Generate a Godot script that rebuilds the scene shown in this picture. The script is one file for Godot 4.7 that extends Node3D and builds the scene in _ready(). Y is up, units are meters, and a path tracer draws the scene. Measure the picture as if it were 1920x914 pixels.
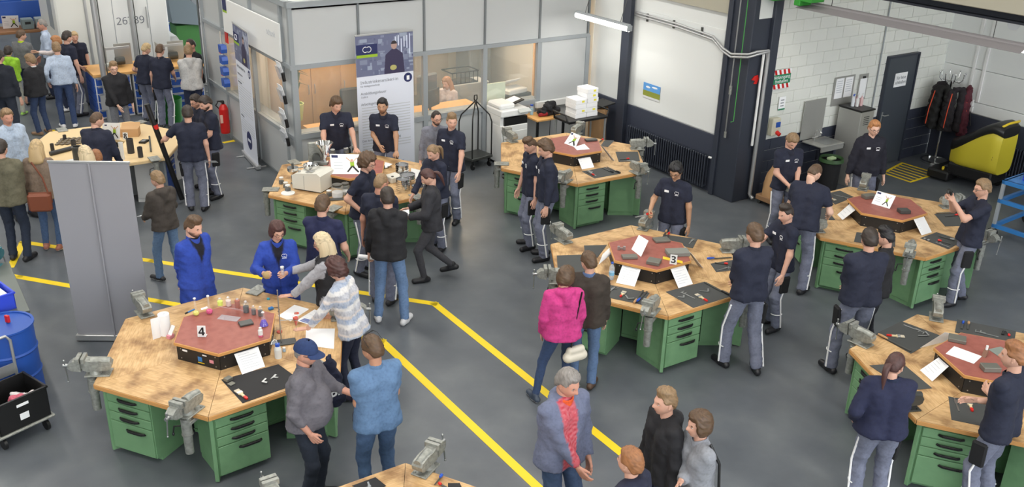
extends Node3D
# Training workshop of a factory, seen from a gallery: hexagonal vise benches, visitors and apprentices.
# x runs along the door wall, z towards the viewer's side of the hall, y up; metres.

var mats := {}
var counts := {}


func _ready() -> void:
	setup_camera()
	setup_light()
	make_materials()
	build_hall()
	build_office()
	build_alcove()
	build_benches()
	build_far_hall()
	build_bench_items()
	build_wall_items()
	build_people()
	held_things()


# ------------------------------------------------------------------ camera, light
func setup_camera() -> void:
	var cam := Camera3D.new()
	cam.name = "camera"
	cam.position = Vector3(0, 5.8075, 0)
	cam.rotation_degrees = Vector3(-23.4987, -34.2, 1.5878)
	cam.fov = 28.4709
	cam.near = 0.05
	cam.far = 120.0
	add_child(cam)
	cam.current = true


func setup_light() -> void:
	var we := WorldEnvironment.new()
	we.name = "environment"
	var e := Environment.new()
	e.background_mode = Environment.BG_SKY
	var sky := Sky.new()
	var sm := ProceduralSkyMaterial.new()
	sm.sky_top_color = Color(0.86, 0.89, 0.92)
	sm.sky_horizon_color = Color(0.95, 0.95, 0.94)
	sm.ground_horizon_color = Color(0.6, 0.6, 0.58)
	sm.ground_bottom_color = Color(0.35, 0.35, 0.34)
	sm.sky_energy_multiplier = 2.9
	sky.sky_material = sm
	e.sky = sky
	e.tonemap_mode = Environment.TONE_MAPPER_LINEAR
	e.tonemap_exposure = 0.68
	e.sdfgi_enabled = true
	e.ssao_enabled = true
	e.ssil_enabled = true
	we.environment = e
	add_child(we)


# ------------------------------------------------------------------ materials
func C(r: float, g: float, b: float) -> Color:
	return Color(r / 255.0, g / 255.0, b / 255.0)


func noise_tex(freq: float, ramp: Array, size := 512, octaves := 4, as_normal := false, bump := 2.0, seed_ := 1, kind := 3) -> NoiseTexture2D:
	var n := FastNoiseLite.new()
	n.noise_type = kind as FastNoiseLite.NoiseType
	n.seed = seed_
	n.frequency = freq
	n.fractal_octaves = octaves
	var t := NoiseTexture2D.new()
	t.width = size
	t.height = size
	t.seamless = true
	t.noise = n
	if as_normal:
		t.as_normal_map = true
		t.bump_strength = bump
	elif ramp.size():
		var g := Gradient.new()
		var offs := PackedFloat32Array()
		var cols := PackedColorArray()
		for r in ramp:
			offs.append(r[0])
			cols.append(r[1])
		g.offsets = offs
		g.colors = cols
		t.color_ramp = g
	return t


func mat(called: String, col: Color, rough := 0.6, metal := 0.0, extra := {}) -> StandardMaterial3D:
	if mats.has(called):
		return mats[called]
	var m := StandardMaterial3D.new()
	m.resource_name = called
	m.albedo_color = col
	m.roughness = rough
	m.metallic = metal
	for k in extra:
		m.set(k, extra[k])
	mats[called] = m
	return m


func textured(called: String, tex: Texture2D, rough: float, scale: Vector3, world := true, extra := {}) -> StandardMaterial3D:
	var m := mat(called, Color.WHITE, rough, 0.0, extra)
	m.albedo_texture = tex
	m.uv1_triplanar = true
	m.uv1_world_triplanar = world
	m.uv1_scale = scale
	return m


func make_materials() -> void:
	# floor: grey resin with faint roller mottling and scuffs
	var fl := textured("floor_resin", noise_tex(0.012, [[0.0, C(86, 91, 97)], [0.45, C(94, 99, 105)], [0.62, C(98, 103, 108)], [1.0, C(108, 113, 117)]], 1024, 6), 0.42, Vector3(0.16, 0.16, 0.16))
	fl.roughness_texture = noise_tex(0.02, [[0.0, Color(0.75, 0.75, 0.75)], [1.0, Color(1, 1, 1)]], 512, 4, false, 1.0, 9)
	fl.metallic_specular = 0.45
	# worktop beech: long stretched grain, stains over it
	var wood := textured("beech_top", noise_tex(0.02, [[0.0, C(190, 152, 104)], [0.4, C(212, 174, 124)], [0.6, C(220, 184, 134)], [1.0, C(230, 198, 150)]], 1024, 5, false, 1.0, 3), 0.5, Vector3(0.35, 1.0, 2.6), false)
	wood.detail_enabled = true
	wood.detail_blend_mode = BaseMaterial3D.BLEND_MODE_MUL
	wood.detail_albedo = noise_tex(0.009, [[0.0, Color(0.62, 0.56, 0.52, 1)], [0.35, Color(0.86, 0.83, 0.8, 1)], [0.55, Color(0.97, 0.96, 0.95, 1)], [1.0, Color(1, 1, 1, 1)]], 1024, 6, false, 1.0, 11)
	wood.detail_uv_layer = BaseMaterial3D.DETAIL_UV_2
	wood.uv2_triplanar = true
	wood.uv2_world_triplanar = true
	wood.uv2_scale = Vector3(0.45, 0.45, 0.45)
	mat("beech_edge", C(204, 150, 88), 0.5)
	textured("green_paint", noise_tex(0.02, [[0.0, C(108, 148, 108)], [0.5, C(116, 157, 115)], [1.0, C(122, 163, 120)]], 512, 4, false, 1.0, 5), 0.45, Vector3(0.7, 0.7, 0.7))
	mat("green_dark", C(70, 104, 70), 0.5)
	textured("red_lino", noise_tex(0.03, [[0.0, C(146, 82, 72)], [0.5, C(158, 92, 81)], [1.0, C(166, 100, 88)]], 512, 5, false, 1.0, 6), 0.5, Vector3(0.8, 0.8, 0.8))
	mat("black_board", C(32, 31, 31), 0.5)
	mat("black_plastic", C(26, 26, 27), 0.4)
	mat("rubber_mat", C(72, 74, 74), 0.75)
	mat("dark_rubber", C(40, 40, 42), 0.8)
	var iron := textured("vise_iron", noise_tex(0.03, [[0.0, C(118, 120, 114)], [0.5, C(150, 152, 146)], [1.0, C(172, 173, 166)]], 256, 4, false, 1.0, 7), 0.42, Vector3(3, 3, 3), false)
	iron.metallic = 0.35
	mat("vise_dark", C(84, 86, 84), 0.4, 0.5)
	mat("steel", C(176, 178, 178), 0.3, 0.85)
	mat("steel_brushed", C(176, 176, 172), 0.36, 0.45)
	mat("steel_block", C(128, 128, 120), 0.45, 0.5)
	mat("chrome", C(225, 225, 225), 0.12, 1.0)
	mat("paper", C(243, 244, 246), 0.8)
	mat("white_plastic", C(228, 229, 228), 0.4)
	mat("white_gloss", C(235, 236, 235), 0.3)
	mat("red_paint", C(196, 30, 26), 0.35)
	mat("red_plastic", C(214, 40, 34), 0.4)
	mat("blue_plastic", C(36, 84, 190), 0.4)
	mat("blue_paint", C(38, 82, 168), 0.45)
	mat("blue_light_paint", C(52, 122, 190), 0.45)
	mat("yellow_paint", C(232, 200, 38), 0.5)
	mat("yellow_line", C(240, 208, 32), 0.55)
	mat("navy_print", C(36, 44, 92), 0.6)
	mat("lime_print", C(150, 184, 46), 0.6)
	mat("grey_print", C(120, 124, 132), 0.7)
	mat("pale_print", C(196, 200, 206), 0.8)
	mat("skin_print", C(206, 160, 130), 0.8)
	mat("black_print", C(24, 24, 26), 0.7)
	mat("wall_white", C(222, 225, 224), 0.75)
	mat("block_white", C(222, 224, 218), 0.75)
	mat("mortar", C(212, 214, 208), 0.9)
	mat("wainscot", C(56, 61, 76), 0.6)
	mat("steel_column", C(50, 55, 67), 0.5)
	mat("office_panel", C(188, 191, 192), 0.55)
	mat("office_frame", C(150, 156, 160), 0.5)
	mat("office_frame_dark", C(118, 123, 126), 0.5)
	mat("concrete", C(176, 172, 156), 0.85)
	mat("ceiling_paint", C(205, 207, 205), 0.8)
	mat("door_grey", C(66, 72, 80), 0.45)
	mat("birch", C(222, 170, 104), 0.5)
	mat("kraft", C(186, 146, 104), 0.85)
	mat("cardboard", C(196, 156, 112), 0.85)
	mat("aluminium", C(196, 197, 198), 0.35, 0.7)
	mat("banner_back", C(146, 146, 152), 0.75)
	mat("clear_glass", Color(0.9, 0.95, 0.95, 0.1), 0.03, 0.0, {"transparency": BaseMaterial3D.TRANSPARENCY_ALPHA})
	mat("clear_plastic", Color(0.92, 0.94, 0.97, 0.25), 0.08, 0.0, {"transparency": BaseMaterial3D.TRANSPARENCY_ALPHA})
	mat("skin", Color.WHITE, 0.55, 0.0, {"vertex_color_use_as_albedo": true})
	mat("hair", Color.WHITE, 0.5, 0.0, {"vertex_color_use_as_albedo": true})
	mat("leather", Color.WHITE, 0.45, 0.0, {"vertex_color_use_as_albedo": true})
	var cl := mat("cloth", Color.WHITE, 0.85, 0.0, {"vertex_color_use_as_albedo": true})
	cl.albedo_texture = noise_tex(0.05, [[0.0, Color(0.8, 0.8, 0.8)], [0.5, Color(0.95, 0.95, 0.95)], [1.0, Color(1, 1, 1)]], 256, 4, false, 1.0, 21)
	cl.normal_enabled = true
	cl.normal_texture = noise_tex(0.03, [], 256, 3, true, 3.0, 22)
	cl.normal_scale = 0.35
	cl.uv1_triplanar = true
	cl.uv1_scale = Vector3(3, 3, 3)
	mat("reflective", C(250, 250, 250), 0.3)
	mat("pocket_black", C(24, 24, 27), 0.8)
	mat("reflector_grey", C(150, 146, 148), 0.6)
	mat("lamp_tube", Color.WHITE, 0.5, 0.0, {"emission_enabled": true, "emission": C(255, 250, 240), "emission_energy_multiplier": 6.0})


# ------------------------------------------------------------------ mesh builder
class G:
	var v := PackedVector3Array()
	var n := PackedVector3Array()
	var c := PackedColorArray()
	var ix := PackedInt32Array()
	var col := Color.WHITE

	func vert(p: Vector3, nn: Vector3) -> int:
		v.append(p)
		n.append(nn)
		c.append(col)
		return v.size() - 1

	func tri(a: Vector3, b: Vector3, d: Vector3, nn := Vector3.ZERO) -> void:
		var f := (d - a).cross(b - a)
		if nn == Vector3.ZERO:
			nn = f.normalized()
		elif f.dot(nn) < 0.0:
			var t := b
			b = d
			d = t
		var k := vert(a, nn)
		vert(b, nn)
		vert(d, nn)
		ix.append_array(PackedInt32Array([k, k + 1, k + 2]))

	func quad(a: Vector3, b: Vector3, d: Vector3, e: Vector3, nn: Vector3) -> void:
		var k := vert(a, nn)
		vert(b, nn)
		vert(d, nn)
		vert(e, nn)
		if (d - a).cross(b - a).dot(nn) > 0.0:
			ix.append_array(PackedInt32Array([k, k + 1, k + 2, k, k + 2, k + 3]))
		else:
			ix.append_array(PackedInt32Array([k, k + 2, k + 1, k, k + 3, k + 2]))

	func itri(a: int, b: int, d: int, nn: Vector3) -> void:
		if (v[d] - v[a]).cross(v[b] - v[a]).dot(nn) > 0.0:
			ix.append_array(PackedInt32Array([a, b, d]))
		else:
			ix.append_array(PackedInt32Array([a, d, b]))

	# box of a size about a transform, edges chamfered by bev
	func box(xf: Transform3D, s: Vector3, bev := 0.0) -> G:
		var h := s / 2.0
		if bev <= 0.0:
			for ax in 3:
				for sg in [-1.0, 1.0]:
					var nn := Vector3.ZERO
					nn[ax] = sg
					var u := (ax + 1) % 3
					var w := (ax + 2) % 3
					var q := []
					for k in [[-1, -1], [1, -1], [1, 1], [-1, 1]]:
						var p := Vector3.ZERO
						p[ax] = sg * h[ax]
						p[u] = k[0] * h[u]
						p[w] = k[1] * h[w]
						q.append(xf * p)
					quad(q[0], q[1], q[2], q[3], (xf.basis * nn).normalized())
			return self
		var i := h - Vector3.ONE * bev
		for ax in 3:
			var u := (ax + 1) % 3
			var w := (ax + 2) % 3
			for sg in [-1.0, 1.0]:
				var nn := Vector3.ZERO
				nn[ax] = sg
				var q := []
				for k in [[-1, -1], [1, -1], [1, 1], [-1, 1]]:
					var p := Vector3.ZERO
					p[ax] = sg * h[ax]
					p[u] = k[0] * i[u]
					p[w] = k[1] * i[w]
					q.append(xf * p)
				quad(q[0], q[1], q[2], q[3], (xf.basis * nn).normalized())
			for su in [-1.0, 1.0]:
				for sw in [-1.0, 1.0]:
					var e0 := Vector3.ZERO
					e0[u] = su * h[u]
					e0[w] = sw * i[w]
					var e1 := Vector3.ZERO
					e1[u] = su * i[u]
					e1[w] = sw * h[w]
					var lo := Vector3.ZERO
					lo[ax] = -i[ax]
					var hi := -lo
					var nn2 := Vector3.ZERO
					nn2[u] = su
					nn2[w] = sw
					quad(xf * (e0 + lo), xf * (e0 + hi), xf * (e1 + hi), xf * (e1 + lo), (xf.basis * nn2).normalized())
		for sx in [-1.0, 1.0]:
			for sy in [-1.0, 1.0]:
				for sz in [-1.0, 1.0]:
					tri(xf * Vector3(sx * h.x, sy * i.y, sz * i.z), xf * Vector3(sx * i.x, sy * h.y, sz * i.z), xf * Vector3(sx * i.x, sy * i.y, sz * h.z), (xf.basis * Vector3(sx, sy, sz)).normalized())
		return self

	func bx(at: Vector3, s: Vector3, bev := 0.0, turn := 0.0) -> G:
		return box(Transform3D(Basis(Vector3.UP, turn), at), s, bev)

	# rings of points joined to a skin; every ring has the same count; closed round
	func rings(rs: Array, cap0 := true, cap1 := true) -> G:
		var m: int = rs[0].size()
		var k := rs.size()
		var mids := []
		for r in rs:
			var a := Vector3.ZERO
			for p in r:
				a += p
			mids.append(a / m)
		var base := v.size()
		for i in k:
			for j in m:
				var p: Vector3 = rs[i][j]
				var t: Vector3 = rs[i][(j + 1) % m] - rs[i][(j + m - 1) % m]
				var w: Vector3 = rs[mini(i + 1, k - 1)][j] - rs[maxi(i - 1, 0)][j]
				var nn := t.cross(w).normalized()
				if nn.dot(p - mids[i]) < 0.0:
					nn = -nn
				vert(p, nn)
		for i in k - 1:
			for j in m:
				var a := base + i * m + j
				var b := base + i * m + (j + 1) % m
				var d := a + m
				var e := b + m
				var nn := n[a] + n[b] + n[d] + n[e]
				itri(a, b, e, nn)
				itri(a, e, d, nn)
		for side in 2:
			if (cap0 if side == 0 else cap1):
				var i := 0 if side == 0 else k - 1
				var nn: Vector3 = mids[i] - mids[1 if side == 0 else k - 2]
				var f: Vector3 = (rs[i][1] - rs[i][0]).cross(rs[i][m / 2] - rs[i][0])
				nn = f.normalized() if f.dot(nn) > 0.0 else -f.normalized()
				var k0 := vert(mids[i], nn)
				for j in m:
					vert(rs[i][j], nn)
				for j in m:
					itri(k0, k0 + 1 + j, k0 + 1 + (j + 1) % m, nn)
		return self

	static func circle(at: Vector3, x: Vector3, y: Vector3, seg: int) -> PackedVector3Array:
		var r := PackedVector3Array()
		for j in seg:
			var a := TAU * j / seg
			r.append(at + x * cos(a) + y * sin(a))
		return r

	static func perp(d: Vector3) -> Vector3:
		return d.cross(Vector3.UP if absf(d.normalized().y) < 0.9 else Vector3.RIGHT).normalized()

	func cyl(a: Vector3, b: Vector3, r0: float, r1 := -1.0, seg := 14) -> G:
		if r1 < 0.0:
			r1 = r0
		var x := perp(b - a)
		var y := (b - a).normalized().cross(x)
		return rings([circle(a, x * r0, y * r0, seg), circle(b, x * r1, y * r1, seg)])

	func tube(pts: Array, r: float, seg := 8, r_end := -1.0) -> G:
		var rs := []
		var x := perp(pts[1] - pts[0])
		for i in pts.size():
			var d: Vector3 = (pts[mini(i + 1, pts.size() - 1)] - pts[maxi(i - 1, 0)]).normalized()
			x = (x - d * x.dot(d)).normalized()
			var rr := r if r_end < 0.0 else lerpf(r, r_end, float(i) / (pts.size() - 1))
			rs.append(circle(pts[i], x * rr, d.cross(x) * rr, seg))
		return rings(rs)

	# profile of (radius, height) turned about the y axis
	func lathe(prof: Array, xf := Transform3D(), seg := 20) -> G:
		var base := v.size()
		var k := prof.size()
		# sharp profile: each span gets its own two rings
		for i in k - 1:
			var p: Vector2 = prof[i]
			var q: Vector2 = prof[i + 1]
			var t := q - p
			if t.length() < 1e-6:
				continue
			var nr := Vector2(t.y, -t.x).normalized()
			var b := v.size()
			for j in seg:
				var a := TAU * j / seg
				var d := Vector3(cos(a), 0, sin(a))
				var nn := (xf.basis * (d * nr.x + Vector3.UP * nr.y)).normalized()
				vert(xf * (d * p.x + Vector3.UP * p.y), nn)
				vert(xf * (d * q.x + Vector3.UP * q.y), nn)
			for j in seg:
				var a := b + 2 * j
				var e := b + 2 * ((j + 1) % seg)
				if p.x > 1e-6:
					itri(a, e, a + 1, n[a])
				if q.x > 1e-6:
					itri(e, e + 1, a + 1, n[a])
		return self

	func ball(at: Vector3, r: Vector3, seg := 12, xf := Basis()) -> G:
		var base := v.size()
		var rows := seg / 2
		for i in rows + 1:
			var t := PI * i / rows
			for j in seg:
				var a := TAU * j / seg
				var d := Vector3(sin(t) * cos(a), cos(t), sin(t) * sin(a))
				vert(at + xf * (d * r), (xf * (d / r)).normalized())
		for i in rows:
			for j in seg:
				var a := base + i * seg + j
				var b := base + i * seg + (j + 1) % seg
				var nn := n[a] + n[b + seg]
				if i > 0:
					itri(a, b, b + seg, nn)
				if i < rows - 1:
					itri(a, b + seg, a + seg, nn)
		return self

	# polygon in (x, z) raised from y0 to y1
	func prism(poly: PackedVector2Array, y0: float, y1: float, xf := Transform3D()) -> G:
		var t := Geometry2D.triangulate_polygon(poly)
		for i in range(0, t.size(), 3):
			for s in 2:
				var y := y1 if s == 0 else y0
				tri(xf * Vector3(poly[t[i]].x, y, poly[t[i]].y), xf * Vector3(poly[t[i + 1]].x, y, poly[t[i + 1]].y), xf * Vector3(poly[t[i + 2]].x, y, poly[t[i + 2]].y), (xf.basis * (Vector3.UP if s == 0 else Vector3.DOWN)).normalized())
		var cw := 1.0 if Geometry2D.is_polygon_clockwise(poly) else -1.0
		for i in poly.size():
			var p := poly[i]
			var q := poly[(i + 1) % poly.size()]
			var d := (q - p).normalized()
			var nn := xf.basis * (Vector3(-d.y, 0, d.x) * cw)
			quad(xf * Vector3(p.x, y0, p.y), xf * Vector3(q.x, y0, q.y), xf * Vector3(q.x, y1, q.y), xf * Vector3(p.x, y1, p.y), nn.normalized())
		return self

	# same in the upright plane: polygon in (x, y) with depth along z
	func slab(poly: PackedVector2Array, z0: float, z1: float, xf := Transform3D()) -> G:
		return prism(poly, -z1, -z0, xf * Transform3D(Basis(Vector3.RIGHT, Vector3(0, 0, -1), Vector3.UP), Vector3.ZERO))

	# shift existing normals to follow the faces again, after vertices moved (indexed skins)
	func smooth(from := 0) -> void:
		var acc := PackedVector3Array()
		acc.resize(v.size())
		for i in range(0, ix.size(), 3):
			var a := ix[i]
			if a < from:
				continue
			var b := ix[i + 1]
			var d := ix[i + 2]
			var f := (v[d] - v[a]).cross(v[b] - v[a])
			acc[a] += f
			acc[b] += f
			acc[d] += f
		for i in range(from, v.size()):
			if acc[i] != Vector3.ZERO:
				n[i] = acc[i].normalized()

	func add(o: G, xf: Transform3D) -> G:
		var b := v.size()
		v.append_array(xf * o.v)
		var rot := Transform3D(xf.basis.orthonormalized(), Vector3.ZERO)
		n.append_array(rot * o.n)
		c.append_array(o.c)
		var k := ix.size()
		ix.append_array(o.ix)
		for i in range(k, ix.size()):
			ix[i] += b
		if xf.basis.determinant() < 0.0:
			for i in range(k, ix.size(), 3):
				var t := ix[i]
				ix[i] = ix[i + 1]
				ix[i + 1] = t
		return self

	func mesh() -> ArrayMesh:
		var a := []
		a.resize(Mesh.ARRAY_MAX)
		a[Mesh.ARRAY_VERTEX] = v
		a[Mesh.ARRAY_NORMAL] = n
		a[Mesh.ARRAY_COLOR] = c
		a[Mesh.ARRAY_INDEX] = ix
		var m := ArrayMesh.new()
		m.add_surface_from_arrays(Mesh.PRIMITIVE_TRIANGLES, a)
		return m


func T(at: Vector3, turn := 0.0) -> Transform3D:
	return Transform3D(Basis(Vector3.UP, turn), at)


func V(x: float, y: float, z: float) -> Vector3:
	return Vector3(x, y, z)


func PV(a: Array) -> PackedVector2Array:
	var r := PackedVector2Array()
	for i in range(0, a.size(), 2):
		r.append(Vector2(a[i], a[i + 1]))
	return r


func numbered(called: String) -> String:
	var k: int = counts.get(called, 0)
	counts[called] = k + 1
	return called if k == 0 else "%s_%03d" % [called, k]


# one mesh as a named node; a thing's part when a parent is given
func obj(called: String, g: Variant, material: Variant, parent: Node3D = null, at := Transform3D()) -> MeshInstance3D:
	var o := MeshInstance3D.new()
	o.mesh = g.mesh() if g is G else g
	o.material_override = mats[material] if material is String else material
	o.transform = at
	if parent:
		o.name = called
		parent.add_child(o, true)
	else:
		o.name = numbered(called)
		add_child(o, true)
	return o


func struct(called: String, g: Variant, material: Variant, at := Transform3D()) -> MeshInstance3D:
	var o := obj(called, g, material, null, at)
	o.set_meta("kind", "structure")
	return o


func tag(o: Node3D, label: String, category: String, group := "") -> Node3D:
	o.set_meta("label", label)
	o.set_meta("category", category)
	if group != "":
		o.set_meta("group", group)
	return o


func thing(called: String, label: String, category: String, at := Vector3.ZERO, turn := 0.0, group := "") -> Node3D:
	var o := Node3D.new()
	o.name = numbered(called)
	add_child(o, true)
	o.position = at
	o.rotation.y = turn
	return tag(o, label, category, group)


# flat lettering, standing in the local x-y plane and facing +z
func letters(text: String, height: float, depth := 0.002, font_kind := "Droid Sans", bold := false) -> TextMesh:
	var f := SystemFont.new()
	f.font_names = PackedStringArray([font_kind])
	if bold:
		f.font_weight = 700
	var t := TextMesh.new()
	t.text = text
	t.font = f
	t.font_size = 64
	t.pixel_size = height / 46.0
	t.depth = depth
	t.curve_step = 4.0
	return t


# turn about y for something that faces the camera (0), picture right (90), away (180), picture left (-90)
func face(deg: float) -> float:
	var a := deg_to_rad(deg)
	var d := Vector2(-0.5621, 0.8271) * cos(a) + Vector2(0.8271, 0.5621) * sin(a)
	return atan2(d.x, d.y)


# ------------------------------------------------------------------ the hall
func luminaire(at: Vector3, length: float, energy: float, label: String, group := "", drop := 0.0, shell := "white_plastic") -> void:
	# trough reflector seen from above as a shallow folded roof, two tubes under it, an area light below them
	var t := thing("tube_luminaire", label, "lamp", at, 0.0, group)
	var g := G.new()
	g.bx(V(0, 0.045, 0), V(0.11, 0.06, length), 0.008)
	obj("housing", g, shell, t)
	g = G.new()
	for s in [-1.0, 1.0]:
		g.box(Transform3D(Basis(Vector3.BACK, -s * 0.38), V(s * 0.125, 0.018, 0)), V(0.17, 0.004, length))
	obj("reflector", g, shell, t)
	for s in [-1.0, 1.0]:
		g = G.new()
		g.cyl(V(s * 0.06, -0.012, -length / 2 + 0.02), V(s * 0.06, -0.012, length / 2 - 0.02), 0.014, -1.0, 10)
		obj("light_tube", g, "lamp_tube", t)
	if drop > 0.0:
		for s in [-1.0, 1.0]:
			g = G.new()
			g.cyl(V(0, 0.07, s * length * 0.36), V(0, drop, s * length * 0.36), 0.006, -1.0, 6)
			obj("hanger_rod", g, "vise_dark", t)
	var l := AreaLight3D.new()
	l.name = "lamp_light"
	l.area_size = Vector2(0.26, length)
	l.light_energy = energy
	l.light_color = Color(1.0, 0.985, 0.955)
	l.area_range = 60.0
	l.area_attenuation = 2.0
	l.shadow_enabled = true
	l.rotation_degrees = Vector3(-90, 0, 0)
	l.position = V(0, -0.035, 0)
	t.add_child(l)


func build_hall() -> void:
	var g := G.new()
	g.bx(V(4.5, -0.1, -16), V(29, 0.2, 46))
	var fl := struct("floor", g, "floor_resin")
	# marked lanes: two lines that bend towards the far gate, as separate painted strips
	var strips := [
		[5.52, -9.9, 5.52, -2.0], [4.48, -9.36, 4.48, -2.0],
		[5.52, -9.9, 2.73, -13.11], [2.73, -13.11, 1.30, -14.72], [4.48, -9.36, 2.48, -11.78], [2.48, -11.78, 1.06, -13.48], [1.06, -13.48, -0.6, -15.4],
		[1.30, -14.72, 1.02, -13.9]]
	for s in strips:
		var a := V(s[0], 0.0, s[1])
		var b := V(s[2], 0.0, s[3])
		g = G.new()
		var d := b - a
		g.box(Transform3D(Basis(Vector3.UP, atan2(d.x, d.z)), (a + b) / 2 + V(0, 0.0012, 0)), V(0.10, 0.0024, d.length() + 0.09))
		obj("lane_marking", g, "yellow_line", fl)
	for s in [[V(2.691, 0.000, -20.429), V(2.715, 0.000, -19.687)], [V(5.354, 0.000, -17.993), V(5.595, 0.000, -18.017)], [V(5.705, 0.000, -19.163), V(6.016, 0.000, -19.258)]]:
		g = G.new()
		var d: Vector3 = s[1] - s[0]
		g.box(Transform3D(Basis(Vector3.UP, atan2(d.x, d.z)), (s[0] + s[1]) / 2 + V(0, 0.0012, 0)), V(0.10, 0.0024, d.length()))
		obj("lane_marking", g, "yellow_line", fl)
	# hatched keep-clear square before the door
	var q := [V(16.24, 0, -10.5), V(15.40, 0, -10.3), V(15.40, 0, -9.72), V(16.27, 0, -9.76)]
	for i in 4:
		g = G.new()
		var a: Vector3 = q[i]
		var b: Vector3 = q[(i + 1) % 4]
		var d := b - a
		g.box(Transform3D(Basis(Vector3.UP, atan2(d.x, d.z)), (a + b) / 2 + V(0, 0.0012, 0)), V(0.05, 0.0024, d.length() + 0.04))
		obj("keep_clear_marking", g, "yellow_line", fl)
	for i in 5:
		var f := (i + 1.0) / 6.0
		var a: Vector3 = q[1].lerp(q[0], f)
		var b: Vector3 = q[2].lerp(q[3], f)
		var d := b - a
		g = G.new()
		g.box(Transform3D(Basis(Vector3.UP, atan2(d.x, d.z)), (a + b) / 2 + V(0, 0.001, 0)), V(0.035, 0.002, d.length()))
		obj("keep_clear_marking", g, "yellow_line", fl)
	# shell
	struct("wall_left", G.new().bx(V(-9.9, 3.7, -16), V(0.2, 7.8, 46)), "wall_white")
	struct("wall_far", G.new().bx(V(4.5, 3.7, -38.9), V(29, 7.8, 0.2)), "wall_white")
	# glazed gable behind the gallery: sill wall, head, mullions and panes
	var wg := struct("wall_gallery", G.new().bx(V(4.5, 0.5, 6.9), V(29, 1.4, 0.2)), "wall_white")
	obj("head", G.new().bx(V(4.5, 7.3, 6.9), V(29, 0.6, 0.2)), "wall_white", wg)
	for i in 11:
		obj("mullion", G.new().bx(V(-9.5 + i * 2.8, 4.1, 6.9), V(0.10, 5.8, 0.14)), "office_frame_dark", wg)
	obj("transom", G.new().bx(V(4.5, 4.1, 6.9), V(29, 0.1, 0.14)), "office_frame_dark", wg)
	for i in 10:
		struct("window_%d" % (20 + i), G.new().bx(V(-8.1 + i * 2.8, 4.1, 6.9), V(2.7, 5.7, 0.01)), "clear_glass")
	struct("ceiling", G.new().bx(V(4.5, 7.7, -16), V(29, 0.2, 46)), "ceiling_paint")
	struct("wall_right", G.new().bx(V(17.35, 3.7, -1.8), V(0.2, 7.8, 17.6)), "wall_white")
	struct("wall_back_upper", G.new().bx(V(11.97, 5.35, -24.7), V(0.3, 4.5, 28.2)), "wall_white")
	struct("wall_back", G.new().bx(V(11.97, 1.55, -13.0), V(0.3, 3.1, 4.5)), "wall_white")
	struct("wall_back_dado", G.new().bx(V(11.80, 0.505, -12.7), V(0.05, 1.01, 4.0)), "wainscot")
	struct("trim_lintel", G.new().bx(V(11.83, 3.26, -12.2), V(0.16, 0.34, 3.1)), "concrete")
	# whiteboard-smooth painted field between the columns
	struct("trim_wall_panel", G.new().bx(V(11.808, 1.92, -12.35), V(0.016, 1.78, 2.15), 0.004), "wall_white")
	# great steel column: an I-section with flanges, and a slimmer one in the corner of the back wall
	var col := struct("column_steel", G.new().bx(V(11.91, 1.85, -10.86), V(0.40, 3.7, 0.50), 0.01), "steel_column")
	obj("flange", G.new().bx(V(11.70, 1.85, -11.10), V(0.06, 3.7, 0.10), 0.01), "steel_column", col)
	obj("flange", G.new().bx(V(12.20, 1.85, -10.60), V(0.18, 3.7, 0.12), 0.01), "steel_column", col)
	var sc := struct("column_slim", G.new().bx(V(11.72, 1.6, -13.62), V(0.10, 3.2, 0.16), 0.008), "steel_column")
	obj("flange", G.new().bx(V(11.66, 1.6, -13.62), V(0.02, 3.2, 0.22), 0.005), "steel_column", sc)
	# crane runway beam on the column, with a concrete edge beam above
	var bm := struct("beam_runway", G.new().bx(V(12.0, 3.86, -6.2), V(0.05, 0.24, 9.0)), "steel_column")
	obj("flange", G.new().bx(V(12.0, 3.73, -6.2), V(0.26, 0.03, 9.0)), "steel_column", bm)
	obj("flange", G.new().bx(V(12.0, 3.99, -6.2), V(0.26, 0.03, 9.0)), "steel_column", bm)
	struct("beam_edge", G.new().bx(V(11.72, 4.05, -5.4), V(0.22, 0.36, 7.4), 0.01), "concrete")
	# lamps: hung in rows over the hall, above the gallery's eye level
	var k := 0
	for x in [-3.5, 0.5, 4.5, 8.5]:
		for z in [-1.0, -6.0, -11.0, -16.0, -22.0, -29.0]:
			k += 1
			luminaire(V(x, 6.3, z), 3.0, 15.0, "long twin-tube lamp hung from the hall ceiling", "hall ceiling lamps", 1.3)
	luminaire(V(14.6, 6.0, -6.5), 3.0, 6.0, "long twin-tube lamp hung from the hall ceiling", "hall ceiling lamps", 1.6)
	var bt := thing("batten_lamp", "bright lit batten lamp hung beside the slim wall column", "lamp", V(10.95, 2.66, -13.45))
	obj("housing", G.new().bx(V(0, 0.05, 0), V(0.07, 0.04, 1.5), 0.006), "office_frame", bt)
	obj("light_diffuser", G.new().rings([G.circle(V(0, -0.01, -0.74), V(0.06, 0, 0), V(0, 0.05, 0), 14), G.circle(V(0, -0.01, 0.74), V(0.06, 0, 0), V(0, 0.05, 0), 14)]), "lamp_tube", bt)
	for s in [-1.0, 1.0]:
		obj("end_cap", G.new().bx(V(0, 0.0, s * 0.755), V(0.11, 0.1, 0.03), 0.01), "office_frame", bt)
		obj("hanger_wire", G.new().cyl(V(0, 0.07, s * 0.5), V(0.25, 0.9, s * 0.5), 0.006, -1.0, 6), "vise_dark", bt)
	var bl := AreaLight3D.new()
	bl.name = "lamp_light"
	bl.area_size = Vector2(0.12, 1.5)
	bl.light_energy = 2.0
	bl.light_color = Color(1.0, 0.985, 0.955)
	bl.area_range = 40.0
	bl.area_attenuation = 2.0
	bl.shadow_enabled = true
	bl.rotation_degrees = Vector3(-90, 0, 0)
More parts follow.
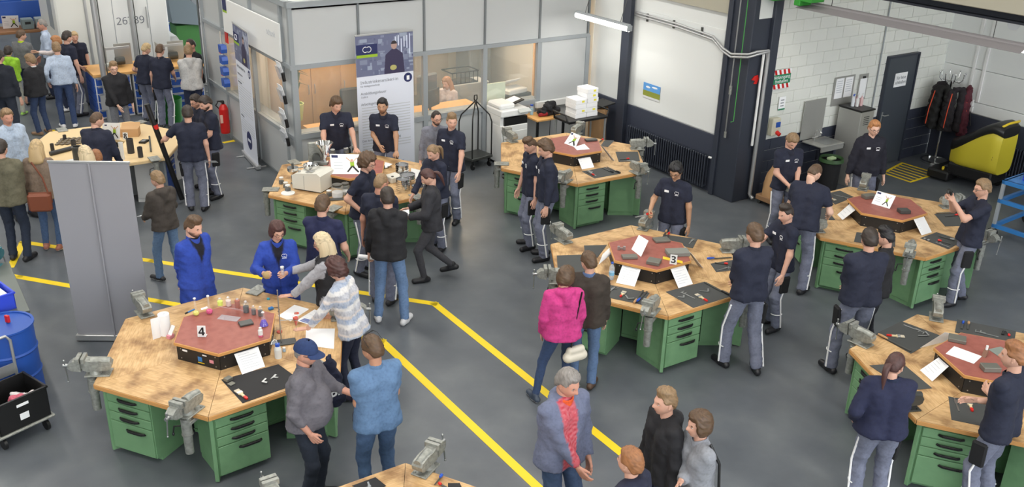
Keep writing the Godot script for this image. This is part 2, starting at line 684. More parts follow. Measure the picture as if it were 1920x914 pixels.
	bl.position = V(0, -0.07, 0)
	bt.add_child(bl)
	luminaire(V(12.12, 3.38, -8.2), 3.6, 1.3, "long grey reflector lamp hung under the dark runway beam", "", 0.34, "reflector_grey")


# ------------------------------------------------------------------ office built into the hall
func build_office() -> void:
	# front wall z = -14.7, side wall x = 5.62; panels above 2.12 m, windows from 1.0 to 2.1 m
	var wf := struct("wall_office", G.new().bx(V(11.05, 1.55, -14.76), V(1.14, 3.1, 0.06)), "office_panel")
	var bays := [5.62, 6.80, 8.04, 9.28, 10.49]
	for i in 4:
		var a: float = bays[i]
		var b: float = bays[i + 1]
		obj("panel", G.new().bx(V((a + b) / 2, 2.64, -14.75), V(b - a - 0.02, 1.0, 0.05), 0.004), "office_panel", wf)
		obj("panel", G.new().bx(V((a + b) / 2, 0.5, -14.75), V(b - a - 0.02, 0.94, 0.05), 0.004), "office_panel", wf)
	obj("panel", G.new().bx(V(11.05, 2.64, -14.73), V(1.10, 1.0, 0.05), 0.004), "office_panel", wf)
	obj("panel", G.new().bx(V(11.05, 1.06, -14.73), V(1.10, 2.06, 0.05), 0.004), "office_panel", wf)
	for x in [5.64, 6.80, 8.04, 9.28, 10.49, 11.64]:
		obj("mullion", G.new().bx(V(x, 2.63, -14.72), V(0.035, 1.02, 0.05)), "office_frame_dark", wf)
		obj("mullion", G.new().bx(V(x, 1.06, -14.715), V(0.09, 2.12, 0.07)), "office_frame", wf)
	obj("rail", G.new().bx(V(8.62, 2.13, -14.715), V(6.1, 0.07, 0.062)), "office_frame", wf)
	obj("rail", G.new().bx(V(8.08, 0.965, -14.715), V(4.9, 0.09, 0.062)), "office_frame", wf)
	obj("rail", G.new().bx(V(8.62, 3.13, -14.73), V(6.1, 0.09, 0.12)), "office_frame", wf)
	obj("rail", G.new().bx(V(8.62, 0.03, -14.715), V(6.1, 0.06, 0.05)), "office_frame_dark", wf)
	obj("cable_duct", G.new().bx(V(11.0, 0.90, -14.66), V(1.15, 0.12, 0.07), 0.005), "white_plastic", wf)
	for i in 4:
		var a: float = bays[i]
		var b: float = bays[i + 1]
		var w := struct("window_%d" % (i + 1), G.new().bx(V((a + b) / 2, 1.555, -14.74), V(b - a - 0.08, 1.10, 0.008)), "clear_glass")
		w.set_meta("label", "office front window pane")
	struct("trim_window_ledge", G.new().bx(V(8.08, 1.0, -14.84), V(4.9, 0.03, 0.22)), "office_frame")
	# side wall
	var ws := struct("wall_office_side", G.new().bx(V(5.66, 2.64, -17.1), V(0.05, 1.0, 4.7)), "office_panel")
	for s in [[-14.72, -15.10], [-15.10, -16.55], [-16.55, -18.2], [-18.2, -19.4]]:
		var za: float = s[0]
		var zb: float = s[1]
		obj("panel", G.new().bx(V(5.64, 0.47, (za + zb) / 2), V(0.05, 0.90, za - zb - 0.02), 0.004), "office_panel", ws)
	obj("panel", G.new().bx(V(5.64, 1.5, -14.91), V(0.05, 1.24, 0.36), 0.004), "office_panel", ws)
	obj("panel", G.new().bx(V(5.64, 1.5, -18.9), V(0.05, 1.24, 1.0), 0.004), "office_panel", ws)
	for z in [-14.72, -15.10, -16.55, -18.2, -19.4]:
		obj("mullion", G.new().bx(V(5.62, 1.56, z), V(0.07, 3.12, 0.07)), "office_frame", ws)
	for y in [2.13, 0.92]:
		obj("rail", G.new().bx(V(5.62, y, -17.05), V(0.062, 0.07, 4.7)), "office_frame", ws)
	obj("rail", G.new().bx(V(5.63, 3.13, -17.05), V(0.12, 0.09, 4.7)), "office_frame", ws)
	obj("rail", G.new().bx(V(5.62, 0.03, -17.05), V(0.06, 0.06, 4.7)), "office_frame_dark", ws)
	struct("window_5", G.new().bx(V(5.65, 1.52, -15.82), V(0.008, 1.14, 1.38)), "clear_glass")
	struct("window_6", G.new().bx(V(5.65, 1.52, -17.4), V(0.008, 1.14, 1.58)), "clear_glass")
	struct("trim_side_ledge", G.new().bx(V(5.76, 0.94, -16.65), V(0.2, 0.03, 3.1)), "office_frame")
	# inner shell
	struct("floor_office", G.new().bx(V(8.75, 0.01, -17.1), V(6.1, 0.02, 4.6)), mat("office_carpet", C(112, 112, 110), 0.9))
	struct("ceiling_office", G.new().bx(V(8.75, 3.08, -17.1), V(6.2, 0.06, 4.75)), "ceiling_paint")
	struct("wall_office_back", G.new().bx(V(8.75, 1.55, -19.45), V(6.3, 3.1, 0.1)), mat("office_inner", C(226, 222, 210), 0.8))
	struct("wall_office_end", G.new().bx(V(11.85, 1.55, -17.1), V(0.1, 3.1, 4.7)), "office_inner")
	struct("wall_office_inner", G.new().bx(V(7.95, 1.55, -18.0), V(0.08, 3.1, 2.9)), "office_inner")
	for x in [6.9, 9.9]:
		var t := thing("office_lamp", "square panel lamp in the office ceiling", "lamp", V(x, 3.04, -16.6), 0.0, "office ceiling lamps")
		obj("frame", G.new().bx(V(0, 0, 0), V(0.66, 0.03, 1.26), 0.004), "white_plastic", t)
		obj("light_panel", G.new().bx(V(0, -0.018, 0), V(0.6, 0.006, 1.2)), "lamp_tube", t)
		var l := AreaLight3D.new()
		l.name = "lamp_light"
		l.area_size = Vector2(0.6, 1.2)
		l.light_energy = 11.0
		l.light_color = Color(1.0, 0.90, 0.76)
		l.area_range = 40.0
		l.area_attenuation = 2.0
		l.shadow_enabled = true
		l.rotation_degrees = Vector3(-90, 0, 0)
		l.position = V(0, -0.03, 0)
		t.add_child(l)
	# birch wardrobe seen through the first window
	var wd := thing("wardrobe", "tall birch wardrobe behind the front window of the office", "wardrobe", V(7.0, 0.02, -16.95))
	obj("carcass", G.new().bx(V(0, 1.05, 0), V(1.80, 2.1, 0.55)), "birch", wd)
	for i in 3:
		var d := obj("door", G.new().bx(V(-0.6 + i * 0.6, 1.06, 0.285), V(0.585, 2.0, 0.02), 0.004), "birch", wd)
		obj("handle", G.new().tube([V(-0.6 + i * 0.6 + (0.24 if i == 0 else -0.24 if i == 1 else -0.24), 1.10, 0.3), V(-0.6 + i * 0.6 + (0.24 if i == 0 else -0.24), 1.12, 0.325), V(-0.6 + i * 0.6 + (0.24 if i == 0 else -0.24), 1.26, 0.325), V(-0.6 + i * 0.6 + (0.24 if i == 0 else -0.24), 1.28, 0.3)], 0.007, 6), "steel", d)
	var ds := thing("desk", "pale wooden desk under the office window beside the wardrobe", "desk", V(7.0, 0.02, -15.2))
	obj("desk_top", G.new().bx(V(0, 0.86, 0), V(1.9, 0.03, 0.7), 0.005), "birch", ds)
	for s in [-1, 1]:
		obj("leg", G.new().bx(V(s * 0.9, 0.42, 0), V(0.05, 0.84, 0.6)), "office_frame_dark", ds)
	var ch := thing("office_chair", "black swivel chair behind the banner's office window", "chair", V(7.25, 0.02, -15.85))
	obj("seat", G.new().bx(V(0, 0.5, 0), V(0.5, 0.09, 0.48), 0.03), "dark_rubber", ch)
	obj("backrest", G.new().bx(V(0, 0.98, -0.22), V(0.48, 0.62, 0.08), 0.03), "dark_rubber", ch)
	obj("pillar", G.new().cyl(V(0, 0.08, 0), V(0, 0.46, 0), 0.03), "steel", ch)
	obj("base", G.new().bx(V(0, 0.06, 0), V(0.55, 0.05, 0.07)).bx(V(0, 0.06, 0), V(0.07, 0.05, 0.55)), "black_plastic", ch)
	# the clerk's desk
	var d2 := thing("desk", "clerk's desk with rounded end behind the middle office window", "desk", V(8.75, 0.02, -15.35))
	obj("desk_top", G.new().bx(V(0, 0.86, 0), V(1.5, 0.03, 0.75), 0.005), "birch", d2)
	for s in [-1, 1]:
		obj("leg", G.new().bx(V(s * 0.7, 0.42, 0), V(0.05, 0.84, 0.6)), "office_frame_dark", d2)
	var mo := thing("monitor", "black flat monitor seen from behind on the clerk's desk", "monitor", V(8.42, 0.895, -15.16), 0.5)
	obj("back_shell", G.new().bx(V(0, 0.27, 0), V(0.52, 0.32, 0.04), 0.012), "black_plastic", mo)
	obj("foot", G.new().bx(V(0, 0.01, -0.02), V(0.24, 0.018, 0.18), 0.004).bx(V(0, 0.08, -0.03), V(0.05, 0.14, 0.02)), "black_plastic", mo)
	var c2 := thing("office_chair", "grey swivel chair under the seated clerk", "chair", V(8.98, 0.02, -16.05), 0.2)
	obj("seat", G.new().bx(V(0, 0.5, 0), V(0.5, 0.09, 0.48), 0.03), mat("grey_cloth", C(110, 112, 112), 0.9), c2)
	obj("backrest", G.new().bx(V(0, 0.98, -0.22), V(0.5, 0.66, 0.08), 0.03), "grey_cloth", c2)
	obj("pillar", G.new().cyl(V(0, 0.08, 0), V(0, 0.46, 0), 0.03), "steel", c2)
	obj("base", G.new().bx(V(0, 0.06, 0), V(0.55, 0.05, 0.07)).bx(V(0, 0.06, 0), V(0.07, 0.05, 0.55)), "black_plastic", c2)
	var c3 := thing("wire_basket", "black wire basket on the cupboard behind the clerk", "basket", V(9.98, 0.955, -16.75))
	for i in 7:
		obj("wire", G.new().bx(V(-0.3 + i * 0.1, 0.12, 0.2), V(0.012, 0.24, 0.012)), "black_plastic", c3)
	obj("rim", G.new().bx(V(0, 0.24, 0.2), V(0.64, 0.02, 0.02)).bx(V(0, 0.24, -0.2), V(0.64, 0.02, 0.02)).bx(V(0.32, 0.24, 0), V(0.02, 0.02, 0.4)).bx(V(-0.32, 0.24, 0), V(0.02, 0.02, 0.4)), "black_plastic", c3)
	obj("base", G.new().bx(V(0, 0.01, 0), V(0.62, 0.02, 0.4)), "black_plastic", c3)
	tag(obj("low_cupboard", G.new().bx(V(10.1, 0.485, -16.75), V(0.9, 0.93, 0.45), 0.01), "office_panel"), "pale grey low cupboard behind the clerk's chair", "cupboard")
	var sh := thing("wall_shelf", "wooden shelf with a counter top at the rear of the office", "shelf", V(8.55, 0.02, -17.6))
	obj("carcass", G.new().bx(V(0, 0.55, 0), V(1.1, 1.1, 0.5)), "birch", sh)
	obj("counter", G.new().bx(V(0, 1.14, 0), V(1.2, 0.05, 0.6), 0.01), "birch", sh)
	# inner door with window, at the back
	var idr := struct("door_1", G.new().bx(V(10.75, 1.05, -19.36), V(0.9, 2.08, 0.06), 0.005), mat("door_cream", C(206, 196, 182), 0.6))
	obj("door_window", G.new().bx(V(10.62, 1.55, -19.32), V(0.36, 0.7, 0.02)), "office_frame_dark", idr)
	obj("handle", G.new().tube([V(11.05, 1.05, -19.33), V(11.05, 1.05, -19.27), V(10.92, 1.05, -19.27)], 0.011, 6), "steel", idr)
	struct("door_2", G.new().bx(V(11.25, 1.3, -15.6), V(0.5, 2.6, 0.06), 0.005), "birch")
	var p2 := thing("copier_tray", "small white scanner on a dark stand inside the office", "scanner", V(10.35, 0.86, -15.35), 0.2)
	obj("stand", G.new().bx(V(0, 0.07, 0), V(0.62, 0.14, 0.42), 0.006), "black_plastic", p2)
	obj("bed", G.new().bx(V(0, 0.19, 0), V(0.5, 0.1, 0.34), 0.02), "white_plastic", p2)
	obj("lid", G.new().box(Transform3D(Basis(Vector3.RIGHT, -0.5), V(0.05, 0.33, -0.12)), V(0.4, 0.03, 0.2), 0.01), "white_plastic", p2)
	var p3 := thing("desk", "office table carrying the small scanner", "table", V(10.3, 0.02, -15.4))
	obj("table_top", G.new().bx(V(0, 0.815, 0), V(0.9, 0.03, 0.6), 0.005), "birch", p3)
	obj("side_panel", G.new().bx(V(-0.42, 0.4, 0), V(0.04, 0.8, 0.55)).bx(V(0.42, 0.4, 0), V(0.04, 0.8, 0.55)), "birch", p3)
	tag(obj("filing_box", G.new().bx(V(9.75, 1.02, -15.05), V(0.42, 0.62, 0.05), 0.006), mat("pale_green", C(206, 216, 192), 0.5)), "pale green folder stand leaning on the office window", "folder")
	tag(obj("printer_tower", G.new().bx(V(11.0, 1.15, -17.9), V(0.55, 2.3, 0.6), 0.02), "office_frame_dark"), "tall grey office cabinet near the inner door", "cabinet")
	# office plant behind the side window
	var pl := thing("potted_palm", "thin-leaved palm in a lime pot behind the office side window", "plant", V(5.98, 0.96, -15.7))
	obj("pot", G.new().lathe([Vector2(0, 0), Vector2(0.13, 0), Vector2(0.17, 0.3), Vector2(0.15, 0.3), Vector2(0.14, 0.26), Vector2(0, 0.26)]), mat("lime_pot", C(186, 196, 110), 0.5), pl)
	var lf := mat("palm_leaf", C(96, 108, 62), 0.6)
	var rng := RandomNumberGenerator.new()
	rng.seed = 5
	for i in 34:
		var a := rng.randf() * TAU
		var up := 0.45 + rng.randf() * 0.5
		var out := 0.12 + rng.randf() * 0.3
		var o := V(cos(a) * out, 0, sin(a) * out)
		var g := G.new()
		g.rings([G.circle(V(0, 0.25, 0), V(0.008, 0, 0), V(0, 0, 0.008), 5), G.circle(o * 0.4 + V(0, 0.25 + up * 0.8, 0), V(0.012, 0, 0.006), V(0.004, 0, 0.010), 5), G.circle(o + V(0, 0.25 + up * 0.75, 0), V(0.001, 0, 0), V(0, 0, 0.001), 5)])
		obj("leaf", g, lf, pl)


# ------------------------------------------------------------------ alcove with the door
func build_alcove() -> void:
	var w := struct("wall_door", G.new().bx(V(14.7, 3.85, -10.83), V(5.4, 7.7, 0.3)), "mortar")
	# blocks: 0.19 x 0.42, white above the dark dado line at 1.0 m
	var shared := {}
	var rows := 18
	for r in rows:
		var y0 := r * 0.2
		var x := 12.14 - (0.21 if r % 2 else 0.0)
		while x < 17.24:
			var a := maxf(x, 12.14)
			var b := minf(x + 0.42, 17.24)
			x += 0.42
			var spans := [[a, b]]
			if y0 < 2.1 and b > 15.40 and a < 16.30:
				spans = []
				if a < 15.40:
					spans.append([a, 15.40])
				if b > 16.30:
					spans.append([16.30, b])
			for s in spans:
				var wd: float = s[1] - s[0] - 0.008
				if wd < 0.03:
					continue
				var key := snappedf(wd, 0.001)
				if not shared.has(key):
					shared[key] = G.new().bx(Vector3.ZERO, V(key, 0.192, 0.02), 0.004).mesh()
				obj("brick", shared[key], "wainscot" if r < 5 else "block_white", w, T(V((s[0] + s[1]) / 2, y0 + 0.1, -10.676)))
	var d := struct("door_3", G.new().bx(V(15.85, 1.045, -10.66), V(0.86, 2.09, 0.06), 0.006), "door_grey")
	obj("frame", G.new().bx(V(15.405, 1.06, -10.65), V(0.035, 2.12, 0.09)).bx(V(16.295, 1.06, -10.65), V(0.035, 2.12, 0.09)).bx(V(15.85, 2.115, -10.65), V(0.92, 0.035, 0.09)), "steel_column", d)
	obj("handle", G.new().tube([V(15.50, 1.02, -10.62), V(15.50, 1.02, -10.57), V(15.62, 1.02, -10.57)], 0.012, 6).bx(V(15.50, 0.98, -10.625), V(0.035, 0.2, 0.012), 0.003), "steel", d)
	var sg := obj("notice", G.new().bx(V(15.86, 1.66, -10.622), V(0.36, 0.26, 0.006)), "paper", d)
	obj("lettering", letters("Tür leise", 0.055), "grey_print", sg, Transform3D(Basis(), V(15.86, 1.70, -10.616)))
	obj("lettering", letters("schließen", 0.055), "grey_print", sg, Transform3D(Basis(), V(15.86, 1.61, -10.616)))
	# right wall of the alcove: long horizontal panels
	var rw := struct("wall_alcove", G.new().bx(V(17.235, 0.5, -6.6), V(0.05, 1.0, 8.1)), "wainscot")
	for s in [[1.02, 1.23], [1.24, 1.84], [1.85, 2.45], [2.46, 3.06], [3.07, 3.67]]:
		var ya: float = s[0]
		var yb: float = s[1]
		obj("panel", G.new().bx(V(17.232, (ya + yb) / 2, -6.6), V(0.05, yb - ya, 8.1), 0.006), "wall_white", rw)
	obj("cable", G.new().cyl(V(15.18, 1.0, -10.645), V(15.18, 3.6, -10.645), 0.014, -1, 6), "office_frame", w)
	var gt := obj("crane_trolley", G.new().bx(V(11.98, 3.56, -10.12), V(0.30, 0.14, 0.95), 0.01).bx(V(11.98, 3.46, -10.4), V(0.34, 0.08, 0.12), 0.01).bx(V(11.98, 3.46, -9.9), V(0.34, 0.08, 0.12), 0.01), mat("crane_green", C(52, 150, 52), 0.45))
	tag(gt, "green crane trolley at the head of the great column", "crane trolley")
	var vp := thing("vent_pipe", "short silver flanged pipe end below the runway beam", "pipe", V(12.50, 3.60, -6.88), 0.6)
	obj("pipe", G.new().cyl(V(0, 0, 0), V(1.4, -0.02, 0.0), 0.05, -1, 18), "aluminium", vp)
	obj("flange", G.new().cyl(V(-0.03, 0, 0), V(0, 0, 0), 0.075, -1, 20), "aluminium", vp)
	obj("trunking", G.new().bx(V(17.19, 2.2, -10.03), V(0.03, 1.9, 0.05)), "white_plastic", rw)
	obj("trunking", G.new().bx(V(17.19, 2.45, -9.82), V(0.03, 2.4, 0.05)), "white_plastic", rw)
	obj("socket", G.new().bx(V(17.18, 1.22, -9.93), V(0.05, 0.12, 0.1), 0.006).bx(V(17.17, 1.10, -9.90), V(0.04, 0.1, 0.08), 0.006), "white_plastic", rw)
	obj("cable", G.new().tube([V(17.16, 1.05, -9.9), V(17.14, 0.95, -9.86), V(17.10, 0.8, -9.8)], 0.012, 6), "black_plastic", rw)


# ------------------------------------------------------------------ hexagonal vise benches
const BR := 1.34
const TOP := 0.80
var bench_proto: Node3D
var bench_no_vise: Node3D


# a vise on its lift tube: jaws point to +z, y = 0 on the worktop, origin over the bench edge
func vise_part(parent: Node3D, at: Transform3D, bare := false) -> Node3D:
	var v := Node3D.new()
	v.name = "vise"
	v.transform = at
	parent.add_child(v, true)
	if not shared_g.has("vise"):
		var d := {}
		d.base_plate = G.new().bx(V(0, 0.008, -0.03), V(0.15, 0.016, 0.24), 0.004).cyl(V(0, 0.01, 0.0), V(0, 0.06, 0.0), 0.065, 0.05, 16).bx(V(-0.055, 0.02, -0.12), V(0.02, 0.012, 0.02)).bx(V(0.055, 0.02, -0.12), V(0.02, 0.012, 0.02)).mesh()
		var g := G.new()
		g.slab(PV([-0.16, 0.075, -0.13, 0.055, 0.06, 0.05, 0.10, 0.07, 0.10, 0.16, 0.07, 0.175, 0.02, 0.16, -0.06, 0.165, -0.15, 0.15, -0.17, 0.12]), -0.05, 0.05, Transform3D(Basis(Vector3.UP, -PI / 2), Vector3.ZERO))
		g.bx(V(0, 0.178, 0.085), V(0.14, 0.055, 0.035), 0.004)
		g.cyl(V(0, 0.14, -0.16), V(0, 0.14, 0.02), 0.034, 0.05, 14)
		d.body = g.mesh()
		g = G.new()
		g.bx(V(0, 0.178, 0.135), V(0.14, 0.055, 0.04), 0.004)
		g.slab(PV([0.12, 0.05, 0.20, 0.06, 0.235, 0.09, 0.235, 0.13, 0.19, 0.165, 0.12, 0.165]), -0.045, 0.045, Transform3D(Basis(Vector3.UP, -PI / 2), Vector3.ZERO))
		g.bx(V(0, 0.10, 0.06), V(0.055, 0.06, 0.34), 0.006)
		d.moving_jaw = g.mesh()
		g = G.new()
		g.cyl(V(0, 0.105, 0.22), V(0, 0.105, 0.285), 0.018, -1, 12)
		d.spindle = g.mesh()
		g = G.new()
		g.cyl(V(0.01, 0.16, 0.27), V(-0.015, -0.08, 0.27), 0.007, -1, 8).ball(V(0.01, 0.165, 0.27), Vector3.ONE * 0.011, 8).ball(V(-0.015, -0.085, 0.27), Vector3.ONE * 0.011, 8)
		d.handle = g.mesh()
		g = G.new()
		g.cyl(V(0, -0.02, 0.04), V(0, -0.19, 0.04), 0.05, 0.047, 16).cyl(V(0, -0.19, 0.04), V(0, -0.40, 0.04), 0.043, 0.04, 16).cyl(V(0, -0.185, 0.04), V(0, -0.2, 0.04), 0.053, -1, 16).bx(V(0, -0.07, -0.01), V(0.11, 0.04, 0.12), 0.005)
		d.lift_tube = g.mesh()
		g = G.new()
		g.tube([V(-0.05, -0.11, 0.06), V(-0.11, -0.12, 0.08), V(-0.12, -0.19, 0.09)], 0.008, 6).ball(V(-0.12, -0.2, 0.09), Vector3(0.014, 0.02, 0.014), 8)
		d.crank = g.mesh()
		shared_g.vise = d
	var d2: Dictionary = shared_g.vise
	if bare:
		obj("base_plate", G.new().bx(V(0, 0.008, -0.03), V(0.16, 0.016, 0.24), 0.004).cyl(V(0, 0.016, -0.02), V(0, 0.018, -0.02), 0.03), "vise_iron", v)
		obj("lift_tube", d2.lift_tube, "vise_iron", v)
		obj("crank", d2.crank, "black_plastic", v)
		v.name = "vise_mount"
		return v
	obj("base_plate", d2.base_plate, "vise_iron", v)
	obj("body", d2.body, "vise_iron", v)
	obj("moving_jaw", d2.moving_jaw, "vise_iron", v)
	obj("spindle", d2.spindle, "steel", v)
	obj("handle", d2.handle, "steel", v)
	obj("lift_tube", d2.lift_tube, "vise_iron", v)
	obj("crank", d2.crank, "black_plastic", v)
	return v


var shared_g := {}


# one of six sides: +z outward, origin at the bench axis on the floor
func bench_side(bench: Node3D, k: int, with_vise: int, platform: bool) -> void:
	var ap := BR * 0.8660254
	var turn := Transform3D(Basis(Vector3.UP, k * PI / 3.0), Vector3.ZERO)
	if not shared_g.has("side"):
		var d := {}
		var g := G.new()
		var ri := 0.30
		var gap := 0.0022
		# wedge of worktop with a chamfered outer edge
		var ro := BR
		var outer := ro / 2.0
		var inner := ri / 2.0
		g.prism(PV([-outer + gap, ap, outer - gap, ap, inner - gap, ri * 0.866, -inner + gap, ri * 0.866]), TOP - 0.05, TOP)
		d.top = g.mesh()
		d.edge = G.new().bx(V(0, TOP - 0.028, ap + 0.003), V(BR - 0.006, 0.044, 0.008), 0.003).mesh()
		var face_z := ap - 0.06
		# cabinet carcass at the side's own left end (seen from outside): x from -0.60 to -0.08
		d.carcass = G.new().bx(V(-0.34, 0.40, face_z - 0.26), V(0.52, 0.68, 0.49), 0.004).bx(V(-0.34, 0.03, face_z - 0.30), V(0.50, 0.06, 0.42)).mesh()
		var fronts := [[0.655, 0.10], [0.55, 0.10], [0.445, 0.10], [0.23, 0.32]]
		for i in 4:
			d["front%d" % i] = G.new().bx(V(-0.34, fronts[i][0], face_z - 0.008), V(0.505, fronts[i][1] - 0.005, 0.02), 0.004).mesh()
		g = G.new()
		var pts := []
		for i in 7:
			var f := -1.0 + i / 3.0
			pts.append(V(f * 0.11, 0.006 * (1.0 - f * f), 0.012 + 0.026 * (1.0 - f * f * f * f)))
		for i in 6:
			var a: Vector3 = pts[i]
			var b: Vector3 = pts[i + 1]
			g.box(Transform3D(Basis(Vector3.UP, -atan2(b.z - a.z, b.x - a.x)), (a + b) / 2), V(a.distance_to(b) + 0.004, 0.026, 0.014), 0.004)
		g.bx(V(0, -0.004, 0.008), V(0.235, 0.014, 0.012), 0.003)
		d.handle = g.mesh()
		d.tag = G.new().bx(Vector3.ZERO, V(0.07, 0.014, 0.003)).mesh()
		# recessed panel of the knee space, radial end panel at the corner
		d.recess = G.new().bx(V(0.26, 0.38, 0.52), V(0.70, 0.70, 0.02)).bx(V(0.26, 0.07, 0.535), V(0.70, 0.012, 0.012)).mesh()
		d.post = G.new().box(Transform3D(Basis(Vector3.UP, PI / 6.0), V(0.48, 0.385, 0.83)), V(0.04, 0.73, 0.62), 0.004).mesh()
		d.side_line = G.new().bx(V(-0.082, 0.4, face_z - 0.26), V(0.004, 0.6, 0.40)).mesh()
		# raised middle: black board with screws, red top edged with beech
		var pr := 0.545
		var pa := pr * 0.866
		d.plat_side = G.new().bx(V(0, TOP + 0.0825, pa - 0.03), V(pr - 0.03, 0.165, 0.02)).mesh()
		d.plat_edge = G.new().bx(V(0, TOP + 0.182, pa - 0.004), V(pr, 0.034, 0.012), 0.003).mesh()
		d.screw = G.new().cyl(V(0, 0, pa - 0.021), V(0, 0, pa - 0.017), 0.007, -1, 8).mesh()
		shared_g.side = d
	var d: Dictionary = shared_g.side
	obj("worktop_board", d.top, "beech_top", bench, turn)
	obj("edge_band", d.edge, "beech_edge", bench, turn)
	var cab := obj("drawer_cabinet", d.carcass, "green_paint", bench, turn)
	for i in 4:
		var dr := obj("drawer", d["front%d" % i], "green_paint", cab)
		obj("handle", d.handle, "black_plastic", cab, T(V(-0.34 + (0.06 if i == 3 else 0.0), [0.66, 0.555, 0.45, 0.33][i], BR * 0.866 - 0.06 + 0.002)))
	obj("label_holder", d.tag, "yellow_paint", cab, T(V(-0.28, 0.727, BR * 0.866 - 0.055)))
	obj("knee_panel", d.recess, "green_paint", bench, turn)
	obj("end_panel", d.post, "green_paint", bench, turn)
	if platform:
		obj("riser", d.plat_side, "black_board", bench, turn)
		obj("riser_edge", d.plat_edge, "beech_edge", bench, turn)
		for sx in [-0.21, 0.21]:
			for sy in [0.03, 0.135]:
				obj("screw", d.screw, "steel", bench, turn * T(V(sx, TOP + sy, 0)))
	if with_vise > 0:
		vise_part(bench, turn * T(V(BR / 2 - 0.20, TOP, ap + 0.03)), with_vise == 2)


func make_bench(platform: bool, sides: Array) -> Node3D:
	var b := Node3D.new()
	for k in 6:
		bench_side(b, k, sides[k], platform)
	if platform:
		var poly := PackedVector2Array()
		for k in 6:
			poly.append(Vector2(0.535 * cos(k * PI / 3), 0.535 * sin(k * PI / 3)))
		obj("riser_top", G.new().prism(poly, TOP + 0.165, TOP + 0.2), "red_lino", b)
	return b


func place_bench(x: float, z: float, deg: float, label: String, platform := true, sides := [1, 1, 1, 1, 1, 1]) -> Node3D:
	var b := make_bench(platform, sides)
	b.name = numbered("hexagonal_workbench")
	add_child(b, true)
	b.position = V(x, 0, z)
	b.rotation.y = deg_to_rad(deg)
	tag(b, label, "workbench", "hexagonal vise benches")
	return b


var benches := {}


func build_benches() -> void:
	benches.T4 = place_bench(2.47, -8.824, 4.2, "green hexagonal workbench carrying the number 4 sign and the flasks", true, [1, 1, 2, 1, 1, 1])
	benches.T3 = place_bench(7.553, -8.08, -1.1, "green hexagonal workbench carrying the number 3 sign")
	benches.Tc = place_bench(9.334, -12.053, -2.9, "green hexagonal workbench nearest the wall radiator and the copier", true, [1, 1, 1, 1, 2, 1])
	benches.Td = place_bench(11.557, -7.581, -0.9, "green hexagonal workbench with a young man photographing over it")
	benches.Te = place_bench(8.799, -4.278, 5.1, "green hexagonal workbench beside the woman with the braided ponytail")
	benches.Tb = place_bench(5.734, -12.807, 0.5, "green hexagonal workbench carrying the cream machine and sieves", true, [2, 2, 2, 2, 2, 2])
	benches.Tf = place_bench(2.42, -4.91, 0.0, "hexagonal workbench of which only one corner shows, at the picture's lower edge")
	benches.T8 = place_bench(2.94, -16.36, 0.0, "pale hexagonal workbench carrying the number 8 sign and carbon tubes", false, [2, 2, 2, 2, 2, 2])
	# the pale bench has blue drawers under a clean birch top
	for c in benches.T8.get_children():
		var nm := str(c.name)
		if nm.begins_with("worktop") or nm.begins_with("edge"):
			c.material_override = mat("pale_birch", C(226, 198, 150), 0.5)
		elif nm.begins_with("drawer"):
			c.material_override = mats["white_plastic"]
			for d in c.get_children():
				if str(d.name).begins_with("drawer"):
					d.material_override = mats["blue_paint"]
				elif str(d.name).begins_with("handle"):
					d.material_override = mats["aluminium"]
		elif nm.begins_with("knee") or nm.begins_with("end"):
			c.material_override = mats["office_frame"]
	# one vise of the ponytail bench is old and dark
	var vs: Array = benches.Te.get_children().filter(func(c): return str(c.name).begins_with("vise"))
	for c in vs[4].get_children():
		if not str(c.name) in ["spindle", "handle", "crank"]:
			c.material_override = mats["vise_dark"]


# ------------------------------------------------------------------ small things on the benches
# four corners in order, thickened along the upward normal
func quad_slab(pts: Array, th: float) -> G:
	var nn: Vector3 = (pts[1] - pts[0]).cross(pts[2] - pts[0]).normalized()
	if nn.y < 0.0:
		nn = -nn
	var g := G.new()
	var q := []
	for p in pts:
		q.append(p + nn * th)
	g.quad(q[0], q[1], q[2], q[3], nn)
	g.quad(pts[0], pts[1], pts[2], pts[3], -nn)
	var mid: Vector3 = (pts[0] + pts[1] + pts[2] + pts[3]) / 4.0
	for i in 4:
		var j := (i + 1) % 4
		var o: Vector3 = ((pts[i] + pts[j]) / 2.0 - mid)
		g.quad(pts[i], pts[j], q[j], q[i], (o - nn * o.dot(nn)).normalized())
	return g


func flat(called: String, pts: Array, th: float, material: Variant, label: String, category: String, group := "") -> MeshInstance3D:
	var o := obj(called, quad_slab(pts, th), material)
	tag(o, label, category, group)
	return o


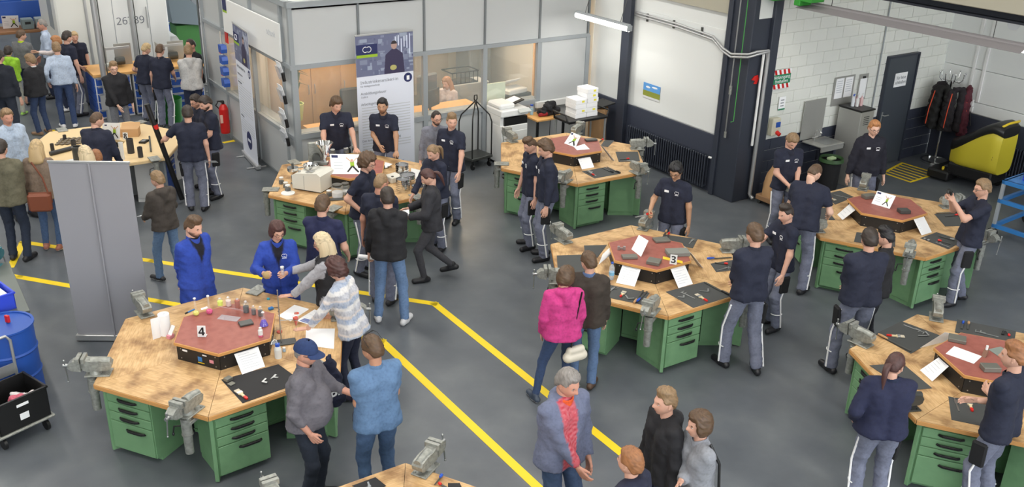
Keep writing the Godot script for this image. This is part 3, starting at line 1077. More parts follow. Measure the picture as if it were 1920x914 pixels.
# a printed sheet: corners top edge first (tl, tr, br, bl); lines of print as thin strips
func sheet(pts: Array, label: String, lines := 0, figure := false, group := "") -> MeshInstance3D:
	var o := flat("paper_sheet", pts, 0.003, "paper", label, "sheet", group)
	var a: Vector3 = pts[0]
	var ex: Vector3 = pts[1] - pts[0]
	var ey: Vector3 = pts[3] - pts[0]
	var nn := ex.cross(ey).normalized()
	if nn.y < 0.0:
		nn = -nn
	var up := nn * 0.0032
	for i in lines:
		var t := 0.12 + 0.72 * i / maxf(lines - 1, 1)
		var w := 0.72 if i % 4 != 3 else 0.45
		var p := a + ex * 0.12 + ey * t + up
		obj("print_line", quad_slab([p, p + ex * w, p + ex * w + ey * 0.012, p + ey * 0.012], 0.0004), "pale_print", o)
	if figure:
		jump_figure(o, a + ex * 0.68 + ey * 0.5 + up, ex, ey)
		var p := a + ex * 0.05 + ey * 0.06 + up
		obj("printed_logo", quad_slab([p, p + ex * 0.2, p + ex * 0.2 + ey * 0.13, p + ey * 0.13], 0.0004), "navy_print", o)
		for i in 3:
			p = a + ex * 0.1 + ey * (0.42 + i * 0.14) + up
			obj("print_line", quad_slab([p, p + ex * 0.28, p + ex * 0.28 + ey * 0.03, p + ey * 0.03], 0.0004), "pale_print", o)
	return o


# flat printed star-jump figure on the event cards
func jump_figure(o: Node3D, c: Vector3, ex: Vector3, ey: Vector3) -> void:
	var x := ex.normalized() * ey.length() * 0.9
	var y := ey * 0.9
	var bars := [[V(-0.06, -0.12, 0), V(0.06, 0.10, 0), 0.16, "lime_print"], [V(0, 0.08, 0), V(-0.22, 0.42, 0), 0.07, "black_print"], [V(0, 0.08, 0), V(0.22, 0.42, 0), 0.07, "black_print"], [V(0, -0.1, 0), V(-0.22, -0.36, 0), 0.035, "skin_print"], [V(0, -0.1, 0), V(0.22, -0.36, 0), 0.035, "skin_print"], [V(0, -0.16, 0), V(0, -0.27, 0), 0.09, "skin_print"]]
	for b in bars:
		var p: Vector3 = c + x * b[0].x + y * b[0].y
		var q: Vector3 = c + x * b[1].x + y * b[1].y
		if b[2] > 0.1:
			p = c - y * 0.14
			q = c + y * 0.12
		var d := (q - p).normalized()
		var nn := x.cross(y).normalized()
		var s: Vector3 = d.cross(nn) * (ey.length() * b[2] * 0.45)
		obj("printed_figure", quad_slab([p - s, p + s, q + s, q - s], 0.0004), b[3], o)


func along(a: Vector3, b: Vector3) -> Transform3D:
	# x axis from a to b, flat
	var d := (b - a)
	return Transform3D(Basis(Vector3.UP, atan2(-d.z, d.x)), a)


func brush(a: Vector3, b: Vector3, label: String) -> void:
	# a: tip of the red handle, b: bristles
	var l := a.distance_to(b)
	var xf := along(a, b)
	var t := thing("flat_brush", label, "brush", a, atan2(-(b - a).z, (b - a).x), "flat brushes on the mats")
	obj("handle_end", G.new().prism(PV([0, -0.008, l * 0.1, -0.014, l * 0.28, -0.011, l * 0.28, 0.011, l * 0.1, 0.014, 0, 0.008]), 0.002, 0.016), "red_plastic", t)
	obj("handle", G.new().prism(PV([l * 0.28, -0.011, l * 0.5, -0.012, l * 0.6, -0.026, l * 0.6, 0.026, l * 0.5, 0.012, l * 0.28, 0.011]), 0.002, 0.015), mat("brush_wood", C(226, 208, 168), 0.5), t)
	obj("ferrule", G.new().bx(V(l * 0.68, 0.009, 0), V(l * 0.16, 0.016, 0.056), 0.002), "steel", t)
	obj("bristles", G.new().bx(V(l * 0.88, 0.009, 0), V(l * 0.24, 0.012, 0.054), 0.004), mat("bristle", C(206, 196, 176), 0.9), t)


func file_tool(a: Vector3, b: Vector3, label: String, grip := "blue_plastic", w := 0.022) -> void:
	var l := a.distance_to(b)
	var t := thing("hand_file", label, "file", a, atan2(-(b - a).z, (b - a).x), "hand files on the mats")
	obj("handle", G.new().lathe([Vector2(0, 0), Vector2(0.012, 0.004), Vector2(0.015, l * 0.12), Vector2(0.011, l * 0.26), Vector2(0.009, l * 0.30), Vector2(0, l * 0.30)], Transform3D(Basis(Vector3.BACK, -PI / 2), V(0, 0.016, 0)), 10), grip, t)
	obj("blade", G.new().bx(V(l * 0.65, 0.008, 0), V(l * 0.7, 0.006, w), 0.001), "vise_dark", t)


func caliper(a: Vector3, b: Vector3, label: String) -> void:
	var l := a.distance_to(b)
	var t := thing("vernier_caliper", label, "caliper", a, atan2(-(b - a).z, (b - a).x), "calipers on the mats")
	obj("beam", G.new().bx(V(l / 2, 0.004, 0), V(l, 0.005, 0.016), 0.001), "steel", t)
	obj("jaw", G.new().prism(PV([l - 0.012, 0.005, l, 0.005, l, 0.052, l - 0.006, 0.052]), 0.001, 0.007).prism(PV([l - 0.012, -0.005, l, -0.005, l - 0.002, -0.026]), 0.001, 0.007), "steel", t)
	obj("slider", G.new().prism(PV([l * 0.55, -0.013, l * 0.8, -0.013, l * 0.8, 0.012, l * 0.78, 0.05, l * 0.75, 0.05, l * 0.74, 0.013, l * 0.55, 0.013]), 0.003, 0.010), "steel", t)


func try_square(a: Vector3, turn: float, label: String, size := 0.11) -> void:
	var t := thing("try_square", label, "square", a, turn, "try squares on the mats")
	obj("stock", G.new().bx(V(0, 0.007, size * 0.35), V(0.02, 0.014, size * 0.75), 0.001), "steel", t)
	obj("blade", G.new().bx(V(size * 0.5, 0.007, 0), V(size, 0.004, 0.018)), "steel", t)


func block(at: Vector3, turn: float, s: Vector3, material: Variant, label: String, group := "") -> void:
	var o := obj("steel_block", G.new().bx(V(0, s.y / 2, 0), s, 0.004), material, null, T(at, turn))
	tag(o, label, "block", group)


func mat_on(pts: Array, label: String, dark := false) -> void:
	flat("rubber_mat", pts, 0.003, "dark_rubber" if dark else "rubber_mat", label, "mat", "rubber mats on the benches")


# jar: lathed glass or plastic body with contents and lid
func jar(at: Vector3, r: float, h: float, content: Color, fill: float, lid: String, label: String, group: String, called := "sample_jar") -> Node3D:
	var t := thing(called, label, "jar", at, 0.0, group)
	obj("glass", G.new().lathe([Vector2(r * 0.9, 0), Vector2(r, 0.006), Vector2(r, h * 0.78), Vector2(r * 0.72, h * 0.88), Vector2(r * 0.72, h * 0.92)], Transform3D(), 18), "clear_glass", t)
	var cm := mat("fill_%d_%d_%d" % [int(content.r * 255), int(content.g * 255), int(content.b * 255)], content, 0.6)
	obj("contents", G.new().lathe([Vector2(0, 0.004), Vector2(r * 0.93, 0.004), Vector2(r * 0.93, h * fill), Vector2(0, h * fill)], Transform3D(), 16), cm, t)
	if lid != "":
		obj("lid", G.new().lathe([Vector2(r * 0.80, h * 0.88), Vector2(r * 0.84, h * 0.89), Vector2(r * 0.84, h), Vector2(0, h)], Transform3D(), 16), lid, t)
	else:
		obj("stopper", G.new().ball(V(0, h * 0.97, 0), V(r * 0.55, h * 0.1, r * 0.55), 10), "clear_plastic", t)
	return t


func flask(at: Vector3, r: float, h: float, content: Color, label: String, cone := false) -> void:
	var t := thing("volumetric_flask" if not cone else "conical_flask", label, "flask", at, 0.0, "flasks of coloured liquid")
	var prof := [Vector2(0.0, 0.0), Vector2(r * 0.75, 0.0), Vector2(r, r * 0.5), Vector2(r * 0.9, r * 1.1), Vector2(r * 0.4, r * 1.8), Vector2(0.010, r * 2.3), Vector2(0.010, h * 0.93), Vector2(0.014, h * 0.94)]
	var liq := [Vector2(0, 0.003), Vector2(r * 0.72, 0.003), Vector2(r * 0.95, r * 0.5), Vector2(r * 0.85, r * 1.1), Vector2(0, r * 1.15)]
	if cone:
		prof = [Vector2(0, 0), Vector2(r, 0.0), Vector2(r, 0.01), Vector2(0.014, h * 0.68), Vector2(0.014, h * 0.9), Vector2(0.018, h * 0.91)]
		liq = [Vector2(0, 0.003), Vector2(r * 0.96, 0.003), Vector2(r * 0.94, 0.012), Vector2(r * 0.55, h * 0.36), Vector2(0, h * 0.36)]
	obj("glass", G.new().lathe(prof, Transform3D(), 18), "clear_glass", t)
	obj("liquid", G.new().lathe(liq, Transform3D(), 18), mat("liquid_%d_%d_%d" % [int(content.r * 255), int(content.g * 255), int(content.b * 255)], content, 0.1), t)
	obj("stopper", G.new().lathe([Vector2(0, h * 0.9), Vector2(0.012, h * 0.92), Vector2(0.016, h * 0.97), Vector2(0.013, h), Vector2(0, h)], Transform3D(), 12), "white_plastic", t)


func number_sign(at: Vector3, turn: float, digit: String, label: String) -> void:
	var t := thing("number_sign", label, "sign", at, turn)
	obj("plate", G.new().box(Transform3D(Basis(Vector3.RIGHT, -0.12), V(0, 0.062, 0)), V(0.085, 0.122, 0.006), 0.002), "white_plastic", t)
	obj("digit", letters(digit, 0.085, 0.003, "Droid Sans", true), "black_print", t, Transform3D(Basis(Vector3.RIGHT, -0.12), V(0, 0.062, 0.004)))
	obj("foot", G.new().bx(V(0, 0.004, -0.02), V(0.08, 0.008, 0.05)), "white_plastic", t)


func build_bench_items() -> void:
	items_bench4()
	items_bench3()
	items_bench_machine()
	items_benches_right()
	items_bench8()


func items_bench4() -> void:
	var Y := 1.002
	var roll := thing("paper_towel_roll", "white paper towel roll with a loose sheet on the bench with sign 4", "paper roll", V(1.989, 0.800, -9.369))
	obj("roll", G.new().lathe([Vector2(0.02, 0), Vector2(0.058, 0), Vector2(0.058, 0.24), Vector2(0.02, 0.24), Vector2(0.02, 0.2), Vector2(0, 0.2)], Transform3D(), 24), "paper", roll)
	var g := G.new()
	var row := []
	for i in 6:
		var p := V(-0.058 - i * 0.02, 0, -0.01 + 0.012 * sin(i * 1.1))
		row.append(PackedVector3Array([p, p + V(0, 0.24, 0), p + V(0.003, 0.24, 0.003), p + V(0.003, 0, 0.003)]))
	g.rings(row)
	obj("loose_sheet", g, "paper", roll, T(Vector3.ZERO, 0.5))
	var bx := thing("tissue_box", "small white and pink box beside the paper towel roll", "box", V(2.009, 0.800, -9.263), 0.5)
	obj("body", G.new().bx(V(0, 0.02, 0), V(0.07, 0.04, 0.05), 0.003), mat("pink_card", C(226, 150, 164), 0.7), bx)
	obj("flap", G.new().box(Transform3D(Basis(Vector3.BACK, 0.9), V(0.02, 0.075, 0)), V(0.12, 0.003, 0.05)), "paper", bx)
	flask(V(2.293, 1.002, -9.246), 0.034, 0.20, C(226, 220, 96), "yellow liquid in a long-necked flask")
	flask(V(2.423, 1.002, -9.211), 0.036, 0.21, C(214, 20, 120), "magenta liquid in a long-necked flask")
	flask(V(2.814, 1.002, -8.661), 0.045, 0.16, C(84, 40, 190), "violet liquid in a conical flask", true)
	jar(V(2.577, 1.002, -9.334), 0.03, 0.085, C(222, 240, 90), 0.6, "", "small glass jar of bright yellow powder", "glass jars of powder")
	jar(V(2.650, 1.002, -9.275), 0.03, 0.105, C(232, 212, 206), 0.62, "", "small glass jar of pinkish white powder", "glass jars of powder")
	jar(V(2.716, 1.002, -9.178), 0.03, 0.11, C(168, 84, 62), 0.85, "", "small glass jar of copper-brown powder", "glass jars of powder")
	jar(V(2.760, 1.002, -9.038), 0.032, 0.13, C(46, 46, 50), 0.55, "", "stemmed glass jar of black powder, the largest in its row", "glass jars of powder")
	jar(V(2.811, 1.002, -8.951), 0.024, 0.10, C(84, 80, 82), 0.6, "", "small glass jar of grey powder between black ones", "glass jars of powder")
	jar(V(2.860, 1.002, -8.880), 0.026, 0.11, C(56, 56, 58), 0.6, "", "dark powder jar behind the violet flask", "glass jars of powder")
	var st := thing("display_stand", "clear acrylic stand with a slanted sheet beside the magenta flask", "stand", V(2.555, 1.002, -9.076), face(-12))
	obj("foot", G.new().bx(V(0.06, 0.002, 0.05), V(0.22, 0.004, 0.10)), "clear_plastic", st)
	obj("panel", G.new().box(Transform3D(Basis(Vector3.RIGHT, 0.95), V(0.06, 0.07, -0.03)), V(0.22, 0.15, 0.004)), "clear_plastic", st)
	block(V(2.667, 1.002, -8.789), face(30), V(0.14, 0.022, 0.10), "vise_dark", "dark flat steel plate lying before the acrylic stand")
	var bt := thing("plastic_bottle", "small white bottle with pink liquid at the edge of the red platform", "bottle", V(2.707, 1.002, -8.461))
	obj("body", G.new().lathe([Vector2(0, 0), Vector2(0.024, 0), Vector2(0.024, 0.018), Vector2(0.024, 0.018)], Transform3D(), 16), mat("pink_liquid", C(214, 96, 130), 0.3), bt)
	obj("upper_body", G.new().lathe([Vector2(0.024, 0.018), Vector2(0.024, 0.07), Vector2(0.014, 0.084), Vector2(0.014, 0.1), Vector2(0, 0.1)], Transform3D(), 16), "white_plastic", bt)
	number_sign(V(2.202, 1.002, -8.751), face(2), "4", "white sign with a black number 4 on the red platform")
	var tt := thing("marker_pens", "blue marker with a black cap near the yellow flask", "pen", V(2.227, 1.002, -9.327), 0.4)
	obj("barrel", G.new().cyl(V(0, 0.01, 0), V(0.09, 0.01, 0), 0.009), "blue_light_paint", tt)
	obj("pen_cap", G.new().cyl(V(-0.03, 0.01, 0), V(0, 0.01, 0), 0.010), "black_plastic", tt)
	flat("label_strip", [V(2.375, 1.002, -9.367), V(2.448, 1.002, -9.381), V(2.446, 1.002, -9.339), V(2.373, 1.002, -9.325)], 0.001, "paper", "narrow white label lying between the two long-necked flasks", "label")
	# leaning instruction sheet and mats with tools
	sheet([V(2.393, 0.985, -8.445), V(2.648, 0.985, -8.455), V(2.638, 0.802, -8.198), V(2.394, 0.802, -8.168)], "white instruction sheet leaning on the platform of sign 4", 10)
	mat_on([V(2.191, 0.801, -8.178), V(2.767, 0.801, -8.171), V(2.847, 0.801, -7.734), V(2.227, 0.801, -7.673)], "black mat on the bench with sign 4, before the leaning sheet", true)
	brush(V(2.285, 0.805, -7.705), V(2.248, 0.805, -7.911), "red-tipped brush with pale handle on the black mat of sign 4")
	block(V(2.243, 0.805, -8.127), 0.35, V(0.07, 0.035, 0.06), "steel_block", "grey steel cube at the corner of the black mat")
	block(V(2.247, 0.805, -8.046), 0.35, V(0.06, 0.012, 0.055), "steel_block", "thin grey steel tile beside the steel cube")
	try_square(V(2.509, 0.805, -7.921), 0.7, "small grey try square in the middle of the black mat", 0.07)
	var gg := thing("depth_gauge", "silver angle gauge near the grey pullover on the black mat", "gauge", V(2.632, 0.805, -7.961), 0.6)
	obj("blade", G.new().prism(PV([-0.05, 0, 0.05, -0.012, 0.05, 0.012, 0.01, 0.012, 0.02, 0.05, 0.0, 0.05, -0.01, 0.012]), 0, 0.006), "steel", gg)
	# right wing: wash bottle, retort stand, sheets
	var wb := thing("wash_bottle", "translucent wash bottle with blue cap and bent spout", "bottle", V(2.817, 0.800, -8.302))
	obj("body", G.new().lathe([Vector2(0, 0), Vector2(0.036, 0), Vector2(0.037, 0.10), Vector2(0.028, 0.125), Vector2(0.02, 0.135), Vector2(0, 0.135)], Transform3D(), 18), mat("milky", C(220, 222, 220), 0.35), wb)
	obj("bottle_cap", G.new().cyl(V(0, 0.132, 0), V(0, 0.16, 0), 0.024), "blue_plastic", wb)
	obj("spout", G.new().tube([V(0, 0.16, 0), V(-0.005, 0.2, 0), V(-0.03, 0.22, 0.01), V(-0.06, 0.21, 0.02), V(-0.075, 0.185, 0.03)], 0.004, 6), "white_plastic", wb)
	jar(V(2.911, 0.800, -8.384), 0.018, 0.05, C(150, 180, 210), 0.5, "white_plastic", "tiny vial with white cap beside the wash bottle", "", "vial")
	var rs := thing("retort_stand", "grey retort stand with a funnel of red liquid", "stand", V(2.999, 0.800, -8.550), -0.25)
	obj("base", G.new().bx(V(0, 0.008, 0), V(0.20, 0.016, 0.12), 0.004), "vise_dark", rs)
	obj("rod", G.new().cyl(V(-0.05, 0.01, 0), V(-0.05, 0.62, 0), 0.006, -1, 10), "steel", rs)
	obj("clamp", G.new().cyl(V(-0.05, 0.27, 0), V(0.08, 0.27, 0.02), 0.005).rings([G.circle(V(0.11, 0.275, 0.025), V(0.03, 0, 0), V(0, 0, 0.03), 14), G.circle(V(0.11, 0.268, 0.025), V(0.03, 0, 0), V(0, 0, 0.03), 14)], false, false), "steel", rs)
	obj("funnel", G.new().lathe([Vector2(0.004, 0.15), Vector2(0.006, 0.2), Vector2(0.03, 0.28), Vector2(0.03, 0.31), Vector2(0.012, 0.33), Vector2(0.012, 0.355)], T(V(0.11, 0, 0.025)), 16), "clear_glass", rs)
	obj("red_liquid", G.new().lathe([Vector2(0, 0.2), Vector2(0.005, 0.2), Vector2(0.027, 0.28), Vector2(0.027, 0.295), Vector2(0, 0.295)], T(V(0.11, 0, 0.025)), 16), mat("red_liquid", C(206, 50, 22), 0.15), rs)
	for s in [[V(3.018, 0.800, -8.794), C(206, 70, 40), "squat glass beaker with a little red liquid"], [V(2.878, 0.800, -8.597), C(190, 196, 200), "squat glass beaker standing by the platform edge"]]:
		var bk := thing("beaker", s[2], "beaker", s[0], 0.0, "glass beakers")
		obj("glass", G.new().lathe([Vector2(0, 0), Vector2(0.032, 0), Vector2(0.032, 0.075), Vector2(0.035, 0.08)], Transform3D(), 18), "clear_glass", bk)
		obj("liquid", G.new().lathe([Vector2(0, 0.002), Vector2(0.03, 0.002), Vector2(0.03, 0.014), Vector2(0, 0.014)], Transform3D(), 16), mat("beaker_fill_%d" % int(s[1].g * 255), s[1], 0.2), bk)
	flat("paper_sheet", [V(3.139, 0.801, -9.156), V(3.395, 0.801, -9.317), V(3.497, 0.801, -9.135), V(3.212, 0.801, -8.968)], 0.001, "paper", "white sheet with a red spot under the funnel", "sheet")
	tag(obj("red_spot", G.new().cyl(V(0, 0, 0), V(0, 0.0015, 0), 0.028, -1, 20), mat("red_ink", C(222, 100, 80), 0.8), null, T(V(3.337, 0.802, -9.110))), "red filter disc lying on the white sheet", "disc")
	sheet([V(3.543, 0.801, -9.093), V(3.613, 0.801, -8.888), V(3.367, 0.801, -8.763), V(3.271, 0.801, -8.948)], "printed leaflet with a blue picture beside the red-spotted sheet", 4, false)
	flat("leaflet_picture", [V(3.367, 0.804, -8.955), V(3.442, 0.804, -8.824), V(3.374, 0.804, -8.779), V(3.294, 0.804, -8.927)], 0.0005, mat("leaflet_blue", C(120, 130, 176), 0.8), "blue-grey picture printed on the leaflet", "print")
	sheet([V(3.290, 0.801, -8.725), V(3.553, 0.801, -8.568), V(3.365, 0.801, -8.172), V(3.143, 0.801, -8.397)], "large blank white sheet under the striped pullover's hand", 0)
	tag(obj("bottle_lid", G.new().cyl(V(0, 0, 0), V(0, 0.016, 0), 0.017, -1, 14), mat("teal_plastic", C(40, 160, 186), 0.4), null, T(V(3.193, 0.800, -9.593))), "teal bottle lid lying near the blue-coated person", "lid")
	var bp := thing("cable_bundle", "blue and white cable adapter on the bench behind the violet flask", "cable", V(3.130, 0.800, -9.341), 0.2)
	obj("plug", G.new().bx(V(0, 0.015, 0), V(0.06, 0.03, 0.04), 0.008), "blue_light_paint", bp)
	obj("cable", G.new().tube([V(0.03, 0.012, 0), V(0.07, 0.01, 0.03), V(0.06, 0.008, 0.08), V(0.02, 0.008, 0.11)], 0.004, 6), "black_plastic", bp)


	for e in [[-0.16, 0.125, V(0.06, 0.02, 0.002), "paper"], [0.02, 0.07, V(0.05, 0.05, 0.002), "blue_light_paint"], [0.16, 0.075, V(0.05, 0.035, 0.002), "pink_card"], [0.03, 0.03, V(0.08, 0.008, 0.002), "yellow_paint"], [0.08, 0.125, V(0.05, 0.014, 0.002), "paper"]]:
		obj("sticker", G.new().bx(V(e[0], TOP + e[1], 0.545 * 0.866 - 0.018), e[2]), e[3], benches.T4, Transform3D(Basis(Vector3.UP, 5.0 * PI / 3.0), Vector3.ZERO))


func items_bench3() -> void:
	# cards and blocks on the red platform
	sheet([V(7.578, 1.130, -8.317), V(7.559, 1.130, -8.113), V(7.356, 1.002, -8.002), V(7.401, 1.002, -8.237)], "white event card with a jumping figure on the platform of sign 3", 0, true)
	number_sign(V(7.548, 1.002, -7.636), face(-18), "3", "white sign with a black digit three beside the yellow-labelled grey box")
	block(V(7.908, 1.002, -8.252), face(14), V(0.20, 0.03, 0.13), "steel_block", "pale flat steel plate at the rear of the platform of sign 3", "steel plates")
	block(V(7.210, 1.002, -8.051), face(8), V(0.19, 0.035, 0.09), "steel_block", "long flat steel plate near the couple, platform of sign 3", "steel plates")
	block(V(7.367, 1.002, -7.778), face(-22), V(0.16, 0.045, 0.14), "steel_block", "thick square steel plate at the front of the platform of sign 3", "steel plates")
	block(V(7.800, 1.002, -7.835), face(8), V(0.28, 0.05, 0.16), mat("grey_box", C(132, 134, 128), 0.6), "long grey box with a yellow label behind sign 3", "")
	flat("yellow_label", [V(7.556, 1.030, -7.831), V(7.669, 1.030, -7.602), V(7.655, 1.005, -7.583), V(7.542, 1.005, -7.812)], 0.002, "yellow_paint", "yellow black-lettered label band on the long grey box", "label")
	var cl := thing("clamp_block", "small steel clamping block with two screws on the platform of sign 3", "clamp", V(7.280, 1.002, -8.289), face(0))
	for s in [-1, 1]:
		obj("jaw", G.new().bx(V(s * 0.035, 0.025, 0), V(0.03, 0.05, 0.03), 0.004), "steel", cl)
	obj("bridge", G.new().bx(V(0, 0.02, 0), V(0.05, 0.02, 0.02)), "steel", cl)
	sheet([V(7.117, 0.985, -8.039), V(7.228, 0.985, -7.831), V(7.024, 0.802, -7.707), V(6.896, 0.802, -7.901)], "white sheet leaning on the platform of sign 3, beside the water bottle", 8)
	sheet([V(7.509, 0.985, -7.666), V(7.736, 0.985, -7.658), V(7.680, 0.802, -7.404), V(7.448, 0.802, -7.406)], "white sheet leaning right under the number 3", 8)
	sheet([V(7.021, 0.985, -8.334), V(7.302, 0.985, -8.493), V(7.234, 0.940, -8.382), V(7.036, 0.802, -8.420)], "white sheet leaning beside the leather jacket's head", 5)
	sheet([V(8.075, 0.985, -8.004), V(7.984, 0.985, -7.771), V(8.111, 0.802, -7.679), V(8.104, 0.802, -7.756)], "narrow white sheet leaning at the far flank of sign 3's platform", 0)
	var wb := thing("water_bottle", "clear water bottle with blue cap next to the leather jacket", "bottle", V(6.914, 0.800, -8.015))
	obj("body", G.new().lathe([Vector2(0, 0), Vector2(0.032, 0), Vector2(0.034, 0.05), Vector2(0.031, 0.08), Vector2(0.034, 0.11), Vector2(0.032, 0.16), Vector2(0.013, 0.2), Vector2(0.013, 0.21)], Transform3D(), 16), "clear_plastic", wb)
	obj("water", G.new().lathe([Vector2(0, 0.003), Vector2(0.029, 0.003), Vector2(0.03, 0.09), Vector2(0, 0.09)], Transform3D(), 14), mat("water_tint", Color(0.72, 0.84, 0.92, 0.35), 0.05, 0.0, {"transparency": BaseMaterial3D.TRANSPARENCY_ALPHA}), wb)
	obj("bottle_cap", G.new().cyl(V(0, 0.21, 0), V(0, 0.228, 0), 0.015), "blue_plastic", wb)
	obj("band", G.new().cyl(V(0, 0.06, 0), V(0, 0.1, 0), 0.0335, -1, 16), mat("bottle_label", C(120, 180, 216), 0.5), wb)
	# mats and tools
	mat_on([V(6.780, 0.801, -7.921), V(7.066, 0.801, -7.486), V(6.785, 0.801, -7.302), V(6.523, 0.801, -7.710)], "grey mat with brush and files at the couple's side of sign 3's bench")
	mat_on([V(7.249, 0.801, -7.410), V(7.847, 0.801, -7.376), V(7.848, 0.801, -6.924), V(7.245, 0.801, -6.935)], "grey mat with a red brush at the front of sign 3's bench")
	mat_on([V(7.248, 0.801, -8.991), V(7.520, 0.801, -8.853), V(7.157, 0.801, -8.595), V(7.139, 0.801, -8.837)], "grey mat at the rear of sign 3's bench")
	mat_on([V(6.750, 0.801, -8.910), V(7.077, 0.801, -8.757), V(6.729, 0.801, -8.261), V(6.461, 0.801, -8.490)], "grey mat beside the couple's heads on sign 3's bench")
	mat_on([V(8.406, 0.801, -8.752), V(8.700, 0.801, -8.391), V(8.432, 0.801, -8.200), V(8.259, 0.801, -8.462)], "grey mat before the file-holding person")
	mat_on([V(8.286, 0.801, -7.726), V(8.624, 0.801, -7.660), V(8.539, 0.801, -7.393), V(8.168, 0.801, -7.503)], "grey mat with a red-handled tool at the sweatshirt's elbow")
	brush(V(6.689, 0.805, -7.570), V(6.822, 0.805, -7.653), "red-handled brush on the couple's mat")
	file_tool(V(6.708, 0.805, -7.354), V(7.032, 0.805, -7.562), "file with brown grip on the couple's mat", "kraft")
	file_tool(V(6.767, 0.805, -7.366), V(7.052, 0.805, -7.518), "file with blue grip on the couple's mat")
	try_square(V(6.734, 0.805, -7.480), 1.2, "try square on the couple's mat", 0.1)
	caliper(V(6.636, 0.805, -7.731), V(6.806, 0.805, -7.812), "silver caliper on the couple's mat")
	caliper(V(7.417, 0.805, -7.091), V(7.392, 0.805, -7.299), "silver caliper on the front mat of sign 3")
	brush(V(7.493, 0.805, -6.966), V(7.506, 0.805, -7.167), "red-handled brush on the front mat of sign 3")
	try_square(V(7.682, 0.805, -7.144), 2.4, "try square on the front mat of sign 3", 0.1)
	try_square(V(7.323, 0.805, -7.179), 2.4, "small steel angle beside the caliper on the front mat", 0.07)
	file_tool(V(7.825, 0.805, -6.945), V(7.825, 0.805, -7.345), "long dark file at the rim of the front mat", "black_plastic", 0.03)
	file_tool(V(8.331, 0.805, -7.840), V(8.648, 0.805, -7.712), "file lying above the red-handled tool's mat", "blue_plastic")
	file_tool(V(8.450, 0.805, -7.582), V(8.338, 0.805, -7.704), "red-handled scraper on the mat at the sweatshirt's elbow", "red_plastic")
	caliper(V(8.207, 0.805, -7.524), V(8.410, 0.805, -7.514), "silver caliper on the mat at the sweatshirt's elbow")
	caliper(V(8.481, 0.805, -8.323), V(8.643, 0.805, -8.414), "silver caliper before the file-holding person")
	file_tool(V(8.519, 0.805, -8.804), V(8.325, 0.805, -8.661), "file with brown grip before the file-holding person", "kraft")
	file_tool(V(8.500, 0.805, -8.729), V(8.307, 0.805, -8.589), "file with red grip before the file-holding person", "red_plastic")
	# bench by the copier
	sheet([V(9.561, 1.100, -12.371), V(9.566, 1.100, -12.126), V(9.292, 1.002, -11.901), V(9.267, 1.002, -12.177)], "white event card with a jumping figure, bench near the copier", 0, true)
	flat("paper_sheet", [V(9.286, 1.002, -11.937), V(9.546, 1.002, -11.990), V(9.447, 1.002, -11.718), V(9.229, 1.002, -11.775)], 0.001, "paper", "blank white sheet flat on the platform near the copier", "sheet")
	block(V(9.750, 1.002, -12.078), face(20), V(0.20, 0.03, 0.10), "vise_dark", "dark flat steel plate on the platform near the copier")
	sheet([V(9.154, 0.985, -11.718), V(9.398, 0.985, -11.709), V(9.317, 0.802, -11.419), V(9.079, 0.802, -11.433)], "white sheet leaning on the platform near the copier", 6)
	sheet([V(9.790, 0.985, -11.883), V(9.746, 0.985, -11.742), V(9.810, 0.802, -11.510), V(9.789, 0.802, -11.554)], "edge-on white sheet leaning at the flank of the platform near the copier", 0)
	mat_on([V(9.018, 0.801, -11.353), V(9.477, 0.801, -11.332), V(9.497, 0.801, -10.966), V(8.993, 0.801, -10.992)], "grey mat with red-handled tool, bench near the copier")
	mat_on([V(10.134, 0.801, -11.880), V(10.469, 0.801, -11.693), V(10.166, 0.801, -11.283), V(9.839, 0.801, -11.435)], "grey mat before the radiator, bench near the copier")
	mat_on([V(10.392, 0.801, -12.490), V(10.521, 0.801, -12.383), V(10.190, 0.801, -12.150), V(10.114, 0.801, -12.260)], "grey mat behind the platform, bench near the copier")
	caliper(V(9.070, 0.805, -11.050), V(9.116, 0.805, -11.314), "silver caliper on the mat near the copier")
	file_tool(V(9.056, 0.805, -11.086), V(9.062, 0.805, -11.285), "red-handled scraper on the mat near the copier", "red_plastic")
	file_tool(V(9.482, 0.805, -10.961), V(9.492, 0.805, -11.310), "dark file on the mat near the copier", "black_plastic")
	file_tool(V(9.401, 0.805, -11.035), V(9.399, 0.805, -11.303), "second dark file on the mat near the copier", "black_plastic")
	file_tool(V(10.075, 0.805, -11.446), V(9.917, 0.805, -11.503), "red-handled scraper before the radiator", "red_plastic")
	caliper(V(9.864, 0.805, -11.439), V(10.068, 0.805, -11.356), "silver caliper before the radiator")
	file_tool(V(10.378, 0.805, -12.518), V(10.188, 0.805, -12.412), "red-handled scraper behind the platform near the copier", "red_plastic")


func steel_sieves(at: Vector3, n: int, r: float, label: String) -> void:
	var t := thing("sieve_stack", label, "sieve stack", at, 0.0, "stacks of test sieves")
	for i in n:
		var y := i * 0.032
		obj("sieve_ring", G.new().lathe([Vector2(r * 0.96, y), Vector2(r, y + 0.004), Vector2(r, y + 0.022), Vector2(r * 1.03, y + 0.025), Vector2(r * 1.03, y + 0.031), Vector2(r * 0.96, y + 0.031)], Transform3D(), 28), "chrome", t)
	var yt := n * 0.032
	obj("sieve_mesh", G.new().cyl(V(0, yt - 0.018, 0), V(0, yt - 0.016, 0), r * 0.95, -1, 24), "steel", t)


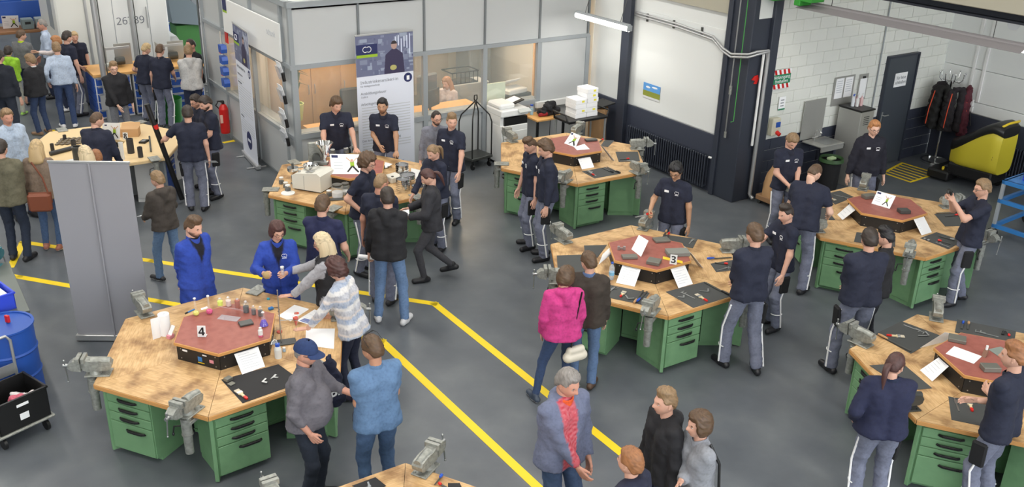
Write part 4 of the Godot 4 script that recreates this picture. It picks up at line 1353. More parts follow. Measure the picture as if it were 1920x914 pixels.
func items_bench_machine() -> void:
	# cream tabletop mill with bowl, feeder arm and chrome funnel
	var m := thing("sieving_machine", "cream tabletop milling machine with a chrome hopper", "machine", V(5.074, 0.800, -12.753), face(-20))
	var g := G.new()
	g.slab(PV([-0.24, 0.02, 0.24, 0.02, 0.24, 0.26, 0.18, 0.30, -0.16, 0.26, -0.24, 0.22]), -0.19, 0.19)
	obj("housing", g, mat("machine_cream", C(222, 220, 210), 0.45), m)
	obj("base", G.new().bx(V(0, 0.012, 0), V(0.44, 0.024, 0.34)), "black_plastic", m)
	obj("seam", G.new().bx(V(-0.04, 0.13, 0.191), V(0.004, 0.22, 0.002)), "office_frame_dark", m)
	obj("control_panel", G.new().box(Transform3D(Basis(Vector3.BACK, 0.12), V(0.03, 0.293, 0.11)), V(0.12, 0.008, 0.08)), "steel_brushed", m)
	obj("knob", G.new().cyl(V(0.02, 0.28, 0.14), V(0.02, 0.31, 0.14), 0.015).cyl(V(-0.15, 0.25, 0.12), V(-0.15, 0.29, 0.12), 0.02), "steel", m)
	obj("bowl", G.new().lathe([Vector2(0.09, 0.27), Vector2(0.115, 0.29), Vector2(0.12, 0.335), Vector2(0.11, 0.335), Vector2(0.10, 0.30), Vector2(0, 0.295)], T(V(-0.06, 0, -0.06)), 24), "chrome", m)
	var f := thing("vibratory_feeder", "grey feeder with a chrome funnel standing behind the mill", "feeder", V(5.346, 0.800, -13.030), face(-12))
	obj("back_plate", G.new().box(Transform3D(Basis(Vector3.UP, 0.5), V(-0.10, 0.33, 0)), V(0.22, 0.50, 0.05), 0.015), "vise_iron", f)
	obj("motor", G.new().cyl(V(-0.08, 0.36, 0.03), V(-0.04, 0.36, 0.12), 0.06), "vise_dark", f)
	obj("channel", G.new().bx(V(0.03, 0.30, 0.10), V(0.22, 0.05, 0.08), 0.006), "steel", f)
	obj("funnel", G.new().lathe([Vector2(0.025, 0.32), Vector2(0.035, 0.42), Vector2(0.13, 0.60), Vector2(0.136, 0.60), Vector2(0.13, 0.595), Vector2(0.03, 0.42)], T(V(0.07, 0, 0.06)), 28), "chrome", f)
	obj("control_box", G.new().box(Transform3D(Basis(Vector3.RIGHT, -0.5), V(0.11, 0.20, 0.18)), V(0.17, 0.10, 0.08), 0.008), "machine_cream", f)
	obj("display", G.new().box(Transform3D(Basis(Vector3.RIGHT, -0.5), V(0.11, 0.222, 0.218)), V(0.13, 0.06, 0.004)), "black_plastic", f)
	obj("stand_foot", G.new().bx(V(-0.02, 0.04, 0.02), V(0.22, 0.08, 0.2), 0.008), "vise_dark", f)
	sheet([V(5.448, 1.200, -12.974), V(5.848, 1.200, -12.722), V(5.692, 1.002, -12.429), V(5.323, 1.002, -12.637)], "large white event card with a green jumping figure, machine bench", 0, true)
	# mortar mill, jars
	var mo := thing("cutting_mill", "small chrome laboratory mill on a stem beside the cream machine", "mill", V(4.874, 0.800, -13.026))
	obj("stem", G.new().lathe([Vector2(0, 0), Vector2(0.05, 0), Vector2(0.05, 0.02), Vector2(0.035, 0.04), Vector2(0.035, 0.16), Vector2(0.05, 0.18), Vector2(0.08, 0.22), Vector2(0.085, 0.27), Vector2(0, 0.27)], Transform3D(), 22), "chrome", mo)
	obj("lid_knob", G.new().cyl(V(0, 0.27, 0), V(0, 0.33, 0), 0.018), "vise_dark", mo)
	obj("side_handle", G.new().cyl(V(0.07, 0.25, 0), V(0.2, 0.24, 0.0), 0.01), "steel", mo)
	var js := [[V(4.725, 0.800, -13.137), "white-capped sample jar nearest the bare vise plate", 0.04, 0.105, C(52, 52, 54)], [V(4.720, 0.800, -12.954), "white-capped sample jar in the middle of three by the machine", 0.04, 0.085, C(60, 60, 62)], [V(4.689, 0.800, -12.790), "white-capped sample jar before the white disc", 0.045, 0.1, C(44, 44, 46)], [V(5.127, 0.800, -12.311), "white-capped dark sample jar under the platform", 0.042, 0.09, C(42, 42, 44)], [V(5.351, 0.800, -12.157), "white-capped dark sample jar beside the clear jars", 0.042, 0.09, C(42, 42, 44)], [V(6.179, 0.800, -14.021), "white-capped jar behind the event card", 0.045, 0.09, C(90, 90, 90)], [V(6.348, 0.800, -14.056), "tall white-capped jar at the leaning person's hand", 0.045, 0.10, C(90, 90, 90)], [V(5.955, 0.800, -14.050), "white-capped jar by the chrome funnel", 0.045, 0.09, C(90, 90, 90)]]
	for j in js:
		jar(j[0], j[2], j[3], j[4], 0.5, "white_plastic", j[1], "white-capped sample jars")
	jar(V(5.224, 0.800, -12.230), 0.085, 0.19, C(236, 236, 236), 0.4, "vise_dark", "large clear jar half full of white granules", "large clear jars")
	jar(V(5.370, 0.800, -12.273), 0.065, 0.17, C(226, 226, 222), 0.3, "vise_dark", "second clear jar with a grey lid beside the larger one", "large clear jars")
	tag(obj("white_disc", G.new().cyl(V(0, 0, 0), V(0, 0.012, 0), 0.10, -1, 28), "white_plastic", null, T(V(4.656, 0.800, -12.706))), "round white lid lying before the sample jars", "lid")
	flat("steel_rail", [V(5.041, 0.800, -12.210), V(5.386, 0.800, -12.087), V(5.356, 0.800, -12.005), V(5.007, 0.800, -12.131)], 0.012, "vise_dark", "dark flat steel bar under the sample jars", "bar")
	steel_sieves(V(6.455, 0.800, -12.571), 6, 0.10, "tall rear stack of shiny test sieves")
	steel_sieves(V(6.162, 0.800, -11.977), 6, 0.10, "front stack of shiny test sieves")
	steel_sieves(V(6.357, 0.800, -12.211), 5, 0.115, "middle stack of shiny test sieves")
	var sb := thing("sieve_shaker", "white shaker base under the rear sieve stack", "shaker", V(6.280, 0.800, -12.447), 0.2)
	obj("housing", G.new().bx(V(-0.04, 0.045, 0), V(0.22, 0.09, 0.2), 0.01), "machine_cream", sb)
	obj("dial", G.new().cyl(V(-0.1, 0.09, 0.05), V(-0.1, 0.1, 0.05), 0.02), "vise_dark", sb)
	var pan := thing("steel_bowl", "wide shiny bowl at the ponytailed reader's hand", "bowl", V(6.382, 0.800, -11.904))
	obj("wall", G.new().lathe([Vector2(0, 0), Vector2(0.09, 0), Vector2(0.10, 0.06), Vector2(0.106, 0.064), Vector2(0.098, 0.06), Vector2(0.085, 0.008), Vector2(0, 0.006)], Transform3D(), 26), "chrome", pan)
	flat("tray", [V(6.682, 0.800, -12.701), V(6.757, 0.800, -12.543), V(6.510, 0.800, -12.207), V(6.477, 0.800, -12.335)], 0.05, "white_plastic", "white parts tray behind the sieve stacks", "tray")
	sheet([V(6.491, 0.801, -13.342), V(6.580, 0.801, -13.140), V(6.372, 0.801, -12.989), V(6.324, 0.801, -13.194)], "small white sheet beside the rear sieve stack", 3)
	var hd := thing("headset", "grey headset-like clamp lying by the curly head", "clamp", V(6.318, 0.800, -12.993), 0.4)
	obj("block", G.new().bx(V(0, 0.04, 0), V(0.09, 0.08, 0.08), 0.02), "vise_dark", hd)
	obj("cable", G.new().tube([V(0.04, 0.01, 0), V(0.1, 0.008, 0.05), V(0.14, 0.008, 0.0), V(0.17, 0.008, 0.06)], 0.006, 6), "black_plastic", hd)


func items_benches_right() -> void:
	# bench of the photographing person
	sheet([V(11.572, 1.160, -7.784), V(11.621, 1.160, -7.509), V(11.486, 1.002, -7.481), V(11.437, 1.002, -7.749)], "white event card with a jumping figure, photographer's bench", 0, true)
	block(V(11.605, 1.002, -7.923), face(20), V(0.20, 0.05, 0.11), "steel_block", "pale steel block behind the photographer's event card", "steel plates")
	block(V(11.535, 1.002, -7.290), face(6), V(0.15, 0.05, 0.12), "vise_dark", "dark steel block before the photographer's event card", "steel plates")
	sheet([V(11.336, 0.985, -7.979), V(11.221, 0.985, -7.778), V(10.990, 0.802, -7.853), V(11.092, 0.802, -8.029)], "white sheet leaning towards the bending person, photographer's bench", 5)
	sheet([V(11.188, 0.985, -7.492), V(11.319, 0.985, -7.302), V(11.287, 0.802, -7.274), V(11.116, 0.802, -7.461)], "white sheet leaning behind the dark quiff, photographer's bench", 5)
	sheet([V(11.528, 0.985, -7.136), V(11.761, 0.985, -7.139), V(11.709, 0.802, -6.919), V(11.482, 0.802, -6.920)], "white sheet leaning above the front vise, photographer's bench", 5)
	flat("paper_sheet", [V(11.524, 0.985, -8.071), V(11.750, 0.985, -8.069), V(11.787, 0.960, -8.073), V(11.584, 0.950, -8.093)], 0.003, "paper", "thin white sheet tucked at the far rim of the photographer's platform", "sheet")
	flat("paper_sheet", [V(12.063, 0.985, -7.490), V(11.993, 0.985, -7.336), V(12.068, 0.940, -7.353), V(12.112, 0.940, -7.497)], 0.003, "office_frame", "grey folder edge at the rim of the photographer's platform", "folder")
	mat_on([V(11.586, 0.801, -8.700), V(11.952, 0.801, -8.678), V(11.908, 0.801, -8.385), V(11.400, 0.801, -8.318)], "dark mat with pliers at the bending person's hands")
	mat_on([V(10.967, 0.801, -8.368), V(11.168, 0.801, -8.302), V(10.898, 0.801, -7.909), V(10.657, 0.801, -8.048)], "dark mat under the vise at the bending person")
	mat_on([V(12.362, 0.801, -7.324), V(12.734, 0.801, -7.158), V(12.291, 0.801, -6.852), V(12.072, 0.801, -6.956)], "dark mat beside the photographer's elbow")
	mat_on([V(11.381, 0.801, -6.874), V(11.770, 0.801, -6.886), V(11.821, 0.801, -6.513), V(11.376, 0.801, -6.442)], "dark mat crowded with tools before the photographer")
	mat_on([V(10.788, 0.801, -7.456), V(10.873, 0.801, -7.363), V(10.551, 0.801, -7.148), V(10.476, 0.801, -7.254)], "grey mat behind the sweatshirted back")
	mat_on([V(11.075, 0.801, -7.202), V(11.068, 0.801, -7.035), V(10.809, 0.801, -6.853), V(10.801, 0.801, -6.981)], "grey mat behind the black pullover")
	file_tool(V(12.632, 0.805, -7.109), V(12.395, 0.805, -7.174), "red-handled scraper beside the photographer's elbow", "red_plastic")
	file_tool(V(12.744, 0.805, -7.165), V(12.392, 0.805, -7.319), "long dark file beside the photographer's elbow", "black_plastic")
	file_tool(V(11.502, 0.805, -6.688), V(11.539, 0.805, -6.520), "red-handled brush-like scraper in the crowded mat", "red_plastic")
	caliper(V(11.441, 0.805, -6.454), V(11.426, 0.805, -6.669), "silver caliper at the rim of the crowded mat")
	file_tool(V(11.708, 0.805, -6.568), V(11.650, 0.805, -6.772), "slim file across the crowded mat", "steel")
	block(V(11.414, 0.805, -6.823), 0.3, V(0.04, 0.012, 0.03), "steel", "small bright steel tile on the crowded mat", "bright tiles")
	block(V(11.409, 0.805, -6.763), 0.3, V(0.04, 0.012, 0.03), "steel", "second bright steel tile beside the first on the crowded mat", "bright tiles")
	caliper(V(11.702, 0.805, -8.595), V(11.782, 0.805, -8.393), "silver caliper on the mat with pliers")
	brush(V(11.546, 0.805, -8.527), V(11.518, 0.805, -8.415), "small red-tipped brush on the mat with pliers")
	file_tool(V(11.407, 0.805, -8.581), V(11.345, 0.805, -8.313), "file with blue grip beside the mat with pliers")
	file_tool(V(11.295, 0.805, -8.518), V(11.249, 0.805, -8.293), "dark file nearest the bending person", "black_plastic")
	block(V(10.765, 0.805, -7.350), 0.3, V(0.05, 0.012, 0.035), "steel", "bright steel tile behind the sweatshirted back")
	# bench of the braided ponytail
	sheet([V(8.555, 0.985, -4.613), V(8.473, 0.985, -4.462), V(8.200, 0.802, -4.501), V(8.286, 0.802, -4.702)], "white clipboard sheet leaning on the near flank of the platform, ponytail bench", 8)
	sheet([V(8.688, 1.002, -4.626), V(8.744, 1.002, -4.352), V(8.534, 1.002, -4.307), V(8.471, 1.002, -4.579)], "white printed sheet flat on the red platform, ponytail bench", 6)
	sheet([V(8.903, 0.985, -4.877), V(8.970, 0.985, -4.796), V(8.934, 0.860, -4.876), V(8.697, 0.802, -4.990)], "grey-backed sheet leaning on the far flank of the platform, ponytail bench", 0)
	sheet([V(8.466, 0.985, -4.202), V(8.520, 0.985, -4.122), V(8.546, 0.802, -4.128), V(8.491, 0.802, -4.197)], "white sheet leaning beside the crossed arms, ponytail bench", 5)
	block(V(8.826, 1.002, -4.686), face(-24), V(0.17, 0.04, 0.13), "steel_block", "pale steel block at the far corner of the platform, ponytail bench", "steel plates")
	block(V(8.567, 1.002, -4.155), face(0), V(0.17, 0.05, 0.11), "steel_block", "thick steel block before the crossed arms", "steel plates")
	flat("steel_sheet", [V(8.934, 1.002, -4.401), V(9.098, 1.002, -4.366), V(9.076, 1.002, -4.214), V(8.866, 1.002, -4.179)], 0.004, mat("green_steel", C(150, 160, 152), 0.4, 0.3), "greenish steel sheet at the platform's far side, ponytail bench", "sheet")
	var fx := thing("dial_gauge", "brown wooden clamp with a white top on the red platform", "clamp", V(8.788, 1.002, -4.350), 0.3)
	obj("wedge", G.new().slab(PV([-0.05, 0, 0.05, 0, 0.04, 0.06, 0.0, 0.05]), -0.02, 0.02), mat("brown_wood", C(122, 84, 66), 0.6), fx)
	obj("peg", G.new().cyl(V(0.03, 0.04, 0), V(0.03, 0.10, 0), 0.013), "white_plastic", fx)
	mat_on([V(8.541, 0.801, -5.441), V(9.053, 0.801, -5.480), V(9.139, 0.801, -5.027), V(8.504, 0.801, -4.964)], "large grey mat with scriber and brush at the dark vise")
	mat_on([V(9.645, 0.801, -5.172), V(9.963, 0.801, -4.660), V(9.612, 0.801, -4.483), V(9.341, 0.801, -5.004)], "grey mat with blue-handled file at the far edge, ponytail bench")
	mat_on([V(7.916, 0.801, -5.038), V(8.251, 0.801, -4.886), V(8.085, 0.801, -4.422), V(7.829, 0.801, -4.531)], "grey mat half hidden by the ponytail's shoulder")
	mat_on([V(8.090, 0.801, -4.248), V(8.275, 0.801, -3.959), V(7.900, 0.801, -3.768), V(7.746, 0.801, -3.985)], "grey mat with caliper and brush before the crossed arms")
	brush(V(8.610, 0.805, -5.349), V(8.752, 0.805, -5.222), "red-tipped brush on the large grey mat")
	caliper(V(8.989, 0.805, -5.407), V(9.033, 0.805, -5.166), "long silver caliper on the large grey mat")
	try_square(V(9.004, 0.805, -5.100), 2.6, "try square on the large grey mat", 0.12)
	file_tool(V(8.539, 0.805, -5.406), V(8.536, 0.805, -4.988), "large file with a wooden grip along the large grey mat", "kraft", 0.03)
	file_tool(V(9.636, 0.805, -5.094), V(9.469, 0.805, -5.005), "short file with blue grip on the far grey mat")
	file_tool(V(9.677, 0.805, -5.054), V(9.515, 0.805, -4.963), "short file with pale grip on the far grey mat", "kraft")
	caliper(V(9.654, 0.805, -4.682), V(9.553, 0.805, -4.897), "white steel rule on the far grey mat")
	block(V(9.782, 0.805, -4.703), 0.4, V(0.09, 0.02, 0.03), "black_plastic", "black case on the far grey mat")
	file_tool(V(9.769, 0.805, -4.627), V(9.866, 0.805, -4.710), "red-handled tool on the far grey mat", "red_plastic")
	caliper(V(7.933, 0.805, -4.031), V(8.107, 0.805, -4.197), "silver caliper on the mat before the crossed arms")
	brush(V(8.036, 0.805, -3.958), V(8.181, 0.805, -4.097), "red-tipped brush on the mat before the crossed arms")
	# corner bench at the lower edge
	mat_on([V(2.572, 0.801, -6.023), V(2.785, 0.801, -6.024), V(2.809, 0.801, -5.876), V(2.629, 0.801, -5.843)], "black mat on the corner bench at the picture's lower edge", true)
	file_tool(V(3.265, 0.805, -5.747), V(3.149, 0.805, -5.669), "screwdriver with blue grip on the corner bench", "blue_plastic", 0.01)
	file_tool(V(3.182, 0.805, -5.665), V(3.218, 0.805, -5.569), "red-handled tool on the corner bench", "red_plastic")
	caliper(V(2.702, 0.805, -5.994), V(2.678, 0.805, -5.903), "silver rule on the corner bench's black mat")
	flat("rubber_mat", [V(3.259, 0.801, -5.640), V(3.342, 0.801, -5.589), V(3.318, 0.801, -5.497), V(3.214, 0.801, -5.562)], 0.003, "dark_rubber", "second black mat on the corner bench", "mat")


func carbon_tube(at: Vector3, r: float, h: float, material: Variant, label: String) -> void:
	var o := obj("carbon_tube", G.new().lathe([Vector2(r * 0.8, 0), Vector2(r, 0), Vector2(r, h), Vector2(r * 0.8, h), Vector2(r * 0.8, h * 0.3)], Transform3D(), 20), material, null, T(at))
	tag(o, label, "tube", "tubes on the pale bench")


func items_bench8() -> void:
	mat("carbon", C(52, 52, 54), 0.5)
	number_sign(V(3.273, 0.800, -16.460), face(0), "8", "white sign with a black number 8 on the pale bench")
	var cb := thing("cardboard_box", "open brown cardboard box behind the number 8 sign", "box", V(3.401, 0.800, -16.666), face(10))
	obj("body", G.new().bx(V(0, 0.07, 0), V(0.30, 0.14, 0.2), 0.004), "cardboard", cb)
	obj("flap", G.new().box(Transform3D(Basis(Vector3.RIGHT, 0.5), V(0, 0.16, -0.12)), V(0.3, 0.004, 0.1)), "cardboard", cb)
	sheet([V(2.973, 1.100, -16.612), V(3.215, 1.100, -16.445), V(3.190, 0.800, -16.506), V(2.939, 0.800, -16.645)], "white event card with a jumping figure on the pale bench", 0, true)
	carbon_tube(V(2.980, 0.800, -15.433), 0.035, 0.28, "white_plastic", "white tube standing on a black foot, pale bench")
	carbon_tube(V(3.174, 0.800, -15.695), 0.055, 0.24, "carbon", "thick mottled carbon tube beside the white one")
	carbon_tube(V(3.251, 0.800, -15.403), 0.04, 0.17, "carbon", "short carbon tube at the near rim of the pale bench")
	carbon_tube(V(2.450, 0.800, -16.417), 0.04, 0.13, "carbon", "short carbon tube near the bending jacket")
	carbon_tube(V(2.388, 0.800, -15.733), 0.08, 0.22, "vise_dark", "wide grey pot above the ash-blond head")
	carbon_tube(V(2.125, 0.800, -16.406), 0.03, 0.12, "carbon", "small carbon tube at the far rim of the pale bench")
	carbon_tube(V(2.403, 0.800, -16.907), 0.028, 0.09, "carbon", "tiny carbon tube among the blocks")
	for i in 14:
		var o := obj("carbon_ring", G.new().rings([G.circle(V(-0.015, 0.035, 0), V(0, 0.035, 0), V(0, 0, 0.035), 12), G.circle(V(0.015, 0.035, 0), V(0, 0.035, 0), V(0, 0, 0.035), 12)]), "carbon", null, T((V(2.058, 0.800, -16.162)).lerp(V(2.385, 0.800, -16.293), i / 13.0), 0.25))
		tag(o, "black carbon ring in the long row on the pale bench", "ring", "row of carbon rings")
	for i in 5:
		for j in 4:
			var p: Vector3 = (V(2.248, 0.800, -16.692)).lerp(V(2.557, 0.800, -16.587), i / 4.0) + ((V(2.378, 0.800, -16.954)) - (V(2.248, 0.800, -16.692))) * (j / 3.0)
			var o := obj("carbon_bar", G.new().bx(V(0, 0.012, 0), V(0.075, 0.024, 0.05), 0.003), mat("carbon_bar", C(112, 102, 88), 0.6), null, T(p, 0.6))
			tag(o, "small brown-grey bar in the grid of samples on the pale bench", "bar", "grid of sample bars")
	var bc := thing("black_case", "open black case beside the carbon tubes", "case", V(3.495, 0.800, -16.168), 0.9)
	obj("tray", G.new().bx(V(0, 0.015, 0), V(0.16, 0.03, 0.11), 0.003), "black_plastic", bc)
	obj("content", G.new().bx(V(0, 0.032, 0), V(0.1, 0.006, 0.06)), "steel", bc)
	tag(obj("carbon_rod", G.new().cyl(V(3.646, 0.815, -16.406), V(3.457, 0.815, -15.580), 0.014, -1, 12), "vise_dark"), "thin grey rod lying on the pale bench", "rod")
	flat("paper_sheet", [V(2.111, 0.800, -15.799), V(2.342, 0.800, -15.820), V(2.353, 0.800, -15.633), V(2.159, 0.800, -15.682)], 0.002, "paper", "white papers at the near corner of the pale bench", "sheet")


# ------------------------------------------------------------------ banners, wall fittings, furniture along the walls
# picture printed at the head of the banners: machinery, light bars and a worker in dark clothes
func banner_picture(seed_: int, worker: float) -> ImageTexture:
	var im := Image.create(220, 132, false, Image.FORMAT_RGB8)
	var rng := RandomNumberGenerator.new()
	rng.seed = seed_
	im.fill(Color(0.42, 0.44, 0.55))
	for i in 90:
		var c := Color(0.36, 0.38, 0.5).lerp(Color(0.62, 0.66, 0.74), rng.randf())
		im.fill_rect(Rect2i(rng.randi_range(0, 210), rng.randi_range(0, 120), rng.randi_range(4, 30), rng.randi_range(3, 18)), c)
	for i in 6:
		im.fill_rect(Rect2i(150 + i * 11, rng.randi_range(4, 20), 4, rng.randi_range(30, 70)), Color(0.84, 0.87, 0.94))
	var cx := int(220 * worker)
	for y in 132:
		for x in 220:
			var dx := absf(x - cx)
			var body := y > 50 and dx < 8 + minf((y - 50) * 1.3, 24) + (y - 50) * 0.1
			var head := Vector2(x - cx, (y - 38) * 0.85).length() < 12
			if body:
				im.set_pixel(x, y, Color(0.22, 0.2, 0.32))
			if head:
				im.set_pixel(x, y, Color(0.70, 0.58, 0.54) if y > 34 else Color(0.2, 0.17, 0.18))
			if Vector2(x - cx + 4, (y - 112) * 1.5).length() < 13:
				im.set_pixel(x, y, Color(0.70, 0.68, 0.42))
	return ImageTexture.create_from_image(im)


# roll-up banner: local x along its width, face to +z, origin on the floor at the middle
func rollup(at: Vector3, turn: float, w: float, h: float, label: String, texts: Array, seed_: int, emblem_low: bool) -> Node3D:
	var t := thing("rollup_banner", label, "banner", at, turn)
	var y0 := 0.09
	obj("cassette", G.new().bx(V(0, 0.05, 0), V(w + 0.04, 0.08, 0.09), 0.01), "aluminium", t)
	for s in [-0.36, 0.36]:
		obj("foot", G.new().bx(V(s * w, 0.012, 0.0), V(0.04, 0.02, 0.36), 0.004), "aluminium", t)
	obj("pole", G.new().cyl(V(0, 0.08, -0.035), V(0, h - 0.02, -0.012), 0.012), "aluminium", t)
	var sh := obj("printed_sheet", G.new().bx(V(0, (y0 + h) / 2, 0), V(w, h - y0, 0.004)), mat("banner_white", C(222, 226, 238), 0.6), t)
	obj("top_rail", G.new().bx(V(0, h + 0.01, 0), V(w + 0.02, 0.03, 0.02), 0.004), "aluminium", t)
	var ph := h * 0.26
	var q := QuadMesh.new()
	q.size = Vector2(w, ph)
	var pm := mat("banner_picture_%d" % seed_, Color.WHITE, 0.6)
	pm.albedo_texture = banner_picture(seed_, 0.66)
	obj("picture", q, pm, sh, T(V(0, h - ph / 2, 0.004)))
	obj("logo_block", G.new().bx(V(-w * 0.31, h - ph * 0.34, 0.006), V(w * 0.36, ph * 0.25, 0.003)), "navy_print", sh)
	obj("logo_stripe", G.new().bx(V(-w * 0.31, h - ph * 0.50, 0.006), V(w * 0.36, ph * 0.07, 0.003)), "lime_print", sh)
	var lg := G.new()
	for s in [-1.0, 1.0]:
		var arc := []
		for i in 11:
			var a := deg_to_rad(55.0 + i * 25.0) if s < 0 else deg_to_rad(235.0 + i * 25.0)
			arc.append(V(-w * 0.31 + s * 0.03 + cos(a) * 0.045, h - ph * 0.34 + sin(a) * 0.045, 0.009))
		lg.tube(arc, 0.006, 5)
	obj("logo_rings", lg, "paper", sh)
	var y := h - ph - 0.10
	for e in texts:
		var tm := letters(e[0], e[1], 0.002)
		tm.horizontal_alignment = HORIZONTAL_ALIGNMENT_LEFT
		obj("lettering", tm, "grey_print", sh, T(V(-w * 0.44, y, 0.004)))
		y -= e[1] * 1.5 + e[2]
		for i in int(e[3]):
			var ww := w * (0.86 if i < int(e[3]) - 1 else 0.4)
			obj("text_line", G.new().bx(V(-w * 0.43 + ww / 2, y, 0.003), V(ww, 0.014, 0.001)), "pale_print", sh)
			y -= 0.048
	var ex := w * 0.40
	obj("round_emblem", G.new().cyl(V(0, 0, 0.002), V(0, 0, 0.005), w * 0.075, -1, 28), "navy_print", sh, T(V(ex, h - ph - 0.10, 0)))
	obj("emblem_mark", G.new().bx(V(0, 0, 0.006), V(w * 0.05, w * 0.07, 0.002), 0.0005), "paper", sh, T(V(ex, h - ph - 0.105, 0)))
	if emblem_low:
		obj("round_emblem", G.new().cyl(V(0, 0, 0.002), V(0, 0, 0.005), w * 0.17, -1, 32), "navy_print", sh, T(V(w * 0.02, 0.42, 0)))
		obj("emblem_mark", G.new().bx(V(0, 0, 0.006), V(w * 0.2, 0.05, 0.002)), "banner_white", sh, T(V(w * 0.02, 0.42, 0)))
	else:
		for i in 2:
			obj("footer_line", G.new().bx(V(-w * 0.05, 0.34 - i * 0.13, 0.003), V(w * 0.7, 0.06, 0.001)), mat("footer_print", C(176, 190, 222), 0.8), sh)
	return t


func radiator(called_label: String, at: Vector3, turn: float, n: int, pitch: float, y0: float, y1: float) -> void:
	var t := thing("radiator", called_label, "radiator", at, turn)
	var fin := G.new()
	for s in [-1.0, 1.0]:
		fin.cyl(V(0, y0, s * 0.035), V(0, y1, s * 0.035), 0.014, -1, 8)
	fin.bx(V(0, y1 - 0.015, 0), V(0.034, 0.05, 0.10), 0.012).bx(V(0, y0 + 0.02, 0), V(0.034, 0.05, 0.10), 0.012)
	var m := fin.mesh()
	for i in n:
		obj("fin", m, "steel_column", t, T(V((i - (n - 1) / 2.0) * pitch, 0, 0)))
	obj("valve", G.new().cyl(V(-(n / 2.0) * pitch - 0.02, y1 - 0.02, 0), V(-(n / 2.0) * pitch - 0.12, y1 - 0.02, 0.02), 0.02), "white_plastic", t)


